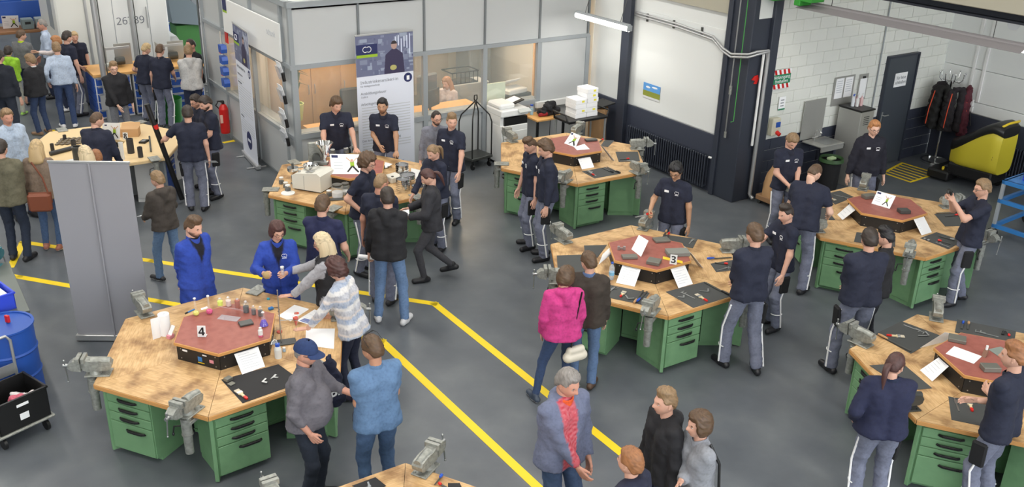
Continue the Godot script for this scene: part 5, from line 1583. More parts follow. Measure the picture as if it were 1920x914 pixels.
func build_wall_items() -> void:
	rollup(V(7.13, 0, -14.42), 0.0, 1.06, 2.60, "tall roll-up banner headed Industriekeramiker/-in before the office windows",
		[["Industriekeramiker/-in", 0.05, -0.01, 0], ["für Anlagentechnik", 0.030, 0.08, 0], ["Ausbildungsdauer", 0.042, -0.005, 0], ["3 Jahre", 0.030, 0.08, 0], ["Arbeitsgebiet", 0.042, 0.0, 12], ["Das lernen Sie in der Ausbildung", 0.036, 0.0, 4]], 11, false)
	rollup(V(5.43, 0, -16.61), -PI / 2 - 0.08, 1.0, 2.46, "tall roll-up banner with a large navy disc beside the office side window",
		[["Mechatroniker/-in", 0.05, 0.06, 0], ["Ausbildungsdauer", 0.032, 0.06, 1], ["Arbeitsgebiet", 0.032, 0.0, 12], ["Ausbildung", 0.032, 0.0, 6]], 12, true)
	rollup(V(6.45, 0, -22.2), -PI / 2 - 0.1, 0.9, 2.4, "tall roll-up banner farthest back, beyond the fire extinguisher",
		[["Ausbildung", 0.05, 0.06, 2], ["Arbeitsgebiet", 0.032, 0.0, 14]], 13, true)
	# back of a grey banner, in the open hall
	var a: Vector3 = V(1.388, 2.250, -11.244)
	var b: Vector3 = V(2.142, 2.250, -10.779)
	var d := b - a
	var rb := thing("rollup_banner", "blank grey back of a roll-up banner behind the bench with sign 4", "banner", V((a.x + b.x) / 2, 0, (a.z + b.z) / 2), atan2(-d.z, d.x))
	var bw := Vector2(d.x, d.z).length()
	obj("sheet_back", G.new().bx(V(0, 1.17, 0), V(bw, 2.16, 0.004)), "banner_back", rb)
	obj("top_rail", G.new().bx(V(0, 2.26, 0), V(bw + 0.02, 0.03, 0.02), 0.004), "aluminium", rb)
	obj("pole", G.new().cyl(V(0, 0.08, 0.035), V(0, 2.25, 0.012), 0.012), "banner_back", rb)
	obj("cassette", G.new().bx(V(0, 0.05, 0), V(bw + 0.04, 0.08, 0.09), 0.01), "aluminium", rb)
	# office side wall: board with logo, dispensers, extinguisher, brochure racks
	var sb := thing("sign_board", "long white board with company mark high on the office side wall", "board", V(5.56, 2.48, -16.45), -PI / 2)
	obj("board", G.new().bx(V(0, 0, 0), V(2.85, 0.62, 0.03), 0.004), "white_gloss", sb)
	obj("logo_block", G.new().bx(V(-1.28, 0.20, 0.017), V(0.22, 0.2, 0.004)), "navy_print", sb)
	obj("logo_stripe", G.new().bx(V(-1.28, 0.08, 0.017), V(0.22, 0.04, 0.004)), "lime_print", sb)
	obj("lettering", letters("schunk", 0.09), "pale_print", sb, T(V(1.05, 0.1, 0.018)))
	tag(obj("fire_sign", G.new().bx(V(5.575, 2.05, -17.86), V(0.02, 0.2, 0.14), 0.002), "red_paint"), "red fire extinguisher sign on the office side wall", "sign")
	var ds := [V(5.560, 1.805, -17.879), V(5.560, 1.592, -17.940), V(5.560, 1.377, -17.939), V(5.560, 1.154, -17.971)]
	var nm := ["topmost", "second", "third", "lowest"]
	for i in 4:
		var t := thing("wipe_dispenser", "%s of four blue wall boxes above the fire extinguisher" % nm[i], "dispenser", V(5.54, ds[i].y, -18.08), -PI / 2, "blue wall boxes")
		t.scale = Vector3.ONE * 0.8
		obj("box", G.new().slab(PV([-0.1, -0.09, 0.1, -0.09, 0.12, 0.0, 0.08, 0.09, -0.12, 0.09]), -0.08, 0.06), "blue_paint", t)
		obj("lip", G.new().bx(V(-0.02, -0.10, 0.03), V(0.12, 0.02, 0.06), 0.004), "red_plastic" if i % 2 == 0 else "white_plastic", t)
	var fe := thing("fire_extinguisher", "red fire extinguisher hung on the office side wall", "extinguisher", V(5.46, 0.16, -18.1))
	obj("cylinder", G.new().lathe([Vector2(0, 0), Vector2(0.085, 0.0), Vector2(0.09, 0.03), Vector2(0.09, 0.48), Vector2(0.06, 0.55), Vector2(0.03, 0.58), Vector2(0, 0.58)], Transform3D(), 20), "red_paint", fe)
	obj("valve_head", G.new().bx(V(0, 0.61, 0), V(0.05, 0.07, 0.05), 0.008).bx(V(-0.05, 0.64, 0), V(0.12, 0.02, 0.03)), "black_plastic", fe)
	obj("hose", G.new().tube([V(0, 0.6, 0.03), V(-0.10, 0.66, 0.05), V(-0.16, 0.58, 0.06), V(-0.11, 0.52, 0.06)], 0.012, 6), "black_plastic", fe)
	obj("label", G.new().bx(V(-0.06, 0.3, 0.065), V(0.08, 0.16, 0.02), 0.002), mat("ext_label", C(226, 186, 170), 0.6), fe)
	obj("bracket", G.new().bx(V(0.08, 0.3, 0), V(0.06, 0.1, 0.06)), "steel", fe)
	var bs := [2.10, 1.72, 1.32, 1.0]
	for i in 4:
		var t := thing("brochure_holder", "%s clear brochure holder at the office corner" % nm[i], "holder", V(5.54, bs[i] - 0.14, -14.95), -PI / 2, "brochure holders")
		obj("pocket", G.new().box(Transform3D(Basis(Vector3.RIGHT, 0.25), V(0, 0.05, 0.05)), V(0.24, 0.24, 0.03), 0.002), "clear_plastic", t)
		obj("brochure", G.new().box(Transform3D(Basis(Vector3.RIGHT, 0.25), V(0, 0.10, 0.04)), V(0.21, 0.29, 0.008)), "paper", t)
		obj("clip", G.new().cyl(V(0.12, -0.06, 0.03), V(0.12, 0.08, 0.05), 0.03, -1, 10), "black_plastic", t)
	# copier
	var cp := thing("copier", "white office copier with an open scanner tray before the office windows", "copier", V(9.60, 0, -14.40))
	obj("cabinet", G.new().bx(V(0, 0.40, 0), V(0.58, 0.72, 0.52), 0.012), "white_gloss", cp)
	for i in 3:
		obj("paper_drawer", G.new().bx(V(0, 0.18 + i * 0.19, 0.262), V(0.54, 0.175, 0.012), 0.003), "white_gloss", cp)
	obj("output_bay", G.new().bx(V(0.03, 0.83, 0.02), V(0.50, 0.14, 0.46)), "black_plastic", cp)
	obj("pillar", G.new().bx(V(-0.25, 0.84, -0.02), V(0.08, 0.18, 0.46), 0.006).bx(V(0.26, 0.84, -0.1), V(0.07, 0.18, 0.3), 0.006), "white_gloss", cp)
	obj("scanner", G.new().bx(V(0, 0.99, 0), V(0.60, 0.13, 0.54), 0.02), "white_gloss", cp)
	obj("document_feeder", G.new().bx(V(-0.12, 1.10, -0.03), V(0.34, 0.10, 0.44), 0.03), "white_gloss", cp)
	obj("feeder_tray", G.new().box(Transform3D(Basis(Vector3.BACK, 0.25), V(0.14, 1.14, -0.03)), V(0.28, 0.02, 0.34)), "black_plastic", cp)
	obj("paper", G.new().box(Transform3D(Basis(Vector3.BACK, 0.25), V(0.12, 1.155, -0.03)), V(0.24, 0.006, 0.22)), "paper", cp)
	obj("control_panel", G.new().box(Transform3D(Basis(Vector3.RIGHT, 0.4), V(0.18, 1.02, 0.29)), V(0.26, 0.03, 0.12), 0.006), mat("panel_grey", C(190, 194, 192), 0.4), cp)
	obj("plinth", G.new().bx(V(0, 0.02, 0), V(0.52, 0.04, 0.46)), "black_plastic", cp)
	# hotel-like trolley with arched frame
	var tr := thing("hand_trolley", "black arched-frame trolley next to the copier", "trolley", V(8.92, 0, -14.42), 0.15)
	obj("deck", G.new().bx(V(0, 0.20, 0), V(0.5, 0.05, 0.42), 0.006), "vise_dark", tr)
	for s in [[-1, -1], [1, -1], [1, 1], [-1, 1]]:
		obj("castor", G.new().cyl(V(s[0] * 0.2 - 0.015, 0.05, s[1] * 0.17), V(s[0] * 0.2 + 0.015, 0.05, s[1] * 0.17), 0.05, -1, 14).bx(V(s[0] * 0.2, 0.12, s[1] * 0.17), V(0.03, 0.12, 0.04)), "black_plastic", tr)
		obj("frame_post", G.new().tube([V(s[0] * 0.23, 0.2, s[1] * 0.19), V(s[0] * 0.23, 0.85, s[1] * 0.19), V(s[0] * 0.2, 0.98, s[1] * 0.16), V(0, 1.24, 0)], 0.013, 8), "black_plastic", tr)
	obj("lifting_eye", G.new().tube([V(0, 1.22, 0), V(-0.035, 1.27, 0), V(-0.03, 1.34, 0), V(0.03, 1.34, 0), V(0.035, 1.27, 0), V(0, 1.22, 0)], 0.012, 6), "black_plastic", tr)
	# side table, black cart with white boxes, coats, paper sack
	var st := thing("side_table", "small wooden-topped table with dark legs beside the copier", "table", V(10.42, 0, -14.38))
	obj("table_top", G.new().bx(V(0, 0.76, 0), V(0.66, 0.035, 0.52), 0.004), "birch", st)
	for s in [[-1, -1], [1, -1], [1, 1], [-1, 1]]:
		obj("leg", G.new().bx(V(s[0] * 0.30, 0.37, s[1] * 0.23), V(0.04, 0.74, 0.04)), "black_plastic", st)
	obj("back_panel", G.new().bx(V(0, 0.45, -0.2), V(0.58, 0.55, 0.02)), "office_panel", st)
	tag(jar(V(10.22, 0.778, -14.5), 0.035, 0.2, C(150, 190, 210), 0.6, "blue_plastic", "pale blue bottle on the small wooden table", "", "drink_bottle"), "pale blue bottle on the small wooden table", "bottle")
	var co := thing("coat_heap", "heap of dark coats with a red lining on the small table", "coats", V(10.50, 0.778, -14.36))
	var g := G.new()
	g.col = lin(36, 36, 42)
	skin_over(g, [[V(-0.12, 0.06, 0), V(0.14, 0.06, 0), 0.09, 0.10], [V(-0.05, 0.14, 0.04), V(0.12, 0.17, -0.03), 0.09, 0.08], [V(0, 0.20, 0), V(0.08, 0.22, 0.05), 0.06, 0.05]], 0.02, 0.05)
	folds(g, 0.05, V(3, 1, 2))
	obj("dark_coat", g, "cloth", co)
	g = G.new()
	g.col = lin(150, 36, 40)
	skin_over(g, [[V(-0.22, 0.035, 0.05), V(-0.10, 0.05, 0.08), 0.035, 0.04]], 0.015, 0.02)
	obj("red_lining", g, "cloth", co)
	var ct := thing("parts_cart", "black-topped tubular cart carrying white cartons", "cart", V(10.83, 0, -13.76))
	obj("top", G.new().bx(V(0, 0.84, 0), V(0.92, 0.05, 0.5), 0.01), "black_plastic", ct)
	obj("lower_shelf", G.new().bx(V(0, 0.25, 0), V(0.88, 0.03, 0.46), 0.005), "black_plastic", ct)
	for s in [[-1, -1], [1, -1], [1, 1], [-1, 1]]:
		obj("leg", G.new().cyl(V(s[0] * 0.42, 0.02, s[1] * 0.21), V(s[0] * 0.42, 0.82, s[1] * 0.21), 0.022), "aluminium", ct)
	obj("push_bar", G.new().tube([V(-0.46, 0.84, -0.2), V(-0.50, 0.98, -0.2), V(-0.50, 0.98, 0.2), V(-0.46, 0.84, 0.2)], 0.016, 8), "black_plastic", ct)
	obj("end_bar", G.new().tube([V(0.46, 0.84, -0.2), V(0.50, 0.96, -0.2), V(0.50, 0.96, 0.2), V(0.46, 0.84, 0.2)], 0.016, 8), "black_plastic", ct)
	var k := 0
	var lv := ["lowest", "second", "third", "fourth", "fifth", "topmost"]
	for col in [[10.72, 4, "near"], [10.98, 6, "far"]]:
		for i in int(col[1]):
			var c := thing("white_carton", "%s white carton of the %s stack on the black cart" % [lv[i] if i < int(col[1]) - 1 else "topmost", col[2]], "carton", V(col[0] + 0.01 * sin(k * 2.0), 0.867 + i * 0.088, -13.78), 0.05 * sin(k * 3.0), "white cartons on the cart")
			obj("box", G.new().bx(V(0, 0.043, 0), V(0.25, 0.084, 0.32), 0.003), "paper", c)
			if i % 2 == 1 or i > 3:
				obj("sticker", G.new().bx(V(0.04, 0.045, 0.161), V(0.06, 0.035, 0.002)), mat("yellow_sticker", C(236, 226, 70), 0.7), c)
			k += 1
	var sk := thing("paper_sack", "open brown paper sack on a stand in the wall corner", "sack", V(11.42, 0, -13.98))
	g = G.new()
	var rs := []
	for i in 9:
		var ring := PackedVector3Array()
		for j in 20:
			var an := TAU * j / 20
			var ww := 0.20 + 0.012 * sin(j * 3.0 + i * 0.8) - 0.02 * sin(i * 0.4)
			ring.append(V(cos(an) * ww, 0.02 + i * 0.11 + 0.012 * sin(j * 2.0) * (1.0 if i == 8 else 0.2), sin(an) * ww * 0.85))
		rs.append(ring)
	g.rings(rs, true, false)
	obj("bag", g, "kraft", sk)
	obj("ring_lid", G.new().box(Transform3D(Basis(Vector3.BACK, 0.12), V(0.03, 0.96, 0)), V(0.46, 0.025, 0.4), 0.01), "black_plastic", sk)
	obj("stand_post", G.new().cyl(V(0.22, 0, -0.1), V(0.22, 1.0, -0.1), 0.014), "black_plastic", sk)
	# back wall
	radiator("long dark ribbed radiator under the picture on the back wall", V(11.70, 0, -12.32), PI / 2, 36, 0.059, 0.08, 0.66)
	var pc := thing("calendar_sheet", "calendar picture of sky and meadow pinned to the white wall", "calendar", V(11.79, 1.40, -12.93), -PI / 2)
	obj("sky", G.new().bx(V(0, 0.06, 0), V(0.46, 0.14, 0.004)), mat("print_sky", C(96, 160, 224), 0.6), pc)
	obj("meadow", G.new().bx(V(0, -0.06, 0), V(0.46, 0.10, 0.004)), mat("print_meadow", C(142, 150, 60), 0.6), pc)
	obj("margin", G.new().box(Transform3D(Basis(Vector3.RIGHT, 0.25), V(0, -0.13, 0.006)), V(0.46, 0.04, 0.003)), "paper", pc)
	obj("clouds", G.new().ball(V(-0.1, 0.06, 0.002), V(0.06, 0.02, 0.001), 10).ball(V(0.08, 0.08, 0.002), V(0.08, 0.018, 0.001), 10), "paper", pc)
	var cd := thing("wall_conduit", "grey cable conduit bundle running along the wall and round the column", "conduit", V(0, 0, 0))
	for i in 2:
		var o := i * 0.05
		obj("pipe", G.new().tube([V(11.76, 2.70 + o, -13.5), V(11.76, 2.68 + o, -12.4), V(11.76, 2.62 + o, -11.5), V(11.68, 2.50 + o, -11.18), V(11.60, 2.46 + o, -10.9), V(11.62, 2.52 + o, -10.55), V(11.74, 2.56 + o, -10.50), V(12.02, 2.58 + o * 0.5, -10.50)], 0.02, 8), "aluminium", cd)
	obj("pipe", G.new().tube([V(12.02, 2.60, -10.52), V(12.06, 2.45, -10.54), V(12.06, 0.12, -10.54), V(12.06, 0.06, -10.46)], 0.035, 10), "aluminium", cd)
	obj("pipe", G.new().tube([V(11.97, 2.55, -10.55), V(11.97, 1.0, -10.55)], 0.022, 8), "white_plastic", cd)
	for z in [-13.2, -12.5, -11.8]:
		obj("clip", G.new().bx(V(11.785, 2.70, z), V(0.03, 0.14, 0.03)), "vise_dark", cd)
	var hg := thing("air_hose_drop", "thin grey compressed-air hose hanging along the great column", "hose", V(0, 0, 0))
	obj("hose", G.new().tube([V(11.655, 3.5, -10.88), V(11.655, 2.0, -10.88), V(11.655, 1.12, -10.88)], 0.012, 6), "steel", hg)
	obj("coupling", G.new().cyl(V(11.655, 1.98, -10.88), V(11.655, 1.84, -10.88), 0.025).cyl(V(11.655, 1.2, -10.88), V(11.655, 1.1, -10.88), 0.022), "vise_iron", hg)
	var gh := obj("earth_wire", G.new().tube([V(11.64, 3.5, -10.72), V(11.64, 1.42, -10.72), V(11.62, 1.40, -10.76)], 0.007, 6), mat("wire_green", C(70, 160, 70), 0.5))
	tag(gh, "thin green wire hanging down the great column", "wire")
	tag(obj("column_marker", G.new().slab(PV([-0.09, 0.0, -0.03, 0.06, 0.05, 0.07, 0.08, 0.0, 0.04, -0.08, -0.03, -0.07, 0.0, -0.02]), 0.0, 0.01), "red_paint", null, T(V(11.90, 2.12, -10.605))), "small red arrow-shaped plate on the great column", "plate")
	var es := thing("exit_sign", "red, white and green sign reading Notausgang freihalten beside the column", "sign", V(12.56, 2.05, -10.62))
	obj("plate", G.new().bx(V(0, 0, 0), V(0.42, 0.32, 0.01)), "paper", es)
	obj("green_field", G.new().bx(V(0, 0, 0.006), V(0.42, 0.16, 0.004)), mat("sign_green", C(30, 130, 90), 0.5), es)
	for y in [0.12, -0.12]:
		for i in 4:
			obj("red_bar", G.new().slab(PV([-0.02, -0.04, 0.03, -0.04, 0.0, 0.04, -0.05, 0.04]), 0.004, 0.008, T(V(-0.15 + i * 0.105, y, 0))), "red_paint", es)
	obj("lettering", letters("Notausgang", 0.052), "paper", es, T(V(0, 0.036, 0.009)))
	obj("lettering", letters("freihalten", 0.052), "paper", es, T(V(0, -0.036, 0.009)))
	obj("bracket", G.new().bx(V(-0.16, 0, -0.05), V(0.02, 0.1, 0.1)), "vise_dark", es)
	var sn := thing("small_notice", "small white and green notice on the block wall", "notice", V(12.68, 1.60, -10.64))
	obj("card", G.new().bx(V(0, 0.02, 0), V(0.16, 0.22, 0.008)), "paper", sn)
	obj("green_edge", G.new().bx(V(0, -0.09, 0.005), V(0.16, 0.025, 0.004)), "sign_green", sn)
	for i in 3:
		obj("print_line", G.new().bx(V(0, 0.07 - i * 0.05, 0.005), V(0.08, 0.016, 0.002)), "grey_print", sn)
	var sw := thing("switch_box", "cream electrical box with blue socket and red plug on the block wall", "switch box", V(12.52, 1.24, -10.60))
	obj("housing", G.new().bx(V(0, 0, 0), V(0.2, 0.3, 0.1), 0.012), mat("box_cream", C(206, 202, 182), 0.5), sw)
	obj("blue_socket", G.new().bx(V(0.03, 0.04, 0.055), V(0.1, 0.09, 0.02), 0.004), "blue_paint", sw)
	obj("red_plug", G.new().cyl(V(0.02, -0.09, 0.05), V(0.02, -0.12, 0.12), 0.035), "red_plastic", sw)
	# sink, bin, fridge-like unit, notices
	var sk2 := thing("wash_sink", "stainless sink with taps and a tall steel splash plate", "sink", V(13.62, 0, -10.40))
	obj("splash_plate", G.new().bx(V(-0.08, 1.22, -0.225), V(0.56, 0.70, 0.012)), "steel_brushed", sk2)
	obj("basin", G.new().bx(V(0, 0.845, 0), V(0.60, 0.03, 0.44), 0.008).bx(V(0, 0.80, 0.21), V(0.60, 0.08, 0.02)).bx(V(0.29, 0.80, 0), V(0.02, 0.08, 0.44)), "steel_brushed", sk2)
	obj("bowl", G.new().bx(V(0.06, 0.862, 0.01), V(0.38, 0.006, 0.30), 0.002), "steel", sk2)
	obj("tap", G.new().tube([V(-0.05, 0.86, -0.16), V(-0.05, 1.02, -0.16), V(-0.03, 1.06, -0.1), V(-0.03, 1.0, -0.04)], 0.013, 8).cyl(V(-0.12, 0.9, -0.16), V(0.02, 0.9, -0.16), 0.016), "chrome", sk2)
	obj("console", G.new().bx(V(0.22, 0.4, -0.05), V(0.06, 0.78, 0.3)), "wainscot", sk2)
	var bn := thing("waste_bin", "black rubbish bin with a green liner under the sink", "bin", V(13.55, 0, -10.12))
	obj("liner", G.new().lathe([Vector2(0, 0.02), Vector2(0.16, 0.02), Vector2(0.18, 0.6), Vector2(0.17, 0.62)], Transform3D(), 18), "pocket_black", bn)
	obj("rim", G.new().lathe([Vector2(0.19, 0.58), Vector2(0.215, 0.6), Vector2(0.2, 0.66), Vector2(0.17, 0.62)], Transform3D(), 18), mat("bin_green", C(52, 84, 46), 0.5), bn)
	obj("sponge", G.new().bx(V(0, 0.64, 0), V(0.16, 0.05, 0.1), 0.015), mat("sponge", C(172, 196, 150), 0.9), bn)
	var fg := thing("water_dispenser", "tall stainless water dispenser with black front next to the sink", "dispenser", V(14.32, 0, -10.34))
	obj("case", G.new().bx(V(0, 0.69, 0), V(0.36, 1.38, 0.48), 0.006), "steel_brushed", fg)
	obj("front", G.new().bx(V(0.182, 0.80, 0), V(0.012, 0.9, 0.44)), "black_plastic", fg)
	obj("top", G.new().bx(V(0, 1.40, 0), V(0.38, 0.03, 0.5), 0.004), "black_plastic", fg)
	for i in 5:
		obj("vent_slat", G.new().bx(V(-0.02, 1.15 + i * 0.035, 0.242), V(0.14, 0.012, 0.006)), "vise_dark", fg)
	obj("yellow_strip", G.new().bx(V(0.184, 1.36, 0), V(0.014, 0.015, 0.44)).bx(V(0.184, 1.20, 0), V(0.014, 0.012, 0.44)), "yellow_paint", fg)
	obj("tap_nozzle", G.new().cyl(V(0.2, 1.05, 0.1), V(0.2, 0.96, 0.1), 0.02).cyl(V(0.2, 1.05, -0.02), V(0.2, 0.96, -0.02), 0.02), "chrome", fg)
	for i in 4:
		var bt := thing("soap_bottle", "%s bottle standing on the water dispenser" % ["blue-capped white", "plain white", "pink", "pale pink"][i], "bottle", V(14.26 + i * 0.055, 1.416, -10.40 + 0.05 * (i % 2)), 0.0, "bottles on the dispenser")
		obj("body", G.new().lathe([Vector2(0, 0), Vector2(0.03, 0), Vector2(0.03, 0.13), Vector2(0.012, 0.16), Vector2(0.012, 0.18), Vector2(0, 0.18)], Transform3D(), 12), mat("soap_%d" % i, [C(220, 224, 230), C(230, 230, 228), C(220, 150, 160), C(226, 190, 190)][i], 0.4), bt)
		obj("pump", G.new().cyl(V(0, 0.18, 0), V(0, 0.21, 0), 0.012).bx(V(0.012, 0.21, 0), V(0.04, 0.012, 0.014)), "blue_plastic" if i == 0 else "white_plastic", bt)
	var nb := thing("steel_notice_board", "steel board holding two printed sheets above the dispenser", "board", V(14.27, 1.64, -10.655))
	obj("plate", G.new().bx(V(0, 0, 0), V(0.56, 0.52, 0.01)), "steel_brushed", nb)
	for s in [-1, 1]:
		var pg := obj("sheet", G.new().bx(V(s * 0.125, 0.05, 0.007), V(0.21, 0.36, 0.003)), "paper", nb)
		for i in 6:
			obj("print_line", G.new().bx(V(s * 0.125, 0.18 - i * 0.04, 0.009), V(0.15, 0.012, 0.001)), "pale_print", pg)
	var cb := thing("clipboard", "grey clipboard with a white sheet hung beside the steel board", "clipboard", V(14.80, 1.64, -10.655))
	obj("board", G.new().bx(V(0, 0, 0), V(0.25, 0.48, 0.012)), "steel_brushed", cb)
	obj("sheet", G.new().bx(V(0, -0.02, 0.009), V(0.19, 0.36, 0.003)), "paper", cb)
	obj("clip", G.new().bx(V(0, 0.18, 0.014), V(0.07, 0.04, 0.02), 0.006), "black_plastic", cb)
	# paper sack trolley beside the column
	var ps := thing("waste_sack_trolley", "crumpled brown paper sack on a low wooden dolly beside the column", "sack", V(12.30, 0, -10.22))
	obj("dolly", G.new().bx(V(0, 0.12, 0), V(0.46, 0.09, 0.4), 0.01), mat("dolly_wood", C(150, 116, 84), 0.7), ps)
	for s in [[-1, -1], [1, -1], [1, 1], [-1, 1]]:
		obj("castor", G.new().cyl(V(s[0] * 0.18 - 0.015, 0.035, s[1] * 0.15), V(s[0] * 0.18 + 0.015, 0.035, s[1] * 0.15), 0.035, -1, 12), "vise_dark", ps)
	g = G.new()
	rs = []
	for i in 8:
		var ring := PackedVector3Array()
		for j in 18:
			var an := TAU * j / 18
			var ww: float = [0.22, 0.23, 0.22, 0.21, 0.19, 0.15, 0.10, 0.11][i] * (1.0 + 0.07 * sin(j * 2.0 + i * 1.3))
			ring.append(V(cos(an) * ww + i * 0.01, 0.165 + i * 0.095, sin(an) * ww * 0.85))
		rs.append(ring)
	g.rings(rs)
	obj("sack", g, "kraft", ps)
	obj("blue_cap", G.new().ball(V(0.08, 0.88, 0), V(0.10, 0.05, 0.09), 10), mat("denim_blue", C(64, 84, 120), 0.8), ps)
	# coat stand with jackets
	var cs := thing("coat_stand", "chrome coat stand in the alcove corner", "coat stand", V(16.86, 0, -10.22))
	obj("pole", G.new().cyl(V(0, 0.04, 0), V(0, 1.74, 0), 0.022), "chrome", cs)
	obj("foot_ring", G.new().lathe([Vector2(0.25, 0.0), Vector2(0.27, 0.01), Vector2(0.27, 0.05), Vector2(0.25, 0.06), Vector2(0.23, 0.05), Vector2(0.23, 0.0)], Transform3D(), 28), "chrome", cs)
	obj("foot_disc", G.new().cyl(V(0, 0.0, 0), V(0, 0.03, 0), 0.23, -1, 24), "steel", cs)
	for i in 8:
		var an := TAU * i / 8
		obj("hook", G.new().tube([V(0, 1.62, 0), V(cos(an) * 0.16, 1.60, sin(an) * 0.16), V(cos(an) * 0.22, 1.66, sin(an) * 0.22), V(cos(an) * 0.23, 1.76, sin(an) * 0.23)], 0.010, 6).ball(V(cos(an) * 0.23, 1.77, sin(an) * 0.23), Vector3.ONE * 0.018, 8), "chrome", cs)
	var cols := [lin(30, 30, 33), lin(34, 33, 36), lin(40, 38, 40), lin(88, 32, 44)]
	var lbl := ["black jacket with orange piping nearest the door, on the coat stand", "black jacket with two orange stripes on the coat stand", "plain black jacket on the coat stand", "wine-red jacket on the coat stand"]
	for i in 4:
		var off: Vector3 = [V(-0.26, 0, 0.06), V(-0.13, 0, 0.26), V(0.02, 0, -0.2), V(0.14, 0, 0.30)][i]
		var jk := thing("hanging_jacket", lbl[i], "jacket", V(16.86, 0, -10.22) + off, atan2(off.x, off.z), "jackets on the coat stand")
		g = G.new()
		g.col = cols[i]
		var hb: float = 0.62 if i == 3 else 0.72
		skin_over(g, [[V(-0.07, 1.52, 0), V(0.07, 1.52, 0), 0.05, 0.05], [V(-0.08, 1.46, 0), V(-0.10, hb, 0.03), 0.06, 0.085, 1], [V(0.08, 1.46, 0), V(0.10, hb, 0.03), 0.06, 0.085, 1], [V(-0.15, 1.46, 0), V(-0.20, hb + 0.06, 0.02), 0.05, 0.05, 1], [V(0.15, 1.46, 0), V(0.20, hb + 0.06, 0.02), 0.05, 0.05, 1]], 0.022, 0.03)
		folds(g, 0.03, V(i * 2.0, 1, 1))
		obj("cloth", g, "cloth", jk)
		if i < 2:
			for s in ([-1.0] if i == 0 else [-1.0, 1.0]):
				obj("orange_piping", G.new().tube([V(s * 0.15, 1.45, 0.058), V(s * 0.19, 1.1, 0.078), V(s * 0.20, hb + 0.08, 0.078)], 0.009, 6), mat("orange_pipe", C(226, 84, 50), 0.6), jk)
	# ride-on floor scrubber
	var fs := thing("floor_scrubber", "yellow floor scrubber with black lid parked in the alcove", "scrubber", V(16.34, 0, -9.06), face(-52))
	fs.scale = V(0.82, 1.18, 0.96)
	# rounded tank and lid: superellipse sections from the low nose to the tall rear
	for part in 2:
		g = G.new()
		rs = []
		for i in 12:
			var t2 := i / 11.0
			var xx := lerpf(-0.54, 0.56, t2)
			var top := lerpf(0.66, 1.08, sst(-0.1, 0.9, t2)) - 0.06 * sst(0.85, 1.0, t2)
			var lo := 0.28 if part == 0 else top - lerpf(0.22, 0.16, t2)
			var hi := top - 0.07 if part == 0 else top
			var wz := 0.36 * pow(sst(-0.25, 0.35, t2), 0.5) * (1.0 - 0.25 * pow(sst(0.85, 1.05, t2), 2.0)) + (0.012 if part == 1 else 0.0)
			var ring := PackedVector3Array()
			for j in 24:
				var an := TAU * j / 24
				var cx := signf(cos(an)) * pow(absf(cos(an)), 0.45)
				var cy := signf(sin(an)) * pow(absf(sin(an)), 0.45 if part == 0 else 0.7)
				ring.append(V(xx + (0.02 if part == 1 else 0.0) * (t2 - 0.9), (lo + hi) / 2 + cy * (hi - lo) / 2, cx * wz))
			rs.append(ring)
		g.rings(rs)
		obj("tank" if part == 0 else "lid", g, mat("scrubber_yellow", C(214, 198, 56), 0.4) if part == 0 else mats["black_plastic"], fs)
	obj("label_sheet", G.new().box(Transform3D(Basis(Vector3.BACK, 0.40), V(-0.06, 0.86, 0.02)), V(0.28, 0.02, 0.30)), "paper", fs)
	obj("lower_body", G.new().bx(V(0.0, 0.22, 0), V(1.0, 0.2, 0.6), 0.03), "black_plastic", fs)
	obj("brush_deck", G.new().bx(V(-0.62, 0.10, 0), V(0.5, 0.15, 0.86), 0.03), "black_plastic", fs)
	obj("latch", G.new().bx(V(-0.58, 0.19, 0.3), V(0.04, 0.06, 0.05), 0.006), "yellow_paint", fs)
	obj("latch", G.new().bx(V(-0.58, 0.19, -0.3), V(0.04, 0.06, 0.05), 0.006), "yellow_paint", fs)
	obj("plate", G.new().bx(V(-0.66, 0.18, 0.0), V(0.08, 0.01, 0.16)), "steel", fs)
	obj("brand_mark", letters("KÄRCHER", 0.06), "black_print", fs, T(V(0.3, 0.56, 0.352)))
	obj("handle_bar", G.new().tube([V(0.42, 1.0, -0.28), V(0.56, 1.08, -0.2), V(0.58, 1.1, 0.2), V(0.42, 1.0, 0.28)], 0.02, 8), "yellow_paint", fs)
	for s in [-1, 1]:
		obj("wheel", G.new().cyl(V(0.35, 0.11, s * 0.28), V(0.35, 0.11, s * 0.35), 0.11, -1, 18), "black_plastic", fs)
	radiator("dark ribbed radiator low on the alcove wall behind the scrubber", V(17.12, 0, -8.6), PI / 2, 40, 0.055, 0.1, 0.62)
	# blue trolley with crate at the picture edge
	var bt2 := thing("blue_trolley", "light-blue steel trolley with castors at the picture edge", "trolley", V(14.85, 0, -6.55), 0.05)
	for s in [[-0.55, -0.9], [0.55, -0.9], [0.55, 0.9], [-0.55, 0.9]]:
		obj("post", G.new().bx(V(s[0], 0.52, s[1]), V(0.05, 0.86, 0.05), 0.004), "blue_light_paint" if s[1] > 0 else "office_frame", bt2)
		obj("castor", G.new().cyl(V(s[0] - 0.025, 0.08, s[1]), V(s[0] + 0.025, 0.08, s[1]), 0.08, -1, 16), "black_plastic", bt2)
	for y in [0.93, 0.62, 0.2]:
		obj("shelf_frame", G.new().bx(V(0, y, 0.9), V(1.15, 0.06, 0.05)).bx(V(0, y, -0.9), V(1.15, 0.06, 0.05)).bx(V(-0.55, y, 0), V(0.05, 0.06, 1.85)).bx(V(0.55, y, 0), V(0.05, 0.06, 1.85)), "blue_light_paint", bt2)
	obj("shelf", G.new().bx(V(0, 0.95, 0), V(1.1, 0.02, 1.8)), "blue_light_paint", bt2)
	var cr := thing("storage_bin", "royal-blue plastic bin on top of the blue trolley", "bin", V(14.78, 0.965, -7.05), 0.2)
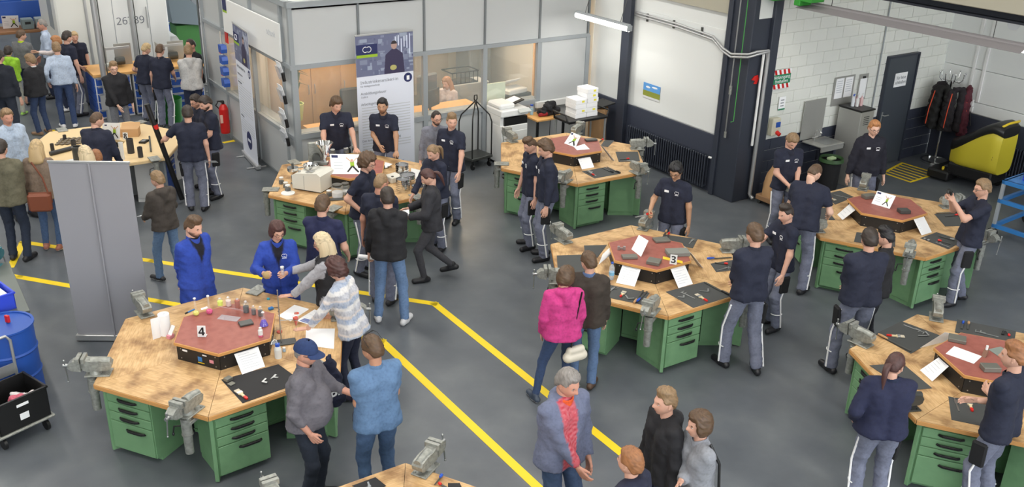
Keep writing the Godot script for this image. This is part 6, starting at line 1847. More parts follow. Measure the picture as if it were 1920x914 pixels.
	crate(cr, V(0.5, 0.24, 0.55), mat("bin_blue", C(52, 76, 208), 0.4))
	# near the far edge: bench with teal vise, bins, drum, hand cart
	var lb := thing("steel_bench", "grey steel-topped bench with wooden edge and green legs at the picture edge", "workbench", V(0.18, 0, -11.4))
	obj("top", G.new().bx(V(0, 0.79, 0), V(1.4, 0.03, 1.5), 0.004), mat("bench_steel", C(112, 118, 114), 0.4, 0.4), lb)
	obj("edge", G.new().bx(V(0, 0.755, 0), V(1.38, 0.04, 1.48)), mat("bench_wood", C(112, 82, 58), 0.7), lb)
	for s in [[-1, -1], [1, -1], [1, 1], [-1, 1]]:
		obj("leg", G.new().bx(V(s[0] * 0.62, 0.37, s[1] * 0.67), V(0.08, 0.74, 0.08)), "green_paint", lb)
	var tv := vise_part(lb, T(V(0.52, 0.80, -0.66), 2.6))
	for c in tv.get_children():
		if c.name in ["body", "moving_jaw", "base_plate", "lift_tube"]:
			c.material_override = mat("vise_teal", C(64, 120, 132), 0.45, 0.3)
	tv.get_node("lift_tube").free()
	tv.get_node("crank").free()
	var b1 := thing("storage_bin", "royal-blue stacking bin with white parts on the grey bench", "bin", V(0.52, 0.806, -10.90), 0.25)
	crate(b1, V(0.42, 0.2, 0.36), mats["bin_blue"])
	obj("white_parts", G.new().bx(V(0, 0.14, 0), V(0.36, 0.06, 0.30), 0.02), "paper", b1)
	var dm := thing("steel_drum", "blue steel drum with a lid and a red tag", "drum", V(0.58, 0, -10.33))
	obj("shell", G.new().lathe([Vector2(0, 0), Vector2(0.28, 0), Vector2(0.285, 0.02), Vector2(0.28, 0.28), Vector2(0.292, 0.3), Vector2(0.28, 0.32), Vector2(0.28, 0.56), Vector2(0.292, 0.58), Vector2(0.28, 0.6), Vector2(0.28, 0.84), Vector2(0.295, 0.85), Vector2(0.295, 0.87), Vector2(0.27, 0.87), Vector2(0.27, 0.855), Vector2(0, 0.855)], Transform3D(), 30), "blue_paint", dm)
	obj("red_tag", G.new().box(Transform3D(Basis(Vector3.UP, 0.6), V(0.05, 0.90, -0.03)), V(0.03, 0.08, 0.05), 0.004), "red_paint", dm)
	obj("yellow_tag", G.new().box(Transform3D(Basis(Vector3.UP, 0.6), V(-0.14, 0.868, 0.0)), V(0.06, 0.02, 0.03), 0.004), mat("tag_yellow", C(190, 180, 80), 0.5), dm)
	var hc := thing("platform_cart", "flat platform cart with a bent tube handle", "cart", V(0.44, 0, -9.62), 0.35)
	obj("deck", G.new().bx(V(0, 0.16, 0.0), V(0.60, 0.03, 0.62), 0.01), "vise_iron", hc)
	for s in [[-1, -1], [1, -1], [1, 1], [-1, 1]]:
		obj("castor", G.new().cyl(V(s[0] * 0.22 - 0.015, 0.06, s[1] * 0.24), V(s[0] * 0.22 + 0.015, 0.06, s[1] * 0.24), 0.06, -1, 14), "black_plastic", hc)
	obj("handle", G.new().tube([V(-0.27, 0.17, -0.30), V(-0.28, 0.82, -0.32), V(-0.24, 0.88, -0.32), V(0.24, 0.88, -0.32), V(0.28, 0.82, -0.32), V(0.27, 0.17, -0.30)], 0.016, 8), "aluminium", hc)
	obj("panel", G.new().bx(V(0, 0.50, -0.315), V(0.52, 0.12, 0.012)), "aluminium", hc)
	var bc := thing("folding_crate", "black crate holding clear bags and papers on the platform cart", "crate", V(0.47, 0.176, -9.56), 0.35)
	crate(bc, V(0.52, 0.34, 0.44), mats["black_plastic"])
	obj("handle_slot", G.new().bx(V(0.0, 0.25, 0.222), V(0.12, 0.03, 0.006), 0.002), "paper", bc)
	obj("label", G.new().bx(V(0.0, 0.12, 0.222), V(0.09, 0.07, 0.004)), "paper", bc)
	g = G.new()
	g.col = lin(232, 226, 226)
	skin_over(g, [[V(-0.15, 0.16, 0.1), V(0.1, 0.17, 0.1), 0.06, 0.06], [V(0.05, 0.2, 0.0), V(0.16, 0.2, 0.08), 0.07, 0.06]], 0.02, 0.03)
	folds(g, 0.05, V(5, 2, 1))
	obj("crumpled_bags", g, "cloth", bc)
	g = G.new()
	g.col = lin(216, 110, 130)
	skin_over(g, [[V(0.0, 0.22, 0.06), V(0.08, 0.22, 0.1), 0.05, 0.045]], 0.016, 0.02)
	folds(g, 0.04, V(2, 2, 1))
	obj("red_bag", g, "cloth", bc)


func crate(t: Node3D, s: Vector3, m: Material) -> void:
	var w := 0.012
	obj("bottom", G.new().bx(V(0, w / 2, 0), V(s.x, w, s.z)), m, t)
	for k in [-1.0, 1.0]:
		obj("side", G.new().bx(V(k * (s.x - w) / 2, s.y / 2, 0), V(w, s.y, s.z), 0.003), m, t)
		obj("end", G.new().bx(V(0, s.y / 2, k * (s.z - w) / 2), V(s.x, s.y, w), 0.003), m, t)
		obj("rim", G.new().bx(V(k * s.x / 2, s.y - 0.012, 0), V(0.025, 0.022, s.z + 0.02), 0.003), m, t)
	obj("rim", G.new().bx(V(0, s.y - 0.012, s.z / 2), V(s.x + 0.02, 0.022, 0.02), 0.003), m, t)


func held_things() -> void:
	var hh := hand_of("person in navy T-shirt holding up", 0)
	var lt := obj("long_tube", G.new().cyl(hh + V(-0.14, 0.62, -0.04), hh + V(0.20, -1.0, 0.06), 0.042, -1, 16), "black_plastic")
	tag(lt, "long black tube with red mark held upright by the navy T-shirt", "tube")
	obj("red_mark", G.new().cyl(hh + V(-0.065, 0.28, -0.018), hh + V(-0.05, 0.21, -0.014), 0.0435, -1, 16), "red_plastic", lt)
	# bags and papers in people's hands
	var bag := thing("shoulder_bag", "brown leather shoulder bag worn by the blond person in beige", "bag", V(1.509, 0.920, -13.726), face(-170))
	obj("pouch", G.new().bx(V(0, 0, 0), V(0.30, 0.26, 0.10), 0.03), mat("bag_brown", C(122, 66, 44), 0.5), bag)
	obj("flap", G.new().bx(V(0, 0.05, 0.052), V(0.30, 0.16, 0.012), 0.004), "bag_brown", bag)
	obj("strap", G.new().tube([V(-0.13, 0.1, 0), V(-0.08, 0.35, 0.02), V(0.02, 0.58, 0.0)], 0.012, 6), "bag_brown", bag)
	var hb := thing("hand_bag", "small cream handbag hanging beside the pink jacket", "bag", V(5.696, 0.550, -7.106), face(-150))
	var g := G.new()
	g.col = lin(226, 218, 202)
	skin_over(g, [[V(-0.09, 0.0, 0), V(0.09, 0.0, 0), 0.06, 0.06], [V(-0.07, 0.08, 0), V(0.07, 0.08, 0), 0.045, 0.045]], 0.018, 0.03)
	obj("pouch", g, "leather", hb)
	obj("strap", G.new().tube([V(0.06, 0.1, 0), V(0.03, 0.45, -0.02), V(0.0, 0.80, -0.06)], 0.010, 6), "black_plastic", hb)
	obj("drawstring", G.new().tube([V(-0.1, 0.06, 0.04), V(0, 0.05, 0.07), V(0.1, 0.07, 0.04)], 0.006, 5), "black_plastic", hb)
	var jb := thing("carrier_bag", "navy bag lettered BA held by the capped person", "bag", V(2.984, 0.920, -7.372), face(40))
	g = G.new()
	g.col = lin(30, 38, 60)
	skin_over(g, [[V(0, 0.12, 0), V(0.02, -0.1, 0), 0.09, 0.13], [V(0, 0.2, 0), V(0, 0.3, 0), 0.06, 0.03]], 0.02, 0.03)
	folds(g, 0.03, V(1, 5, 1))
	obj("cloth", g, "cloth", jb)
	obj("lettering", letters("BA", 0.10, 0.004, "Droid Sans", true), "paper", jb, T(V(0, 0.0, 0.135)))
	var fj := thing("folded_jacket", "dark plum jacket draped over the sky-blue T-shirt's forearm", "jacket", hand_of("person in sky-blue", 1) + V(0, -0.02, 0), face(-148))
	g = G.new()
	g.col = lin(52, 46, 66)
	skin_over(g, [[V(-0.05, 0.02, 0.03), V(0.14, 0.04, 0.03), 0.055, 0.05], [V(0.02, 0.0, 0.07), V(0.04, -0.26, 0.08), 0.05, 0.07]], 0.02, 0.03)
	folds(g, 0.03, V(2, 7, 1))
	obj("cloth", g, "cloth", fj)
	var st := thing("bag_strap", "dark shoulder strap across the grey fleece", "strap", V(4.877, 1.150, -4.323))
	obj("band", G.new().tube([V(-0.02, 0.25, 0.02), V(0.02, 0.1, 0.10), V(0.03, -0.15, 0.12), V(0.02, -0.35, 0.08)], 0.012, 6), "black_plastic", st)
	var pr := thing("paper_roll", "rolled white paper in the black hoodie's hand", "paper", hand_of("person in black hoodie and light", 0), face(80))
	obj("roll", G.new().cyl(V(0, 0, -0.13), V(0, 0, 0.13), 0.028, -1, 14), "paper", pr)
	# loose sheets: between or under the hands that hold them
	for e in [["person with reddish ponytail", "white sheet held by the reddish ponytail", 0.5], ["child in brown hooded", "white sheet held by the child in the brown hooded jacket", 1.0], ["person in navy T-shirt holding up", "white papers held low by the tube holder", 1.2]]:
		var c := (hand_of(e[0], 0) + hand_of(e[0], 1)) / 2 if e[2] < 1.1 else hand_of(e[0], 1)
		var ry := 0.0
		for k in hands:
			if k.begins_with(e[0]):
				ry = hands[k][2]
		var bs := Basis(Vector3.UP, ry) * Basis(Vector3.RIGHT, 0.35 * e[2])
		c += bs * V(0, 0.015, 0.04)
		sheet([c + bs * V(-0.105, 0, 0.15), c + bs * V(0.105, 0, 0.15), c + bs * V(0.105, 0, -0.13), c + bs * V(-0.105, 0, -0.13)], e[1], 5)
	var cm := thing("compact_camera", "small camera held up by the photographing person", "camera", (hand_of("person raising a camera", 0) + hand_of("person raising a camera", 1)) / 2 + V(-0.02, 0.05, 0), face(-90))
	obj("body", G.new().bx(V(0, 0, 0), V(0.11, 0.065, 0.03), 0.008), "black_plastic", cm)
	obj("lens", G.new().cyl(V(0, 0, 0.015), V(0, 0, 0.04), 0.022), "vise_dark", cm)
	var fl := thing("hand_file", "file in the hand of the black-haired person with glasses", "file", hand_of("person with black hair and glasses", 1), face(-60))
	obj("handle", G.new().cyl(V(0, 0, -0.05), V(0, 0.01, 0.04), 0.015), "red_plastic", fl)
	obj("blade", G.new().bx(V(0, -0.005, 0.13), V(0.022, 0.006, 0.2)), "steel", fl)
	var gl := thing("specimen_flask", "little glass flask held up by the person with glasses in the blue coat", "flask", hand_of("person with glasses in royal-blue", 0) + V(0, 0.01, 0))
	obj("glass", G.new().cyl(V(0, 0, 0), V(0, 0.08, 0), 0.02), "clear_plastic", gl)
	obj("lid", G.new().cyl(V(0, 0.08, 0), V(0, 0.095, 0), 0.021), "white_plastic", gl)
	var wp := thing("ball_sample", "tan ball-shaped sample in the blue coat's other hand", "sample", hand_of("person with glasses in royal-blue", 1))
	obj("ball", G.new().ball(V(0, 0, 0), Vector3.ONE * 0.045, 14), mat("tan_sample", C(176, 150, 104), 0.8), wp)


func build_far_hall() -> void:
	# partition beyond the office
	var pw := struct("wall_partition", G.new().bx(V(6.95, 0.55, -22.9), V(0.08, 1.1, 2.6)), "office_panel")
	obj("frame", G.new().bx(V(6.95, 1.14, -22.9), V(0.1, 0.08, 2.6)).bx(V(6.95, 2.6, -22.9), V(0.1, 0.1, 2.6)).bx(V(6.95, 1.3, -24.2), V(0.1, 2.6, 0.1)).bx(V(6.95, 1.3, -21.6), V(0.1, 2.6, 0.1)), "vise_dark", pw)
	struct("window_7", G.new().bx(V(6.95, 1.87, -22.9), V(0.01, 1.38, 2.5)), "clear_glass")
	# white machining centres
	var mc := thing("machining_centre", "tall white machining centre numbered 26789", "machine", V(5.35, 0, -25.4))
	obj("enclosure", G.new().bx(V(0, 1.7, 0), V(1.6, 3.1, 2.6), 0.03), "white_gloss", mc)
	obj("plinth", G.new().bx(V(0, 0.08, 0), V(1.5, 0.16, 2.4)), "vise_dark", mc)
	for x in [-0.45, 0.35]:
		obj("door_seam", G.new().bx(V(x, 1.7, 1.302), V(0.012, 3.0, 0.008)), "office_frame", mc)
	obj("door_handle", G.new().bx(V(0.30, 1.4, 1.33), V(0.03, 0.5, 0.04), 0.006), "aluminium", mc)
	obj("number", letters("26789", 0.17, 0.004), "grey_print", mc, T(V(-0.08, 1.35, 1.304)))
	obj("side_shroud", G.new().slab(PV([0.0, 0.0, 0.34, 0.0, 0.34, 0.5, 0.2, 0.75, 0.0, 0.75]), -0.5, 0.5, T(V(0.8, 0.1, 0.6))), "white_gloss", mc)
	obj("panel_button", G.new().bx(V(0.65, 2.0, 1.305), V(0.1, 0.2, 0.01)), "vise_dark", mc)
	var m2 := thing("lathe_machine", "white lathe enclosure with a bright window beside the test bench", "machine", V(4.0, 0, -24.6))
	obj("enclosure", G.new().bx(V(0, 1.5, 0), V(0.85, 2.7, 2.2), 0.04), mat("machine_ivory", C(226, 226, 220), 0.4), m2)
	obj("side_window", G.new().bx(V(-0.43, 1.75, 0.4), V(0.012, 0.9, 0.5), 0.004), "office_frame", m2)
	obj("plinth", G.new().bx(V(0, 0.08, 0), V(0.8, 0.16, 2.1)), "vise_dark", m2)
	obj("rail", G.new().cyl(V(0.2, 0.2, 1.13), V(0.2, 2.8, 1.13), 0.03), "aluminium", m2)
	# bench with blue drawers and steel test rigs
	var wb := thing("drawer_bench", "long bench with blue drawers and birch top in the far group", "workbench", V(4.78, 0, -21.15))
	obj("top", G.new().bx(V(0, 0.92, 0), V(2.25, 0.06, 0.95), 0.006), "birch", wb)
	for i in 3:
		var cx := -0.75 + i * 0.75
		obj("pedestal", G.new().bx(V(cx, 0.45, 0), V(0.70, 0.88, 0.85)), "white_plastic", wb)
		for j in 5:
			var dr := obj("drawer", G.new().bx(V(cx, 0.12 + j * 0.165, 0.43), V(0.66, 0.145, 0.02), 0.003), "blue_paint", wb)
			obj("handle", G.new().bx(V(cx, 0.18 + j * 0.165, 0.446), V(0.62, 0.02, 0.014)), "aluminium", dr)
	for j in 5:
		obj("drawer", G.new().bx(V(-1.11, 0.12 + j * 0.165, 0), V(0.02, 0.145, 0.8), 0.003), "blue_paint", wb)
	for e in [[-0.55, 0.55, "upright steel plate rig on the drawer bench", 0.45], [0.55, 0.35, "round-mirrored steel rig on the drawer bench", 0.40]]:
		var rg := thing("test_rig", e[2], "rig", V(4.78 + e[0], 0.95, -21.25))
		obj("plate", G.new().bx(V(-0.2, e[3] / 2, 0), V(0.02, e[3], 0.4), 0.002), "steel_brushed", rg)
		obj("plate", G.new().bx(V(0.2, e[3] / 2, -0.1), V(0.34, e[3], 0.02), 0.002), "steel_brushed", rg)
		obj("beam", G.new().bx(V(0.05, e[3] * 0.9, 0.1), V(0.5, 0.05, 0.05), 0.004), "aluminium", rg)
		obj("motor", G.new().cyl(V(0.0, 0.12, 0.05), V(0.18, 0.12, 0.05), 0.08), "vise_dark", rg)
	tag(obj("grinder", G.new().cyl(V(3.92, 1.03, -20.95), V(4.1, 1.03, -20.95), 0.08).cyl(V(4.0, 0.95, -20.95), V(4.0, 1.03, -20.95), 0.06), "vise_iron"), "grey motor lying on the end of the drawer bench", "motor")
	tag(obj("waste_tub", G.new().lathe([Vector2(0, 0), Vector2(0.20, 0), Vector2(0.24, 0.5), Vector2(0.25, 0.5), Vector2(0.22, 0.02)], Transform3D(), 20), mat("tub_green", C(36, 120, 44), 0.5), null, T(V(4.907, 0.000, -19.907))), "green plastic tub beside the drawer bench", "tub")
	var bp := thing("rucksack", "black rucksack on the floor before the white machine", "bag", V(4.358, 0.000, -24.794))
	var g := G.new()
	g.col = lin(34, 36, 40)
	skin_over(g, [[V(-0.1, 0.18, 0), V(0.1, 0.18, 0), 0.17, 0.17], [V(0, 0.35, 0), V(0, 0.4, 0), 0.13, 0.1]], 0.03, 0.05)
	obj("pack", g, "cloth", bp)
	obj("strap", G.new().tube([V(-0.1, 0.45, 0.1), V(-0.2, 0.3, 0.2), V(-0.15, 0.1, 0.2)], 0.02, 6), "blue_light_paint", bp)
	# poles with cables
	for e in [[V(3.825, 0.000, -20.497), "slim steel service pole before the paw-print hoodie", 1], [V(5.224, 0.000, -23.739), "slim steel service pole beside the number on the white machine", 0]]:
		var po := thing("service_pole", e[1], "pole", e[0])
		obj("tube", G.new().cyl(V(0, 0, 0), V(0, 7.55, 0), 0.055, -1, 14), "aluminium", po)
		obj("cable", G.new().tube([V(0.07, 0.6, 0.03), V(0.07, 3.0, 0.03), V(0.07, 6.0, 0.03)], 0.012, 6), "vise_dark", po)
		if e[2] == 1:
			obj("perforated_plate", G.new().bx(V(0.0, 0.42, 0.07), V(0.28, 0.3, 0.015)), "aluminium", po)
	# far end: test bench, blue rack, drawer cabinet, hopper
	var tb := thing("test_bench", "wooden-topped test bench on blue legs in the far corner", "workbench", V(3.2, 0, -26.6))
	obj("top", G.new().bx(V(0, 0.88, 0), V(1.9, 0.06, 0.8), 0.006), mat("old_wood", C(142, 100, 66), 0.6), tb)
	for s in [-1, 1]:
		obj("leg", G.new().bx(V(s * 0.85, 0.43, 0.3), V(0.09, 0.85, 0.09)).bx(V(s * 0.85, 0.43, -0.3), V(0.09, 0.85, 0.09)), "blue_paint", tb)
	obj("blue_back", G.new().bx(V(0, 1.25, -0.35), V(1.8, 0.5, 0.05), 0.004), "blue_paint", tb)
	sheet([V(2.809, 1.250, -26.518), V(3.173, 1.250, -26.423), V(3.174, 0.915, -26.636), V(2.819, 0.915, -26.659)], "white event card with a jumping figure on the test bench", 0, true)
	for e in [[3.35, 0.26, C(120, 134, 136), "grey control box on the test bench beside the event card"], [3.68, 0.3, C(140, 150, 152), "second grey control box on the test bench"]]:
		var bx2 := thing("control_box", e[3], "control box", V(e[0], 0.912, -26.5), 0.0, "control boxes")
		obj("case", G.new().bx(V(0, 0.12, 0), V(e[1], 0.24, 0.3), 0.01), mat("box_%d" % int(e[0] * 100), e[2], 0.5), bx2)
		obj("screen", G.new().bx(V(0, 0.15, 0.152), V(e[1] * 0.5, 0.06, 0.004)), "black_plastic", bx2)
	var dp := thing("drill_press", "grey drill press with a yellow label behind the test bench", "drill press", V(3.7, 0, -28.0))
	obj("column", G.new().bx(V(0, 0.9, 0), V(0.35, 1.8, 0.4), 0.02), "office_frame", dp)
	obj("head", G.new().bx(V(0.1, 1.95, 0.1), V(0.5, 0.5, 0.6), 0.04), "vise_dark", dp)
	obj("yellow_label", G.new().bx(V(0, 1.55, 0.203), V(0.2, 0.1, 0.006)), "yellow_paint", dp)
	obj("red_knob", G.new().ball(V(0.32, 1.3, 0.2), Vector3.ONE * 0.06, 10), "red_plastic", dp)
	var rk := thing("tool_rack", "long grey and blue machine rack along the far end", "rack", V(3.0, 0, -31.5))
	obj("frame", G.new().bx(V(0, 0.6, 0), V(4.5, 1.2, 0.8), 0.02), "office_frame", rk)
	obj("blue_apron", G.new().bx(V(0, 0.7, 0.42), V(4.0, 0.4, 0.04)), "blue_paint", rk)
	var dc := thing("drawer_cabinet", "tall blue drawer cabinet beside the white machine", "cabinet", V(7.05, 0, -28.2))
	obj("carcass", G.new().bx(V(0, 0.9, 0), V(1.0, 1.8, 0.8)), "white_plastic", dc)
	for j in 7:
		var dr := obj("drawer", G.new().bx(V(0, 0.16 + j * 0.245, 0.41), V(0.96, 0.215, 0.02), 0.003), "blue_paint", dc)
		obj("handle", G.new().bx(V(0, 0.25 + j * 0.245, 0.428), V(0.92, 0.025, 0.015)), "aluminium", dr)
	var hp := thing("chip_hopper", "grey tilting hopper on a green base", "hopper", V(7.35, 0, -26.3), 0.0)
	hp.position = V(7.15, 0, -26.1)
	obj("bin", G.new().slab(PV([-0.5, 0.9, 0.45, 0.75, 0.45, 1.05, -0.1, 1.55, -0.55, 1.6]), -0.4, 0.4), mat("hopper_grey", C(112, 124, 132), 0.5), hp)
	obj("base", G.new().bx(V(0, 0.4, 0), V(0.8, 0.8, 0.6), 0.01), mat("hopper_green", C(62, 118, 58), 0.5), hp)


# ------------------------------------------------------------------ people
# bones are [a, b, radius a, radius b, cap]: cap 1 cuts flat at b, 2 at a, 3 at both
func skin_over(g: G, bones: Array, cell: float, k: float) -> void:
	var lo := Vector3.ONE * 1e9
	var hi := Vector3.ONE * -1e9
	for b in bones:
		var r := maxf(b[2], b[3]) + 2.5 * cell
		lo = lo.min((b[0] as Vector3).min(b[1]) - Vector3.ONE * r)
		hi = hi.max((b[0] as Vector3).max(b[1]) + Vector3.ONE * r)
	var nx := int(ceil((hi.x - lo.x) / cell)) + 1
	var ny := int(ceil((hi.y - lo.y) / cell)) + 1
	var nz := int(ceil((hi.z - lo.z) / cell)) + 1
	var sy := nx
	var sz := nx * ny
	var f := PackedFloat32Array()
	f.resize(nx * ny * nz)
	f.fill(9.0)
	for b in bones:
		var a: Vector3 = b[0]
		var e: Vector3 = b[1]
		var ra: float = b[2]
		var rb: float = b[3]
		var cap: int = b[4] if b.size() > 4 else 0
		var ab := e - a
		var l := maxf(ab.length(), 1e-5)
		var u := ab / l
		var r := maxf(ra, rb) + maxf(2.2 * cell, k)
		var p0 := ((a.min(e) - Vector3.ONE * r - lo) / cell).floor()
		var p1 := ((a.max(e) + Vector3.ONE * r - lo) / cell).ceil()
		var x0 := maxi(0, int(p0.x))
		var x1 := mini(nx - 1, int(p1.x))
		var y0 := maxi(0, int(p0.y))
		var y1 := mini(ny - 1, int(p1.y))
		var z0 := maxi(0, int(p0.z))
		var z1 := mini(nz - 1, int(p1.z))
		var dr := (rb - ra) / l
		for z in range(z0, z1 + 1):
			for y in range(y0, y1 + 1):
				var q := lo + Vector3(x0, y, z) * cell - a
				var at := x0 + y * sy + z * sz
				for x in range(x0, x1 + 1):
					var t := q.dot(u)
					var tc := clampf(t, 0.0, l)
					var d := (q - u * tc).length() - ra - dr * tc
					if cap > 0:
						if cap & 1:
							d = maxf(d, t - l)
						if cap & 2:
							d = maxf(d, -t)
					var o := f[at]
					var h := k - absf(o - d)
					if h > 0.0:
						f[at] = minf(o, d) - h * h * 0.25 / k
					elif d < o:
						f[at] = d
					q.x += cell
					at += 1
	var id := PackedInt32Array()
	id.resize(nx * ny * nz)
	id.fill(-1)
	var far := cell * 1.8
	var off := PackedInt32Array([0, 1, sy, sy + 1, sz, sz + 1, sz + sy, sz + sy + 1])
	var ed := PackedInt32Array([0, 1, 2, 3, 4, 5, 6, 7, 0, 2, 1, 3, 4, 6, 5, 7, 0, 4, 1, 5, 2, 6, 3, 7])
	var cv := PackedVector3Array([Vector3(0, 0, 0), Vector3(1, 0, 0), Vector3(0, 1, 0), Vector3(1, 1, 0), Vector3(0, 0, 1), Vector3(1, 0, 1), Vector3(0, 1, 1), Vector3(1, 1, 1)])
	var base := g.v.size()
	var cells := PackedInt32Array()
	for z in nz - 1:
		for y in ny - 1:
			var at := y * sy + z * sz
			for x in nx - 1:
				if absf(f[at]) < far:
					var neg := 0
					for c in 8:
						if f[at + off[c]] < 0.0:
							neg += 1
					if neg > 0 and neg < 8:
						var s := Vector3.ZERO
						var m := 0
						for c in range(0, 24, 2):
							var va := f[at + off[ed[c]]]
							var vb := f[at + off[ed[c + 1]]]
							if (va < 0.0) != (vb < 0.0):
								s += cv[ed[c]].lerp(cv[ed[c + 1]], va / (va - vb))
								m += 1
						s /= m
						var gr := Vector3(f[at + off[1]] + f[at + off[3]] + f[at + off[5]] + f[at + off[7]] - f[at] - f[at + off[2]] - f[at + off[4]] - f[at + off[6]],
							f[at + off[2]] + f[at + off[3]] + f[at + off[6]] + f[at + off[7]] - f[at] - f[at + off[1]] - f[at + off[4]] - f[at + off[5]],
							f[at + off[4]] + f[at + off[5]] + f[at + off[6]] + f[at + off[7]] - f[at] - f[at + off[1]] - f[at + off[2]] - f[at + off[3]])
						id[at] = g.vert(lo + (Vector3(x, y, z) + s) * cell, gr.normalized())
						cells.append(at)
				at += 1
	for at in cells:
		var inside := f[at] < 0.0
		for ax in 3:
			var st := 1 if ax == 0 else sy if ax == 1 else sz
			if (f[at + st] < 0.0) == inside:
				continue
			var s1 := sy if ax == 0 else sz if ax == 1 else 1
			var s2 := sz if ax == 0 else 1 if ax == 1 else sy
			var q0 := id[at]
			var q1 := id[at - s1]
			var q2 := id[at - s1 - s2]
			var q3 := id[at - s2]
			if q1 < 0 or q2 < 0 or q3 < 0:
				continue
			if inside:
				g.ix.append_array(PackedInt32Array([q0, q2, q1, q0, q3, q2]))
			else:
				g.ix.append_array(PackedInt32Array([q0, q1, q2, q0, q2, q3]))


var fold_noise: FastNoiseLite


func folds(g: G, amp: float, shift: Vector3, calm := 99.0) -> void:
	if fold_noise == null:
		fold_noise = FastNoiseLite.new()
		fold_noise.noise_type = FastNoiseLite.TYPE_SIMPLEX_SMOOTH
		fold_noise.frequency = 1.0
		fold_noise.fractal_octaves = 2
		fold_noise.seed = 4
	for i in g.v.size():
		var p := g.v[i]
		var q := Vector3(p.x * 6.0, p.y * 11.0 + p.x * 5.0, p.z * 6.0 + p.y * 3.0) + shift * 7.0
		g.v[i] = p + g.n[i] * (fold_noise.get_noise_3dv(q) * amp * (1.0 if calm > 9.0 else sst(calm, calm - 0.16, p.y)))
	g.smooth()


func knee(a: Vector3, b: Vector3, l1: float, l2: float, pole: Vector3) -> Vector3:
	var d := b - a
	var r := clampf(d.length(), absf(l1 - l2) + 0.01, l1 + l2 - 0.002)
	var u := d.normalized()
	var x := (l1 * l1 - l2 * l2 + r * r) / (2.0 * r)
	var h := sqrt(maxf(l1 * l1 - x * x, 0.0))
	return a + u * x + (pole - u * pole.dot(u)).normalized() * h


# a left hand: wrist at the origin, fingers along +y, palm towards -x of the wearer's left side (here -z), thumb to +x
func hand_g(kind: String) -> G:
	if shared_g.has("hand_" + kind):
		return shared_g["hand_" + kind]
	var curl: float = {"relaxed": 0.32, "flat": 0.05, "grip": 1.0, "point": 1.0}[kind]
	var b := []
	var kx := [0.030, 0.010, -0.011, -0.030]
	var ln := [0.072, 0.080, 0.075, 0.058]
	for i in 4:
		var root := V(kx[i] * 0.55, 0.012, 0)
		var kn := V(kx[i], [0.086, 0.090, 0.086, 0.078][i], -0.002)
		b.append([root, kn, 0.0155, 0.0115])
		var p := kn
		var c := curl if not (kind == "point" and i == 0) else 0.05
		var ang := c * 0.5
		for s in 3:
			var seg: float = ln[i] * [0.45, 0.30, 0.25][s]
			var nx := p + V((kx[i]) * 0.1 * seg / 0.03, cos(ang) * seg, -sin(ang) * seg)
			b.append([p, nx, 0.0095 - s * 0.0008, 0.0088 - s * 0.0008])
			p = nx
			ang += c * 0.95
	b.append([V(0.012, 0.015, -0.004), V(0.040, 0.050, -0.014), 0.015, 0.0125])
	b.append([V(0.040, 0.050, -0.014), V(0.052, 0.080, -0.020 - curl * 0.012), 0.011, 0.0095])
	b.append([V(0.052, 0.080, -0.020 - curl * 0.012), V(0.052 - curl * 0.012, 0.104, -0.024 - curl * 0.02), 0.0095, 0.008])
	b.append([V(0, -0.03, 0), V(0, 0.02, 0), 0.024, 0.022])
	var g := G.new()
	skin_over(g, b, 0.0055, 0.006)
	shared_g["hand_" + kind] = g
	return g


func sst(a: float, b: float, x: float) -> float:
	var t := clampf((x - a) / (b - a), 0.0, 1.0)
	return t * t * (3.0 - 2.0 * t)


func gss(x: float, s: float) -> float:
	return exp(-x * x / (2.0 * s * s))


# head about its centre: y up, z to the face; head height 0.236
func head_shape(d: Vector3, fem: float) -> Vector3:
	var p := d * Vector3(0.0755, 0.119, 0.096)
	var low := sst(-0.015, -0.11, p.y)
	p.x *= lerpf(1.0, 0.70 - fem * 0.05, low * low)
	if p.z < 0.0:
		p.z *= lerpf(1.06, 0.55, sst(-0.03, -0.11, p.y))
	else:
		p.z *= lerpf(1.0, 1.06, low)
		p.z -= 0.010 * gss(p.x, 0.05) * sst(0.02, 0.08, p.y) * 0.4
		var fr := sst(0.02, 0.06, p.z)
		p.z += fr * (0.006 * gss(p.y - 0.022, 0.010) * gss(p.x, 0.04)
			- 0.011 * (gss(p.x - 0.031, 0.013) + gss(p.x + 0.031, 0.013)) * gss(p.y - 0.004, 0.011)
			+ 0.024 * gss(p.x, 0.0085 + 0.004 * sst(0.0, -0.03, p.y)) * sst(0.022, -0.026, p.y) * sst(-0.047, -0.034, p.y)
			+ 0.006 * gss(p.x, 0.02) * gss(p.y + 0.062, 0.008)
			- 0.004 * gss(p.x, 0.02) * gss(p.y + 0.078, 0.006)
			+ 0.009 * gss(p.x, 0.022) * gss(p.y + 0.100, 0.014)
			+ 0.004 * (gss(p.x - 0.042, 0.014) + gss(p.x + 0.042, 0.014)) * gss(p.y + 0.025, 0.018))
	return p


func head_dir(i: int, j: int, rows: int, cols: int) -> Vector3:
	var t := PI * i / rows
	var s := 2.0 * j / cols - 1.0
	var a := PI * signf(s) * pow(absf(s), 1.35)
	return V(sin(t) * sin(a), cos(t), sin(t) * cos(a))


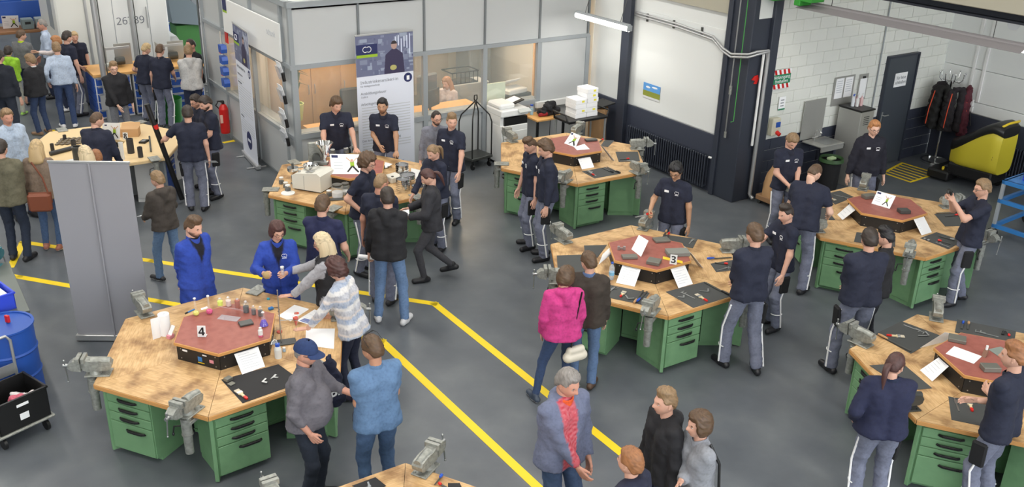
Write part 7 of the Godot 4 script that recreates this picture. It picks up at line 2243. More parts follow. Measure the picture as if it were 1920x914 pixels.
func add_head(g: G, xf: Transform3D, skin: Color, hair: Color, fem: float, beard: float, coarse: bool) -> void:
	var rows := 22 if coarse else 34
	var cols := 26 if coarse else 42
	var h := G.new()
	for i in rows + 1:
		for j in cols:
			var d := head_dir(i, j, rows, cols)
			var p := head_shape(d, fem)
			var c := skin
			var lips := gss(p.x, 0.016) * gss(p.y + 0.063, 0.006) * sst(0.05, 0.08, p.z)
			c = c.lerp(Color(skin.r * 0.72, skin.g * 0.42, skin.b * 0.42), clampf(lips * 0.9, 0, 0.8))
			c = c.lerp(Color(skin.r * 1.0, skin.g * 0.78, skin.b * 0.74), 0.35 * (gss(absf(p.x) - 0.045, 0.016) * gss(p.y + 0.02, 0.018) + gss(p.x, 0.012) * gss(p.y + 0.03, 0.01)) * sst(0.02, 0.06, p.z))
			if beard > 0.0:
				var bm := maxf(sst(-0.045, -0.075, p.y), gss(p.y + 0.05, 0.006) * gss(p.x, 0.025)) * sst(-0.02, 0.02, p.z)
				bm = maxf(bm, sst(-0.02, -0.04, p.y) * sst(0.045, 0.058, absf(p.x)) * sst(-0.02, 0.01, p.z))
				bm *= 1.0 - 0.8 * clampf(lips, 0, 1)
				c = c.lerp(hair * 0.8, clampf(bm * beard, 0, 1))
				p += d * (0.005 * bm * minf(beard, 1.0))
			h.col = c
			h.vert(p, d)
	for i in rows:
		for j in cols:
			var a := i * cols + j
			var b := i * cols + (j + 1) % cols
			if i > 0:
				h.itri(a, b, b + cols, h.n[a] + h.n[b + cols])
			if i < rows - 1:
				h.itri(a, b + cols, a + cols, h.n[a] + h.n[b + cols])
	h.smooth()
	for i in [0, rows]:
		for j in cols:
			h.n[i * cols + j] = Vector3.UP if i == 0 else Vector3.DOWN
	for s in [-1.0, 1.0]:
		h.col = skin * 0.96
		h.ball(V(s * 0.0765, -0.002, -0.008), V(0.009, 0.030, 0.018), 10, Basis(Vector3.UP, s * -0.3))
		if not coarse:
			h.ball(V(s * 0.079, -0.022, -0.002), V(0.007, 0.011, 0.009), 8)
			h.col = Color(0.62, 0.6, 0.57)
			h.ball(V(s * 0.031, 0.004, 0.0765), V(0.0135, 0.0072, 0.009), 10)
			h.col = Color(0.05, 0.04, 0.035)
			h.ball(V(s * 0.031, 0.0035, 0.0815), V(0.0055, 0.0058, 0.0058), 8)
			h.col = skin * 0.8
			h.ball(V(s * 0.031, 0.0095, 0.079), V(0.0155, 0.0035, 0.008), 8)
		else:
			h.col = Color(0.10, 0.08, 0.07)
			h.ball(V(s * 0.031, 0.004, 0.078), V(0.012, 0.006, 0.006), 6)
		h.col = hair * 0.75
		h.ball(V(s * 0.031, 0.0235, 0.0845), V(0.018, 0.0035, 0.006), 8, Basis(Vector3.BACK, s * -0.08))
	g.add(h, xf)


# hair as a cap that sinks under the scalp where there is none, so that the hairline is where both meet
func hair_g(style: String, col: Color, seed_: int) -> G:
	var h := G.new()
	var nz := FastNoiseLite.new()
	nz.seed = seed_
	nz.frequency = 1.0
	nz.fractal_octaves = 2
	var rows := 30
	var cols := 40
	# [front line, side line, back line, thickness, top extra, noise]
	var st: Array = {
		"short": [0.56, 0.10, -0.42, 0.016, 0.010, 0.006], "buzz": [0.60, 0.12, -0.42, 0.005, 0.002, 0.002], "thick": [0.50, -0.02, -0.50, 0.024, 0.014, 0.009],
		"bald": [0.97, 0.08, -0.40, 0.005, -0.03, 0.003], "receding": [0.74, 0.10, -0.42, 0.010, 0.002, 0.004], "undercut": [0.56, 0.12, -0.40, 0.004, 0.036, 0.005],
		"bob": [0.48, -0.42, -0.62, 0.026, 0.012, 0.008], "curly": [0.48, -0.30, -0.60, 0.034, 0.012, 0.016], "long": [0.52, -0.35, -0.8, 0.022, 0.008, 0.006], "tied": [0.60, 0.06, -0.42, 0.010, 0.006, 0.004],
		"quiff": [0.54, 0.10, -0.42, 0.010, 0.030, 0.007]}[style]
	for i in rows + 1:
		for j in cols:
			var d := head_dir(i, j, rows, cols)
			var p := head_shape(d, 0.5)
			if d.z > 0.0:
				p = d * Vector3(0.0755, 0.119, 0.096)
			var az := absf(atan2(d.x, d.z))
			var line := lerpf(st[0], st[1], sst(0.75, 1.25, az))
			line = lerpf(line, st[2], sst(1.65, 2.3, az))
			if style == "bald":
				line = lerpf(st[0], st[1], sst(1.1, 1.5, az))
				line = lerpf(line, st[2], sst(1.65, 2.3, az))
			var m := sst(-0.07, 0.09, d.y - line)
			var th: float = st[3] + st[4] * sst(0.35, 0.8, d.y)
			if style == "undercut" or style == "quiff":
				th = st[3] + st[4] * sst(0.62, 0.80, d.y) * lerpf(0.55, 1.0, sst(-0.6, 0.5, d.z))
			if style == "bald" and d.y > 0.62:
				m = 0.0
			var q := V(d.x * 26.0, d.y * 7.0, d.z * 9.0)
			if style == "curly":
				q = d * 13.0
			var nv := nz.get_noise_3dv(q)
			th += nv * float(st[5]) * 1.5
			var tint := 1.0 + 0.5 * nz.get_noise_3dv(V(d.x * 34.0, d.y * 5.0, d.z * 34.0) + Vector3.ONE * 9.0)
			h.col = Color(col.r * tint, col.g * tint, col.b * tint)
			h.vert(p + d * lerpf(-0.014, maxf(th, 0.002), m), d)
	for i in rows:
		for j in cols:
			var a := i * cols + j
			var b := i * cols + (j + 1) % cols
			if i > 0:
				h.itri(a, b, b + cols, h.n[a] + h.n[b + cols])
			if i < rows - 1:
				h.itri(a, b + cols, a + cols, h.n[a] + h.n[b + cols])
	h.smooth()
	return h


func strand_fall(h: G, pts: Array, wx: Array, wz: Array, seed_: int, col: Color) -> void:
	# a fall of hair: ellipses along a path, ridged like strands
	var nz := FastNoiseLite.new()
	nz.seed = seed_
	nz.frequency = 1.0
	var rs := []
	for i in pts.size():
		var r := PackedVector3Array()
		for j in 20:
			var a := TAU * j / 20
			var w := 1.0 + 0.16 * nz.get_noise_2d(j * 2.3, i * 0.35)
			r.append(pts[i] + V(cos(a) * wx[i] * w, 0, sin(a) * wz[i] * w))
		rs.append(r)
	var b := h.v.size()
	h.col = col
	h.rings(rs)
	for i in range(b, h.v.size()):
		var t := 1.0 + 0.3 * nz.get_noise_2d(i % 20 * 3.1, 5.0)
		h.c[i] = Color(col.r * t, col.g * t, col.b * t)


var hands := {}


# where a person's hand is: side 0 left, 1 right
func hand_of(start: String, side: int) -> Vector3:
	for k in hands:
		if k.begins_with(start):
			return hands[k][side]
	return Vector3.ZERO


const HAIRC := {"dark": Color(0.035, 0.025, 0.02), "brown": Color(0.10, 0.058, 0.032), "light": Color(0.25, 0.16, 0.085), "blond": Color(0.50, 0.36, 0.19), "fair": Color(0.62, 0.50, 0.32), "red": Color(0.30, 0.13, 0.055), "grey": Color(0.24, 0.22, 0.205), "ginger": Color(0.42, 0.19, 0.075), "black": Color(0.014, 0.013, 0.014), "plum": Color(0.075, 0.032, 0.028)}
const SKINC := {"fair": Color(0.66, 0.38, 0.28), "pale": Color(0.72, 0.45, 0.34), "tan": Color(0.52, 0.27, 0.17), "olive": Color(0.46, 0.26, 0.16), "ruddy": Color(0.62, 0.31, 0.22)}


func lin(r: float, g: float, b: float) -> Color:
	return C(r, g, b).srgb_to_linear()


# one person; see build_people for the keys
func person(sp: Dictionary) -> Node3D:
	var label: String = sp.label
	var root := thing("person", label, "person", sp.at, face(sp.get("f", 0.0)))
	var s: float = sp.get("h", 1.78) / 1.78
	var far: bool = sp.get("far", false)
	var cell := 0.026 if far else 0.0195
	var w: float = sp.get("w", 1.0)
	var fem: float = sp.get("fem", 0.0)
	var skin: Color = SKINC[sp.get("skin", "fair")]
	var hairc: Color = HAIRC[sp.get("hc", "brown")]
	var lean := deg_to_rad(sp.get("lean", 2.0))
	var roll := deg_to_rad(sp.get("roll", 0.0))
	var fl: Array = sp.get("fl", [0.11, 0.03])
	var fr: Array = sp.get("fr", [-0.11, -0.02])
	var shx: Vector2 = sp.get("hip", Vector2.ZERO)
	# skeleton at 1.78 m
	var ank_l := V(fl[0], 0.085, fl[1])
	var ank_r := V(fr[0], 0.085, fr[1])
	if fl.size() > 2:
		ank_l.y += fl[2]
	if fr.size() > 2:
		ank_r.y += fr[2]
	var P := V(shx.x, 0.94, shx.y)
	if sp.has("seat"):
		P.y = sp.seat
	else:
		for a in [ank_l - V(0.09, 0, 0), ank_r + V(0.09, 0, 0)]:
			var hz := Vector2(a.x - P.x, a.z - P.z).length()
			P.y = minf(P.y, 0.085 + sqrt(maxf(0.858 * 0.858 - hz * hz, 0.3)) + 0.005)
	var X := V(cos(roll), sin(roll), 0)
	var U := V(-sin(roll) * cos(lean), cos(roll) * cos(lean), sin(lean)).normalized()
	var F := X.cross(U).normalized()
	if F.z < 0.0:
		F = -F
	var hip_l := P + V(0.09, -0.01, 0)
	var hip_r := P + V(-0.09, -0.01, 0)
	var kn_l := knee(hip_l, ank_l, 0.435, 0.43, V(0.12, 0, 1))
	var kn_r := knee(hip_r, ank_r, 0.435, 0.43, V(-0.12, 0, 1))
	var S := P + U * 0.505
	var sw := 0.168 * w * (1.0 - 0.08 * fem)
	var sh_l := S + X * sw - U * 0.03
	var sh_r := S - X * sw - U * 0.03
	var N := P + U * 0.545
	var presets := {
		"down": V(0.27, 0.80, 0.05), "hang": V(0.25, 0.79, 0.12), "bent": V(0.17, 1.04, 0.33), "front": V(0.05, 0.98, 0.27), "hip": V(0.25, 0.97, 0.06), "pocket": V(0.22, 0.88, 0.11), "behind": V(0.03, 0.93, -0.19),
		"cross": V(-0.10, 1.15, 0.20), "work": V(0.12, 1.0, 0.38), "table": V(0.24, 0.86, 0.42), "chest": V(0.06, 1.22, 0.26), "face": V(0.06, 1.48, 0.28)}
	var hl: Vector3 = presets[sp.L] if sp.get("L", "down") is String and sp.has("L") else sp.get("L", presets.down)
	var hr: Vector3 = presets[sp.R] if sp.get("R", "down") is String and sp.has("R") else sp.get("R", presets.down)
	if not (sp.get("R", "") is Vector3):
		hr.x = -hr.x
	var el_l := knee(sh_l, hl, 0.285, 0.255, V(0.55, -0.5, -0.8) if not sp.has("pole_l") else sp.pole_l)
	var el_r := knee(sh_r, hr, 0.285, 0.255, V(-0.55, -0.5, -0.8) if not sp.has("pole_r") else sp.pole_r)
	var wr_l := el_l + (hl - el_l).normalized() * 0.255
	var wr_r := el_r + (hr - el_r).normalized() * 0.255
	# head
	var hy := deg_to_rad(sp.get("hy", 0.0))
	var hp := deg_to_rad(sp.get("hp", 8.0))
	var ht := deg_to_rad(sp.get("ht", 0.0))
	var HB := Basis(Vector3.UP, hy) * Basis(Vector3.RIGHT, hp) * Basis(Vector3.BACK, ht)
	var hc := N + U * 0.055 + Vector3.UP * 0.075 + HB * V(0, 0.012, 0.022)
	var hs: float = sp.get("hs", 1.0)
	var hxf := Transform3D(HB.scaled(Vector3.ONE * hs / 1.0), hc)
	var scl := Transform3D(Basis().scaled(Vector3.ONE * s), Vector3.ZERO)
	root.position = sp.at - Basis(Vector3.UP, root.rotation.y) * V(hc.x, 0, hc.z) * s
	# --- body (skin): continuous, with hands and head
	var g := G.new()
	g.col = skin
	var b := [[P - X * 0.07, P + X * 0.07, 0.085, 0.085], [P + X * 0.05, S + X * 0.06 - U * 0.1, 0.075, 0.075], [P - X * 0.05, S - X * 0.06 - U * 0.1, 0.075, 0.075], [S - X * sw * 0.8 - U * 0.04, S + X * sw * 0.8 - U * 0.04, 0.045, 0.045],
		[S - U * 0.02 - F * 0.008, hc + HB * V(0, -0.075, -0.022), 0.055, 0.055],
		[sh_l, el_l, 0.044, 0.041], [el_l, wr_l, 0.042, 0.029], [sh_r, el_r, 0.044, 0.041], [el_r, wr_r, 0.042, 0.029],
		[hip_l, kn_l, 0.068, 0.040], [kn_l, ank_l, 0.040, 0.026], [hip_r, kn_r, 0.068, 0.040], [kn_r, ank_r, 0.040, 0.026]]
	skin_over(g, b, cell, 0.03)
	for sd in 2:
		var wr := wr_l if sd == 0 else wr_r
		var el := el_l if sd == 0 else el_r
		var y := (wr - el).normalized()
		var pal := V(-1.0 if sd == 0 else 1.0, -0.25, 0.0)
		var key := "pl" if sd == 0 else "pr"
		if sp.get(key, "") == "down":
			pal = V(0, -1, 0)
			y = (V(y.x, 0, y.z).normalized() + V(0, -0.12, 0)).normalized()
		elif sp.get(key, "") == "up":
			pal = V(0, 1, 0.2)
		elif sp.get(key, "") == "in":
			pal = V(0, 0, -1)
		var zz := -(pal - y * pal.dot(y)).normalized()
		var hb := Basis(y.cross(zz), y, zz)
		# the thumb (+x) points ahead or up
		var want := V(0, 0.6, 1) if absf(y.y) > 0.5 else V(0, 1, 0.2)
		if pal == V(0, -1, 0):
			want = V(-1.0 if sd == 0 else 1.0, 0, 0)
		if hb.x.dot(want) < 0.0:
			hb.x = -hb.x
		var hg := hand_g(sp.get("hk_l" if sd == 0 else "hk_r", "relaxed"))
		var hh := G.new()
		hh.add(hg, Transform3D(hb.scaled(Vector3.ONE * (1.0 - 0.1 * fem)), wr + y * 0.012))
		for i in hh.c.size():
			hh.c[i] = skin * 1.02
		g.add(hh, Transform3D())
	add_head(g, hxf, skin, hairc, fem, sp.get("beard", 0.0), far)
	var gs := G.new()
	gs.add(g, scl)
	obj("body", gs, "skin", root)
	# --- trousers
	var tk: String = sp.get("legs", "work")
	var tc: Color = sp.get("lc", lin(122, 126, 146))
	if tk != "none":
		g = G.new()
		g.col = tc
		var r0 := 0.094
		var r1 := 0.072
		var r2 := 0.068
		if tk == "jeans":
			r0 = 0.090
			r1 = 0.065
			r2 = 0.056
		elif tk == "slim":
			r0 = 0.088
			r1 = 0.060
			r2 = 0.045
		var wl := w * (0.98 + 0.02 * fem)
		var tb := [[P - X * 0.075 * wl, P + X * 0.075 * wl, 0.101 * wl, 0.101 * wl], [P - X * 0.06 + U * 0.06, P + X * 0.06 + U * 0.06, 0.086 * wl, 0.086 * wl],
			[hip_l, kn_l, r0 * wl, r1], [kn_l, ank_l - V(0, 0.025, 0), r1, r2, 1], [hip_r, kn_r, r0 * wl, r1], [kn_r, ank_r - V(0, 0.025, 0), r1, r2, 1]]
		skin_over(g, tb, cell, 0.028)
		folds(g, 0.014 if tk == "work" else 0.009 if tk == "jeans" else 0.005, sp.at, P.y - 0.04)
		gs = G.new()
		gs.add(g, scl)
		var tr := obj("trousers", gs, "cloth", root)
		if tk == "work":
			# bright reflective piping down the outer seams, dark holster pocket
			var sides := [[hip_l, kn_l, ank_l, 1.0], [hip_r, kn_r, ank_r, -1.0]]
			for sd in sides:
				var o := V(sd[3], 0, 0)
				var pts := []
				for i in 9:
					var t := i / 8.0
					var p: Vector3 = sd[0].lerp(sd[1], t * 2.0) if t < 0.5 else sd[1].lerp(sd[2], t * 2.0 - 1.0)
					var rr := lerpf(r0, r1, minf(t * 2.0, 1.0)) if t < 0.5 else lerpf(r1, r2, t * 2.0 - 1.0)
					pts.append((p + (o + V(0, 0, -0.25)).normalized() * (rr + 0.004 + 0.006 * sin(t * PI))) * s)
				gs = G.new()
				gs.tube(pts.slice(1), 0.011 if not far else 0.012, 6)
				obj("reflective_piping", gs, "reflective", tr)
				gs = G.new()
				var pb: Vector3 = sd[1].lerp(sd[2], 0.55)
				var arc := []
				for i in 7:
					var a := (PI * 0.5 if sd[3] < 0 else -PI * 0.25) + PI * 0.75 * i / 6.0
					arc.append((pb + V(cos(a), 0, sin(a)) * (r1 + 0.006)) * s)
				gs.tube(arc, 0.007, 5)
				if sp.get("bands", true):
					obj("reflective_band", gs, "reflective", tr)
			if sp.get("holster", 1) != 0:
				var hsgn: float = sp.get("holster", 1)
				var hp0: Vector3 = hip_l if hsgn > 0 else hip_r
				var kp0: Vector3 = kn_l if hsgn > 0 else kn_r
				var pc: Vector3 = hp0.lerp(kp0, 0.52) + V(hsgn * 0.088, 0, 0)
				obj("holster_pocket", G.new().box(Transform3D(Basis(Vector3.BACK, -hsgn * 0.06), pc * s), V(0.045, 0.24, 0.13) * s, 0.014), "pocket_black", tr)
	# --- shoes
	var shc: Color = sp.get("sc", lin(38, 38, 42))
	var sol: Color = sp.get("sole", lin(30, 30, 32))
	for sd in 2:
		var ak := ank_l if sd == 0 else ank_r
		var toe := deg_to_rad(sp.get("toe", 14.0)) * (1.0 if sd == 0 else -1.0)
		var fd := V(sin(toe), 0, cos(toe))
		var lift := ak.y - 0.085
		var dn := V(0, -0.06 if lift > 0.03 else 0.0, 0)
		var sb := [[ak, ak + V(0, -0.04, 0) + fd * 0.03, 0.044, 0.046], [ak + V(0, -0.043, 0) - fd * 0.055, ak + V(0, -0.048, 0) + fd * 0.155 + dn, 0.040, 0.040]]
		g = G.new()
		skin_over(g, sb, 0.013 if not far else 0.018, 0.03)
		for i in g.v.size():
			if g.v[i].y < lift * 0.6:
				g.v[i].y = lift * 0.6 if dn == Vector3.ZERO else maxf(g.v[i].y, 0.0)
			g.c[i] = sol if g.v[i].y < 0.024 + lift * 0.6 else shc
		gs = G.new()
		gs.add(g, scl)
		obj("shoe", gs, "leather", root)
	# --- top
	var top: String = sp.get("top", "tee")
	var cc: Color = sp.get("tc", lin(37, 41, 60))
	g = G.new()
	g.col = cc
	var loose: float = sp.get("loose", {"tee": 0.0, "polo": 0.0, "sweat": 0.010, "hoodie": 0.014, "jacket": 0.018, "coat": 0.016, "shirt": 0.004}[top])
	var belly: float = sp.get("belly", 0.0)
	var hem: float = {"tee": -0.07, "polo": -0.08, "sweat": -0.04, "hoodie": -0.06, "jacket": -0.08, "coat": -0.02, "shirt": -0.02}[top]
	if sp.has("hem"):
		hem = sp.hem
	var wq := w * (1.0 - 0.07 * fem)
	var cr := 0.112 * wq + loose
	var tbn := [[P + U * 0.22 + X * 0.062 * wq, P + U * hem + X * 0.084 * wq, cr - 0.006 * (1 + 2 * fem), cr + 0.016 + 0.008 * fem, 1], [P + U * 0.22 - X * 0.062 * wq, P + U * hem - X * 0.084 * wq, cr - 0.006 * (1 + 2 * fem), cr + 0.016 + 0.008 * fem, 1],
		[P + U * 0.20 + X * 0.062 * wq, P + U * 0.38 + X * 0.085 * wq, cr - 0.006, cr], [P + U * 0.20 - X * 0.062 * wq, P + U * 0.38 - X * 0.085 * wq, cr - 0.006, cr],
		[S - X * sw * 0.82 - U * 0.035, S + X * sw * 0.82 - U * 0.035, 0.066 + loose * 0.6, 0.066 + loose * 0.6],
		[N - U * 0.022 + X * 0.035, sh_l + U * 0.008, 0.046 + loose * 0.4, 0.052 + loose * 0.4], [N - U * 0.022 - X * 0.035, sh_r + U * 0.008, 0.046 + loose * 0.4, 0.052 + loose * 0.4], [N - U * 0.05 - F * 0.03, S - U * 0.12 - F * 0.02, 0.055 + loose * 0.4, 0.09]]
	if fem > 0.3:
		for q in [-1.0, 1.0]:
			tbn.append([S - U * 0.14 + X * q * 0.07 + F * 0.055, S - U * 0.16 + X * q * 0.075 + F * 0.075, 0.062, 0.055])
	if belly > 0.0:
		tbn.append([P + U * 0.10 + F * belly * 0.5, P + U * 0.20 + F * belly * 0.5, cr + belly * 0.35, cr + belly * 0.3])
	var long: bool = top in ["sweat", "hoodie", "jacket", "coat", "shirt"]
	var cuff: float = sp.get("cuff", 0.97)
	for sd in 2:
		var sh := sh_l if sd == 0 else sh_r
		var el := el_l if sd == 0 else el_r
		var wr := wr_l if sd == 0 else wr_r
		if not long:
			tbn.append([sh, sh.lerp(el, 0.72), 0.064, 0.061, 1])
		else:
			tbn.append([sh, el, 0.058 + loose * 0.8, 0.050 + loose * 0.8])
			tbn.append([el, el.lerp(wr, cuff), 0.050 + loose * 0.8, 0.040 + loose * 0.6, 1])
	if top == "coat":
		var hm: float = sp.get("coat_hem", 0.52)
		for q in [-1.0, 1.0]:
			tbn.append([P + U * 0.05 + X * q * 0.075, V(P.x + q * 0.095, hm, P.z + 0.01), 0.125, 0.150, 1])
	if top == "hoodie" or sp.get("hood", false):
		tbn.append([N - X * 0.075 - F * 0.05 - U * 0.005, N + X * 0.075 - F * 0.05 - U * 0.005, 0.046, 0.046])
		tbn.append([N - F * 0.085 - U * 0.03, N - F * 0.10 - U * 0.12, 0.070, 0.05])
		for q in [-1.0, 1.0]:
			tbn.append([N + X * q * 0.08 - F * 0.04, N + X * q * 0.05 + F * 0.055 - U * 0.05, 0.038, 0.026])
	skin_over(g, tbn, cell, 0.022)
	folds(g, sp.get("fold", 0.013 if long else 0.011), V(sp.at.z, sp.at.x, 1))
	if sp.has("paint"):
		# woven or printed pattern of the garment
		for i in g.v.size():
			g.c[i] = paint(sp.paint, g.v[i], P, cc)
	gs = G.new()
	gs.add(g, scl)
	var tpart := obj({"tee": "t_shirt", "polo": "polo_shirt", "sweat": "sweatshirt", "hoodie": "hoodie", "jacket": "jacket", "coat": "work_coat", "shirt": "shirt"}[top], gs, "cloth", root)
	# collar ring
	if top != "hoodie" or sp.has("collar"):
		var cb := N + U * 0.012
		var rs := []
		for i in 3:
			var rr: float = [0.072, 0.076, 0.064][i]
			var yy: float = [-0.03, 0.016, 0.030][i] - (0.016 if top == "tee" else 0.0)
			var ring := PackedVector3Array()
			for j in 18:
				var a := TAU * j / 18
				var dip := -0.028 * maxf(0.0, sin(a)) - 0.01
				ring.append((cb + U * (yy + dip) + X * cos(a) * rr + F * (sin(a) * rr * 1.0 + 0.004)) * s)
			rs.append(ring)
		gs = G.new()
		gs.col = sp.get("collar", cc * 0.92)
		gs.rings(rs, false, false)
		obj("collar", gs, "cloth", tpart)
	# badge and emblem on the chest
	if sp.get("badge", 0) > 0:
		var ab := [[0.07, 0.10, "name_badge", "paper"], [-0.07, 0.10, "emblem", "emblem"]]
		if sp.badge == 2:
			ab = [ab[1]]
		elif sp.badge == 3:
			ab = [ab[0]]
		for e in ab:
			var o := S - U * float(e[1]) - X * float(e[0]) * 1.05
			var z := probe(tbn, o + F * 0.3, -F)
			var at := Transform3D(Basis(X, U, F), (z + F * 0.008) * s)
			if e[2] == "name_badge":
				obj("name_badge", G.new().box(at, V(0.062, 0.03, 0.004)), "paper", tpart)
			else:
				var eg := G.new()
				for q in [-1.0, 1.0]:
					var arc := []
					for i in 9:
						var a := deg_to_rad(40.0 + i * 35.0) if q < 0 else deg_to_rad(220.0 + i * 35.0)
						arc.append(at * V(q * 0.010 + cos(a) * 0.019, sin(a) * 0.019, 0))
					eg.tube(arc, 0.0025, 5)
				eg.box(at * Transform3D(Basis(), V(0, -0.032, 0)), V(0.05, 0.008, 0.003))
				obj("emblem", eg, "paper", tpart)
	# --- hair
	var style: String = sp.get("hair", "short")
	if style != "none":
		var hg := hair_g({"ponytail": "tied", "bun": "tied"}.get(style, style), hairc, hash(label) % 999)
		if style == "ponytail":
			var pt := []
			for i in 6:
				var t := i / 5.0
				pt.append(V(0.01 * sin(t * 4.0), 0.035 - 0.02 * t - 0.24 * t * t, -0.105 - 0.055 * sin(t * PI * 0.8)))
			strand_fall(hg, pt, [0.018, 0.028, 0.032, 0.030, 0.022, 0.006], [0.018, 0.026, 0.028, 0.026, 0.02, 0.006], 3, hairc)
		elif style == "bun":
			hg.col = hairc * 0.9
			hg.ball(V(0, 0.03, -0.12), V(0.035, 0.035, 0.03), 10)
		elif style == "long":
			var ext: float = sp.get("hair_len", 0.30)
			strand_fall(hg, [V(0, 0.06, -0.055), V(0, -0.02, -0.075), V(0, -0.10, -0.07), V(0, -0.10 - ext * 0.45, -0.075), V(0, -0.10 - ext * 0.8, -0.085), V(0, -0.10 - ext, -0.08)], [0.075, 0.088, 0.098, 0.112, 0.100, 0.05], [0.05, 0.06, 0.062, 0.06, 0.05, 0.02], 5, hairc)
			for q in [-1.0, 1.0]:
				strand_fall(hg, [V(q * 0.05, 0.075, -0.005), V(q * 0.076, 0.03, -0.02), V(q * 0.086, -0.05, -0.025), V(q * 0.092, -0.13, -0.012), V(q * 0.088, -0.22, -0.005)], [0.022, 0.022, 0.024, 0.026, 0.012], [0.05, 0.055, 0.058, 0.055, 0.02], 8, hairc)
		elif style == "bob":
			for q in [-1.0, 1.0]:
				strand_fall(hg, [V(q * 0.06, 0.07, 0.01), V(q * 0.078, 0.02, 0.0), V(q * 0.082, -0.035, -0.005), V(q * 0.07, -0.075, -0.012)], [0.02, 0.018, 0.018, 0.01], [0.05, 0.055, 0.05, 0.03], 8, hairc)
		gs = G.new()
		gs.add(hg, scl * hxf)
		obj("hair", gs, "hair", root)
	if sp.get("glasses", 0) != 0:
		var gg := G.new()
		for q in [-1.0, 1.0]:
			var ring := []
			for i in 13:
				var a := TAU * i / 12
				ring.append(V(q * 0.031 + cos(a) * 0.023, 0.002 + sin(a) * 0.016, 0.101 - absf(cos(a)) * 0.004))
			gg.tube(ring, 0.0024, 5)
			gg.tube([V(q * 0.053, 0.006, 0.098), V(q * 0.076, 0.008, 0.07), V(q * 0.080, 0.006, -0.005)], 0.0024, 5)
		gg.tube([V(-0.009, 0.006, 0.102), V(0.009, 0.006, 0.102)], 0.0024, 5)
		gs = G.new()
		gs.add(gg, scl * hxf * (Transform3D() if sp.glasses == 1 else Transform3D(Basis(Vector3.RIGHT, -0.9).scaled(Vector3.ONE * 1.15), V(0, 0.06, -0.045))))
		obj("glasses", gs, "black_plastic", root)
	if sp.has("cap"):
		var cg := G.new()
		cg.col = sp.cap
		var rows := []
		for i in 7:
			var t := PI / 2 * i / 6.0
			var ring := PackedVector3Array()
			for j in 22:
				var a := TAU * j / 22
				ring.append(V(cos(a) * 0.090 * cos(t) , 0.030 + 0.108 * sin(t), sin(a) * 0.112 * cos(t) - 0.006))
			rows.append(ring)
		cg.rings(rows, false, false)
		var vis := []
		for i in 4:
			var t := i / 3.0
			var row := PackedVector3Array()
			for j in 12:
				var a := PI * (0.14 + 0.72 * j / 11.0)
				row.append(V(cos(a) * (0.088 + t * 0.01), 0.034 - t * 0.022 - 0.012 * absf(cos(a)), sin(a) * (0.105 + t * 0.075) - 0.006))
			for j in range(11, -1, -1):
				row.append(row[j] - V(0, 0.004, 0))
			vis.append(row)
		cg.rings(vis, true, true)
		gs = G.new()
		gs.add(cg, scl * hxf)
		obj("cap", gs, "cloth", root)
	hands[label] = [root.transform * ((wr_l + (wr_l - el_l).normalized() * 0.085) * s), root.transform * ((wr_r + (wr_r - el_r).normalized() * 0.085) * s), root.rotation.y]
	return root


func probe(bones: Array, from: Vector3, dir: Vector3) -> Vector3:
	var p := from
	for i in 40:
		var d := 9.0
		for b in bones:
			var ab: Vector3 = b[1] - b[0]
			var t := clampf((p - b[0]).dot(ab) / maxf(ab.length_squared(), 1e-6), 0.0, 1.0)
			d = minf(d, p.distance_to(b[0] + ab * t) - lerpf(b[2], b[3], t))
		p += dir * d * 0.9
		if d < 0.002:
			break
	return p


func paint(kind: String, p: Vector3, P: Vector3, cc: Color) -> Color:
	if kind == "stripes":
		var y := p.y * 15.0 + p.x * 0.8
		var k := fposmod(y, 3.0)
		var sp := 0.5 + 0.5 * sin(p.x * 140.0 + p.y * 60.0) * sin(p.z * 150.0)
		if k < 0.75:
			return lin(232, 230, 230)
		if k < 1.7:
			return lin(150, 168, 200).lerp(lin(214, 218, 226), sp * 0.8)
		if k < 2.1:
			return lin(226, 216, 212)
		return lin(176, 178, 190).lerp(lin(226, 226, 230), sp * 0.7)
	if kind == "open_check":
		# open jacket: red chequered shirt shows in a strip down the front, orange lining at the neck
		var c := p - P
		if c.z > 0.05 and absf(c.x + 0.03) < 0.050 + 0.035 * sst(0.0, 0.5, c.y) and c.y > -0.06:
			var m := 0.5 + 0.5 * sin(p.x * 260.0) * sin(p.y * 170.0)
			return lin(196, 40, 62).lerp(lin(226, 150, 158), m * 0.7)
		return cc
	if kind == "coat_front":
		# dark shirt in the open neck of the coat, narrowing down to the first button
		var c := p - P
		if c.z > 0.04:
			return cc.lerp(lin(26, 28, 34), sst(0.012, -0.012, absf(c.x) - 0.08 * sst(0.20, 0.55, c.y)))
		return cc
	if kind == "grey_sleeves":
		return lin(176, 176, 182) if absf(p.x) > 0.19 or p.z > 0.19 else cc
	return cc


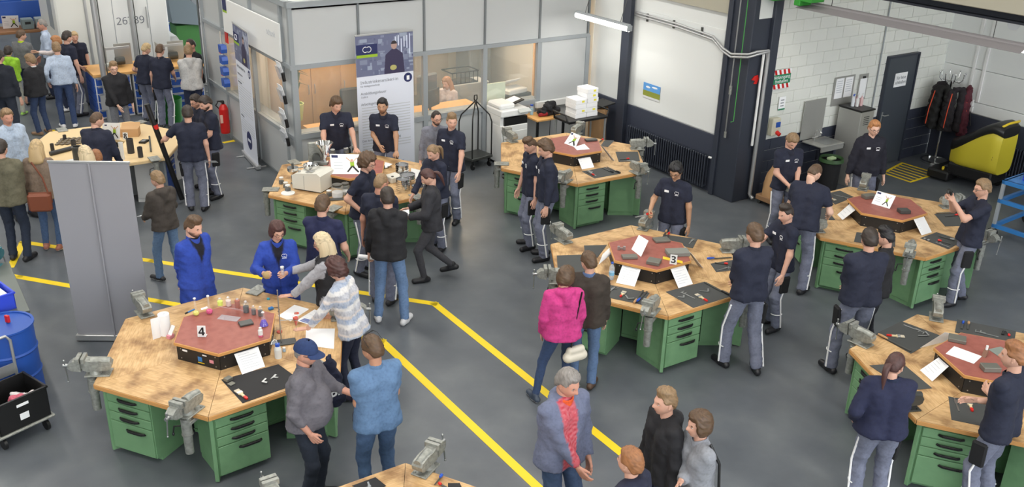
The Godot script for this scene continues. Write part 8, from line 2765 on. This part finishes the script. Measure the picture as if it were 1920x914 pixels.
func build_people() -> void:
	var navy := lin(38, 42, 62)
	var black := lin(36, 36, 39)
	var jeans := lin(74, 96, 136)
	var dkjeans := lin(48, 58, 84)
	var ltjeans := lin(112, 142, 184)
	var P := []
	# around the bench with sign 3
	P.append({"label": "person in navy sweatshirt, wide stance, seen from behind at the bench with sign 3", "at": V(7.782, 0.000, -6.652), "h": 1.86, "f": -165, "top": "sweat", "hair": "short", "hc": "brown", "L": "front", "R": "front", "fl": [0.15, 0.1], "fr": [-0.15, -0.12], "hy": 10, "holster": -1})
	P.append({"label": "person with black hair and glasses holding a file, navy T-shirt with name badge", "at": V(8.696, 0.000, -8.923), "h": 1.76, "f": -30, "top": "tee", "hair": "thick", "hc": "black", "skin": "olive", "glasses": 1, "hp": 24, "R": V(-0.22, 1.08, 0.30), "L": "down", "badge": 1, "hk_r": "grip"})
	P.append({"label": "person in bright pink hooded jacket and jeans, short brown hair", "at": V(5.607, 0.000, -7.227), "h": 1.62, "f": -166, "fem": 1.0, "top": "jacket", "hood": true, "tc": lin(212, 64, 140), "legs": "slim", "lc": lin(58, 76, 112), "hair": "bob", "hc": "brown", "hy": -55, "L": "pocket", "R": "pocket", "w": 1.1, "fl": [0.30, 0.0], "fr": [-0.10, 0.02], "sc": lin(60, 70, 86), "sole": lin(220, 220, 220)})
	P.append({"label": "person in dark brown leather jacket and jeans, hands in pockets", "at": V(5.967, 0.000, -7.306), "h": 1.67, "f": 172, "top": "jacket", "tc": lin(62, 53, 48), "collar": lin(88, 110, 150), "legs": "jeans", "lc": lin(98, 124, 162), "hair": "short", "hc": "brown", "hy": 38, "L": "pocket", "R": "pocket", "w": 1.04, "sc": lin(84, 62, 48)})
	P.append({"label": "person with swept undercut hair looking down, navy shirt, at the bench near the copier", "at": V(7.630, 0.000, -10.828), "h": 1.76, "f": -70, "top": "polo", "hair": "undercut", "hc": "brown", "hp": 26, "badge": 1, "L": "down", "R": V(-0.24, 0.86, 0.12)})
	P.append({"label": "person in navy sweatshirt with thick brown hair, arm hanging, beside the undercut person", "at": V(7.584, 0.000, -10.386), "h": 1.84, "f": -78, "top": "sweat", "hair": "thick", "hc": "brown", "hp": 16, "L": V(0.26, 0.80, 0.08), "R": "down", "badge": 1, "w": 1.06, "holster": 1})
	# right-hand benches
	P.append({"label": "person with parted undercut hair reaching forward, navy polo with name badge", "at": V(8.870, 0.000, -7.142), "h": 1.72, "f": -68, "top": "polo", "hair": "undercut", "hc": "dark", "hp": 14, "R": V(-0.2, 1.04, 0.45), "L": V(0.24, 0.86, 0.16), "badge": 1, "w": 0.96, "holster": 1})
	P.append({"label": "person bending over the bench, broad back in navy T-shirt", "at": V(10.196, 0.000, -7.845), "h": 1.86, "f": 150, "lean": 20, "top": "tee", "hair": "buzz", "hc": "brown", "skin": "pale", "hy": -25, "hp": 34, "L": "work", "R": V(-0.25, 1.0, 0.35), "w": 1.12, "fl": [0.14, -0.1], "fr": [-0.14, -0.05]})
	P.append({"label": "person looking down at something in his hands, navy T-shirt, beside the paper sack", "at": V(11.094, 0.000, -9.028), "h": 1.80, "f": 15, "top": "tee", "hair": "short", "hc": "light", "hp": 38, "L": "front", "R": V(-0.10, 1.02, 0.28), "badge": 1, "hk_l": "grip", "hk_r": "grip", "holster": 0})
	P.append({"label": "person with short ginger hair and glasses in dark hooded jacket, arms hanging", "at": V(12.693, 0.000, -8.797), "h": 1.81, "f": 4, "top": "hoodie", "tc": lin(31, 33, 46), "hair": "short", "hc": "ginger", "skin": "pale", "glasses": 1, "badge": 1, "L": V(0.29, 0.84, 0.05), "R": V(-0.29, 0.84, 0.05)})
	P.append({"label": "person raising a camera before the face, navy T-shirt, grey work trousers", "at": V(11.632, 0.000, -6.314), "h": 1.81, "f": -88, "top": "tee", "hair": "short", "hc": "light", "glasses": 1, "lean": -4, "hp": 6, "L": V(0.06, 1.46, 0.34), "R": V(-0.05, 1.47, 0.34), "hk_l": "grip", "hk_r": "grip", "fl": [0.12, 0.12], "fr": [-0.1, -0.12], "pole_l": V(0.4, -1, 0), "pole_r": V(-0.4, -1, 0), "holster": 1})
	P.append({"label": "person in navy sweatshirt seen from behind, standing by the dark vise", "at": V(8.816, 0.000, -5.914), "h": 1.85, "f": -172, "top": "sweat", "hair": "short", "hc": "dark", "hy": -12, "L": "front", "R": "front", "w": 1.1, "fl": [0.17, 0.05], "holster": 1})
	P.append({"label": "person in black pullover half hidden behind the navy sweatshirt", "at": V(9.299, 0.000, -6.039), "h": 1.72, "f": -120, "top": "sweat", "tc": black, "hair": "quiff", "hc": "black", "L": "down", "R": "down", "legs": "jeans", "lc": lin(50, 52, 60)})
	P.append({"label": "person with braided dark ponytail and glasses, navy sweatshirt, from behind", "at": V(6.975, 0.000, -4.197), "h": 1.67, "f": 176, "fem": 1.0, "top": "sweat", "tc": lin(34, 42, 70), "hair": "ponytail", "hc": "plum", "hy": -42, "hp": 14, "glasses": 1, "L": V(0.24, 0.98, 0.12), "R": "front", "w": 1.2, "loose": 0.022, "holster": -1})
	P.append({"label": "person with reddish fair hair and crossed arms, navy T-shirt, cut by the picture edge", "at": V(7.751, 0.000, -3.588), "h": 1.84, "f": -140, "top": "tee", "hair": "quiff", "hc": "red", "hy": 16, "hp": 2, "L": "cross", "R": "cross", "w": 1.06, "holster": 1})
	# foreground
	P.append({"label": "smiling person in open blue-grey softshell over red patterned shirt", "at": V(4.179, 0.000, -5.287), "h": 1.82, "f": 38, "top": "jacket", "tc": lin(112, 120, 146), "collar": lin(232, 92, 44), "hood": true, "paint": "open_check", "legs": "jeans", "lc": lin(72, 92, 126), "hair": "short", "hc": "grey", "hp": 16, "hy": 12, "R": V(-0.02, 0.94, 0.26), "L": "pocket", "skin": "ruddy", "w": 1.08, "cuff": 0.95, "belly": 0.03})
	P.append({"label": "person in black zip hoodie with short brown hair, facing the softshell person", "at": V(4.777, 0.000, -4.763), "h": 1.71, "f": -72, "top": "hoodie", "tc": black, "legs": "jeans", "lc": lin(44, 52, 78), "hair": "quiff", "hc": "light", "hp": -2, "L": "down", "R": "pocket", "w": 1.04})
	P.append({"label": "person in grey knitted fleece with crossed arms and a shoulder strap", "at": V(4.844, 0.000, -4.434), "h": 1.65, "f": -76, "fem": 1.0, "top": "jacket", "tc": lin(150, 152, 160), "collar": lin(146, 148, 156), "legs": "slim", "lc": dkjeans, "hair": "bob", "hc": "brown", "hp": -2, "L": "cross", "R": "cross", "w": 1.06, "fold": 0.008})
	P.append({"label": "person of whom only a head of cropped ginger hair shows at the picture's lower edge", "at": V(4.039, 0.000, -4.319), "h": 1.68, "f": -128, "top": "hoodie", "tc": navy, "legs": "jeans", "lc": dkjeans, "hair": "short", "hc": "red", "hp": -4, "L": "down", "R": "down"})
	P.append({"label": "person in navy baseball cap and grey pullover, hand on hip", "at": V(2.606, 0.000, -6.951), "h": 1.74, "f": 82, "top": "sweat", "tc": lin(108, 106, 114), "legs": "jeans", "lc": lin(44, 50, 66), "hair": "buzz", "hc": "grey", "cap": lin(42, 60, 104), "glasses": 1, "skin": "ruddy", "belly": 0.14, "w": 1.12, "R": V(-0.20, 0.92, 0.10), "L": V(0.10, 1.18, 0.42), "pole_r": V(-0.8, -0.2, -1), "cuff": 0.6, "beard": 0.35})
	P.append({"label": "person in sky-blue T-shirt and jeans, folded arms, seen from behind", "at": V(3.091, 0.000, -6.652), "h": 1.78, "f": -148, "top": "tee", "tc": lin(98, 130, 168), "legs": "jeans", "lc": lin(82, 108, 146), "hair": "short", "hc": "brown", "glasses": 2, "skin": "tan", "hy": 24, "L": V(0.02, 1.08, 0.24), "R": V(-0.08, 1.02, 0.25), "w": 1.12})
	# bench with sign 4
	P.append({"label": "bearded person in royal-blue work coat with hands clasped behind the back", "at": V(2.590, 0.000, -10.117), "h": 1.79, "f": 62, "top": "coat", "paint": "coat_front", "tc": lin(46, 74, 172), "legs": "jeans", "lc": black, "hair": "quiff", "hc": "brown", "beard": 0.9, "hp": 16, "hy": 8, "L": "behind", "R": "behind"})
	P.append({"label": "person with glasses in royal-blue work coat holding a small flask", "at": V(3.431, 0.000, -9.802), "h": 1.66, "f": 14, "fem": 1.0, "top": "coat", "paint": "coat_front", "tc": lin(48, 78, 178), "legs": "slim", "lc": black, "hair": "bob", "hc": "plum", "glasses": 1, "hp": 16, "hy": 22, "R": V(-0.18, 1.20, 0.32), "L": V(0.08, 1.20, 0.36), "hk_l": "grip", "hk_r": "grip", "badge": 2, "w": 1.05})
	P.append({"label": "person with long blond hair gesturing over the bench with sign 4", "at": V(3.721, 0.000, -9.185), "h": 1.68, "f": -92, "fem": 1.0, "top": "hoodie", "tc": lin(40, 40, 44), "paint": "grey_sleeves", "legs": "slim", "lc": black, "hair": "long", "hc": "fair", "hair_len": 0.26, "glasses": 1, "hp": 10, "R": V(-0.16, 1.18, 0.48), "L": V(0.20, 0.99, 0.44), "pl": "down", "pr": "down", "hk_l": "flat", "hk_r": "flat"})
	P.append({"label": "person with dark curly hair in white and blue striped pullover, hand on the bench", "at": V(3.585, 0.000, -8.517), "h": 1.68, "f": -108, "fem": 1.0, "lean": 14, "top": "sweat", "tc": lin(214, 214, 222), "paint": "stripes", "legs": "slim", "lc": lin(40, 46, 66), "hair": "curly", "hc": "plum", "hp": 10, "L": V(0.30, 0.90, 0.46), "R": V(-0.2, 0.9, 0.4), "pl": "down", "hk_l": "flat", "w": 1.08, "hem": -0.1, "cuff": 0.8})
	# around the white machine
	P.append({"label": "person in navy polo seen from behind, before the machine bench", "at": V(4.068, 0.000, -9.974), "h": 1.80, "f": 166, "top": "polo", "tc": lin(36, 42, 76), "hair": "short", "hc": "brown", "hy": 0, "L": "front", "R": V(-0.22, 0.96, 0.2), "w": 1.12, "legs": "jeans", "lc": lin(44, 46, 58)})
	P.append({"label": "curly-haired person with glasses in navy shirt leaning at the sieves", "at": V(5.214, 0.000, -11.159), "h": 1.80, "f": 72, "lean": 8, "top": "polo", "hair": "curly", "hc": "brown", "glasses": 1, "hp": 14, "L": "front", "R": V(-0.2, 1.0, 0.1), "w": 1.04})
	P.append({"label": "person with cropped fair hair in navy T-shirt, back turned, between the group at the sieves", "at": V(4.990, 0.000, -10.296), "h": 1.82, "f": 170, "top": "tee", "hair": "buzz", "hc": "light", "glasses": 1, "hy": -28, "L": V(0.26, 0.84, 0.08), "R": "front", "skin": "ruddy", "w": 1.04})
	P.append({"label": "person in black hoodie and light jeans holding a paper roll", "at": V(4.817, 0.000, -9.777), "h": 1.82, "f": 176, "top": "hoodie", "tc": lin(38, 38, 41), "legs": "jeans", "lc": ltjeans, "hair": "short", "hc": "dark", "hy": 18, "L": V(0.27, 0.83, 0.12), "R": "front", "fl": [0.16, 0.02], "fr": [-0.18, -0.02], "hk_l": "grip", "sc": lin(216, 217, 220), "sole": lin(236, 236, 236)})
	P.append({"label": "person with reddish ponytail in black jacket reading a sheet", "at": V(5.830, 0.000, -10.598), "h": 1.70, "f": -82, "fem": 0.9, "top": "jacket", "tc": lin(52, 52, 58), "legs": "slim", "lc": lin(72, 72, 78), "hair": "ponytail", "hc": "plum", "hp": 28, "L": "bent", "R": "bent", "w": 1.08, "fl": [0.1, 0.12], "fr": [-0.1, -0.3, 0.1], "loose": 0.024})
	P.append({"label": "person with fair tied hair in navy shirt bending over the sieves", "at": V(6.362, 0.000, -11.418), "h": 1.68, "f": -40, "fem": 0.9, "lean": 8, "top": "sweat", "hair": "ponytail", "hc": "light", "hp": 24, "R": V(-0.16, 0.98, 0.38), "L": "front"})
	P.append({"label": "person in navy polo glancing aside, hand on the machine bench, light brown hair", "at": V(7.168, 0.000, -12.275), "h": 1.80, "f": -28, "top": "polo", "hair": "quiff", "hc": "light", "hy": 42, "hp": 4, "L": V(0.30, 0.86, 0.30), "R": "down", "badge": 1, "w": 1.06, "holster": 1})
	P.append({"label": "bearded person with glasses in grey shirt, half hidden behind the glancing one", "at": V(7.207, 0.000, -12.823), "h": 1.70, "f": 8, "top": "shirt", "tc": lin(132, 134, 146), "legs": "jeans", "lc": dkjeans, "hair": "receding", "hc": "dark", "beard": 1.0, "glasses": 1, "hy": 25, "L": "down", "R": "down"})
	P.append({"label": "person with wavy brown hair leaning on the machine bench, navy polo", "at": V(6.033, 0.000, -13.996), "h": 1.82, "f": 16, "lean": 16, "top": "polo", "hair": "thick", "hc": "brown", "hy": 22, "hp": 16, "L": V(0.26, 0.92, 0.46), "R": V(-0.22, 0.92, 0.40), "pl": "down", "pr": "down", "badge": 1, "w": 1.12, "hk_l": "flat"})
	P.append({"label": "person with short black hair and beard before the standing banner, navy polo", "at": V(6.645, 0.000, -13.573), "h": 1.80, "f": -4, "lean": 10, "top": "polo", "hair": "short", "hc": "black", "skin": "olive", "beard": 0.7, "hp": 2, "L": V(0.26, 0.92, 0.40), "R": V(-0.04, 1.02, 0.28), "pl": "down", "badge": 1})
	P.append({"label": "clerk with long ginger hair in pale blouse seated in the office", "at": V(9.240, 0.000, -16.009), "h": 1.68, "f": -22, "fem": 1.0, "seat": 0.56, "top": "shirt", "tc": lin(228, 214, 216), "legs": "slim", "lc": dkjeans, "hair": "long", "hc": "ginger", "hair_len": 0.16, "hp": 14, "hy": -12, "L": V(0.14, 0.78, 0.32), "R": V(-0.14, 0.78, 0.32), "fl": [0.12, 0.36], "fr": [-0.12, 0.36]})
	# walkway on the picture's near side
	P.append({"label": "child in brown hooded jacket holding a sheet, jeans, walking behind the grey banner back", "at": V(2.770, 0.000, -12.322), "h": 1.61, "f": -128, "top": "hoodie", "tc": lin(74, 68, 62), "legs": "jeans", "lc": lin(106, 134, 170), "hair": "short", "hc": "light", "hp": 4, "hy": 20, "R": "bent", "L": V(0.14, 1.0, 0.30), "fl": [0.1, 0.16], "fr": [-0.1, -0.16], "sc": lin(34, 34, 40), "sole": lin(225, 225, 225), "w": 0.94})
	P.append({"label": "blond person in beige jacket and jeans with a brown shoulder bag", "at": V(1.649, 0.000, -14.264), "h": 1.66, "f": -174, "fem": 1.0, "top": "jacket", "tc": lin(138, 120, 104), "legs": "slim", "lc": lin(82, 108, 148), "hair": "long", "hc": "blond", "hair_len": 0.12, "L": "down", "R": "front", "sc": lin(172, 112, 92), "sole": lin(224, 218, 210)})
	P.append({"label": "person in olive jacket and dark jeans at the picture's far edge, from behind", "at": V(1.195, 0.000, -14.106), "h": 1.78, "f": -176, "top": "jacket", "tc": lin(108, 104, 86), "legs": "jeans", "lc": lin(46, 54, 74), "hair": "short", "hc": "dark", "L": "front", "R": "front", "w": 1.12})
	P.append({"label": "person in pale blue shirt walking in at the picture edge, receding hair", "at": V(1.496, 0.000, -15.721), "h": 1.78, "f": 48, "top": "shirt", "tc": lin(190, 206, 228), "legs": "jeans", "lc": dkjeans, "hair": "short", "hc": "light", "skin": "ruddy", "L": "down", "R": "down"})
	P.append({"label": "person with ash-blond hair, of whom only the head shows above the grey banner back", "at": V(2.170, 0.000, -13.672), "h": 1.66, "f": -130, "fem": 1.0, "top": "jacket", "tc": lin(190, 184, 176), "legs": "jeans", "lc": dkjeans, "hair": "long", "hair_len": 0.1, "hc": "fair", "L": "down", "R": "down"})
	P.append({"label": "child with ginger hair, of whom only the head shows above the grey banner back", "at": V(2.357, 0.000, -13.986), "h": 1.48, "f": -140, "top": "tee", "tc": lin(90, 90, 100), "legs": "jeans", "lc": dkjeans, "hair": "short", "hc": "red", "L": "down", "R": "down", "hs": 1.06})
	P.append({"label": "person in navy jacket bending over the pale bench with carbon tubes", "at": V(2.599, 0.000, -14.923), "h": 1.80, "f": 172, "lean": 12, "top": "sweat", "hair": "buzz", "hc": "brown", "hy": -30, "hp": 16, "L": "work", "R": V(-0.24, 0.90, 0.25), "w": 1.1, "far": true})
	P.append({"label": "person in navy T-shirt holding up a long black tube, from behind", "at": V(3.891, 0.000, -14.765), "h": 1.74, "f": -170, "top": "tee", "hair": "short", "hc": "dark", "L": V(0.48, 1.12, 0.26), "R": V(-0.25, 0.86, 0.05), "hk_l": "grip", "w": 1.12, "hy": 8})
	P.append({"label": "bearded person looking down beside the tube holder, navy polo", "at": V(4.304, 0.000, -15.183), "h": 1.76, "f": -48, "top": "polo", "hair": "short", "hc": "dark", "beard": 1.0, "hp": 26, "R": "front", "L": "front"})
	P.append({"label": "person with glasses and short beard peering over the tube holder's shoulder", "at": V(4.274, 0.000, -15.619), "h": 1.68, "f": -40, "top": "polo", "hair": "short", "hc": "dark", "beard": 0.6, "glasses": 1, "hp": 18, "L": "front", "R": "front"})
	# far group
	P.append({"label": "person in pale grey hoodie and dark jeans by the drawer bench", "at": V(5.161, 0.000, -19.012), "h": 1.76, "f": -158, "top": "hoodie", "tc": lin(196, 196, 196), "legs": "jeans", "lc": dkjeans, "hair": "short", "hc": "light", "L": "front", "R": "front", "far": true})
	P.append({"label": "person with thinning hair in black T-shirt facing the grey hoodie", "at": V(5.320, 0.000, -19.394), "h": 1.80, "f": -34, "top": "tee", "tc": black, "legs": "jeans", "lc": jeans, "hair": "receding", "hc": "dark", "L": V(0.25, 0.84, 0.1), "R": "front", "far": true, "skin": "ruddy"})
	P.append({"label": "person with fair hair in navy polo bending over the drawer bench", "at": V(4.643, 0.000, -20.178), "h": 1.64, "f": 162, "lean": 14, "top": "polo", "hair": "short", "hc": "blond", "hp": 20, "hy": -20, "L": V(0.25, 1.0, 0.25), "R": V(-0.16, 0.92, 0.38), "far": true})
	P.append({"label": "person in navy polo with wristwatch, back turned, at the drawer bench", "at": V(4.756, 0.000, -19.534), "h": 1.72, "f": 174, "lean": 8, "top": "polo", "hair": "short", "hc": "brown", "hp": 20, "L": V(0.24, 0.82, 0.08), "R": "work", "far": true})
	P.append({"label": "young person with glasses in black hoodie with a paw print", "at": V(3.655, 0.000, -18.580), "h": 1.68, "f": 36, "top": "hoodie", "tc": black, "legs": "jeans", "lc": lin(120, 122, 128), "hair": "quiff", "hc": "light", "glasses": 1, "skin": "pale", "L": "down", "R": V(-0.06, 0.92, 0.25), "far": true, "w": 1.06})
	P.append({"label": "blond person in navy polo facing the camera by the white machine", "at": V(3.641, 0.000, -22.011), "h": 1.62, "f": 30, "top": "polo", "hair": "short", "hc": "blond", "L": V(0.22, 0.88, 0.12), "R": "down", "far": true})
	P.append({"label": "tall person in navy T-shirt and grey trousers by the white machine", "at": V(3.384, 0.000, -21.294), "h": 1.78, "f": 148, "top": "tee", "hair": "short", "hc": "dark", "L": "front", "R": "down", "far": true})
	P.append({"label": "person in pale blue shirt and jeans with white trainers, hand on hip", "at": V(3.029, 0.000, -20.464), "h": 1.74, "f": -150, "top": "shirt", "tc": lin(196, 210, 232), "legs": "jeans", "lc": lin(66, 84, 124), "hair": "short", "hc": "light", "L": "hip", "R": "down", "sc": lin(230, 230, 232), "far": true})
	P.append({"label": "red-haired person in white blouse stretching out an arm", "at": V(3.239, 0.000, -21.763), "h": 1.60, "f": -72, "fem": 1.0, "top": "shirt", "tc": lin(226, 214, 214), "legs": "slim", "lc": dkjeans, "hair": "bob", "hc": "ginger", "R": V(-0.22, 1.36, 0.5), "L": "bent", "far": true, "sc": lin(230, 230, 232)})
	P.append({"label": "young person in black jacket over white collar, jeans and brown shoes", "at": V(2.502, 0.000, -20.223), "h": 1.60, "f": -112, "top": "jacket", "tc": lin(40, 40, 44), "collar": lin(224, 224, 224), "legs": "jeans", "lc": lin(58, 74, 108), "hair": "thick", "hc": "light", "hy": 18, "L": "pocket", "R": "pocket", "sc": lin(134, 104, 80), "sole": lin(190, 176, 150), "far": true})
	P.append({"label": "large person in black pullover cut by the picture edge, far group", "at": V(1.960, 0.000, -19.986), "h": 1.78, "f": 172, "top": "sweat", "tc": lin(38, 40, 50), "legs": "jeans", "lc": lin(44, 50, 66), "hair": "short", "hc": "dark", "R": V(-0.28, 0.82, 0.06), "L": "front", "far": true, "w": 1.16, "fr": [-0.16, -0.1]})
	P.append({"label": "child in lime-green hoodie and pale trousers", "at": V(2.332, 0.000, -21.899), "h": 1.44, "f": -172, "top": "hoodie", "tc": lin(166, 222, 62), "legs": "jeans", "lc": lin(186, 188, 176), "hair": "thick", "hc": "dark", "L": "front", "R": "front", "sc": lin(150, 200, 90), "sole": lin(225, 225, 225), "far": true, "hs": 1.06})
	P.append({"label": "person in grey pullover with lime collar by the test bench", "at": V(2.700, 0.000, -22.549), "h": 1.64, "f": 168, "top": "sweat", "tc": lin(112, 114, 116), "collar": lin(188, 214, 52), "legs": "jeans", "lc": dkjeans, "hair": "short", "hc": "brown", "hy": -30, "L": "front", "R": "front", "far": true, "w": 1.14})
	P.append({"label": "grey-haired person in pale blue shirt by the test bench", "at": V(3.195, 0.000, -22.992), "h": 1.76, "f": -66, "top": "shirt", "tc": lin(192, 206, 230), "legs": "jeans", "lc": dkjeans, "hair": "receding", "hc": "grey", "skin": "ruddy", "L": "down", "R": V(-0.2, 0.9, 0.2), "far": true})
	P.append({"label": "person in dark grey sports sweatshirt working behind the grey chip hopper", "at": V(7.330, 0.000, -27.057), "h": 1.76, "f": -30, "lean": 14, "top": "sweat", "tc": lin(88, 88, 94), "legs": "jeans", "lc": black, "hair": "short", "hc": "dark", "L": "work", "R": "work", "far": true})
	for sp in P:
		person(sp)
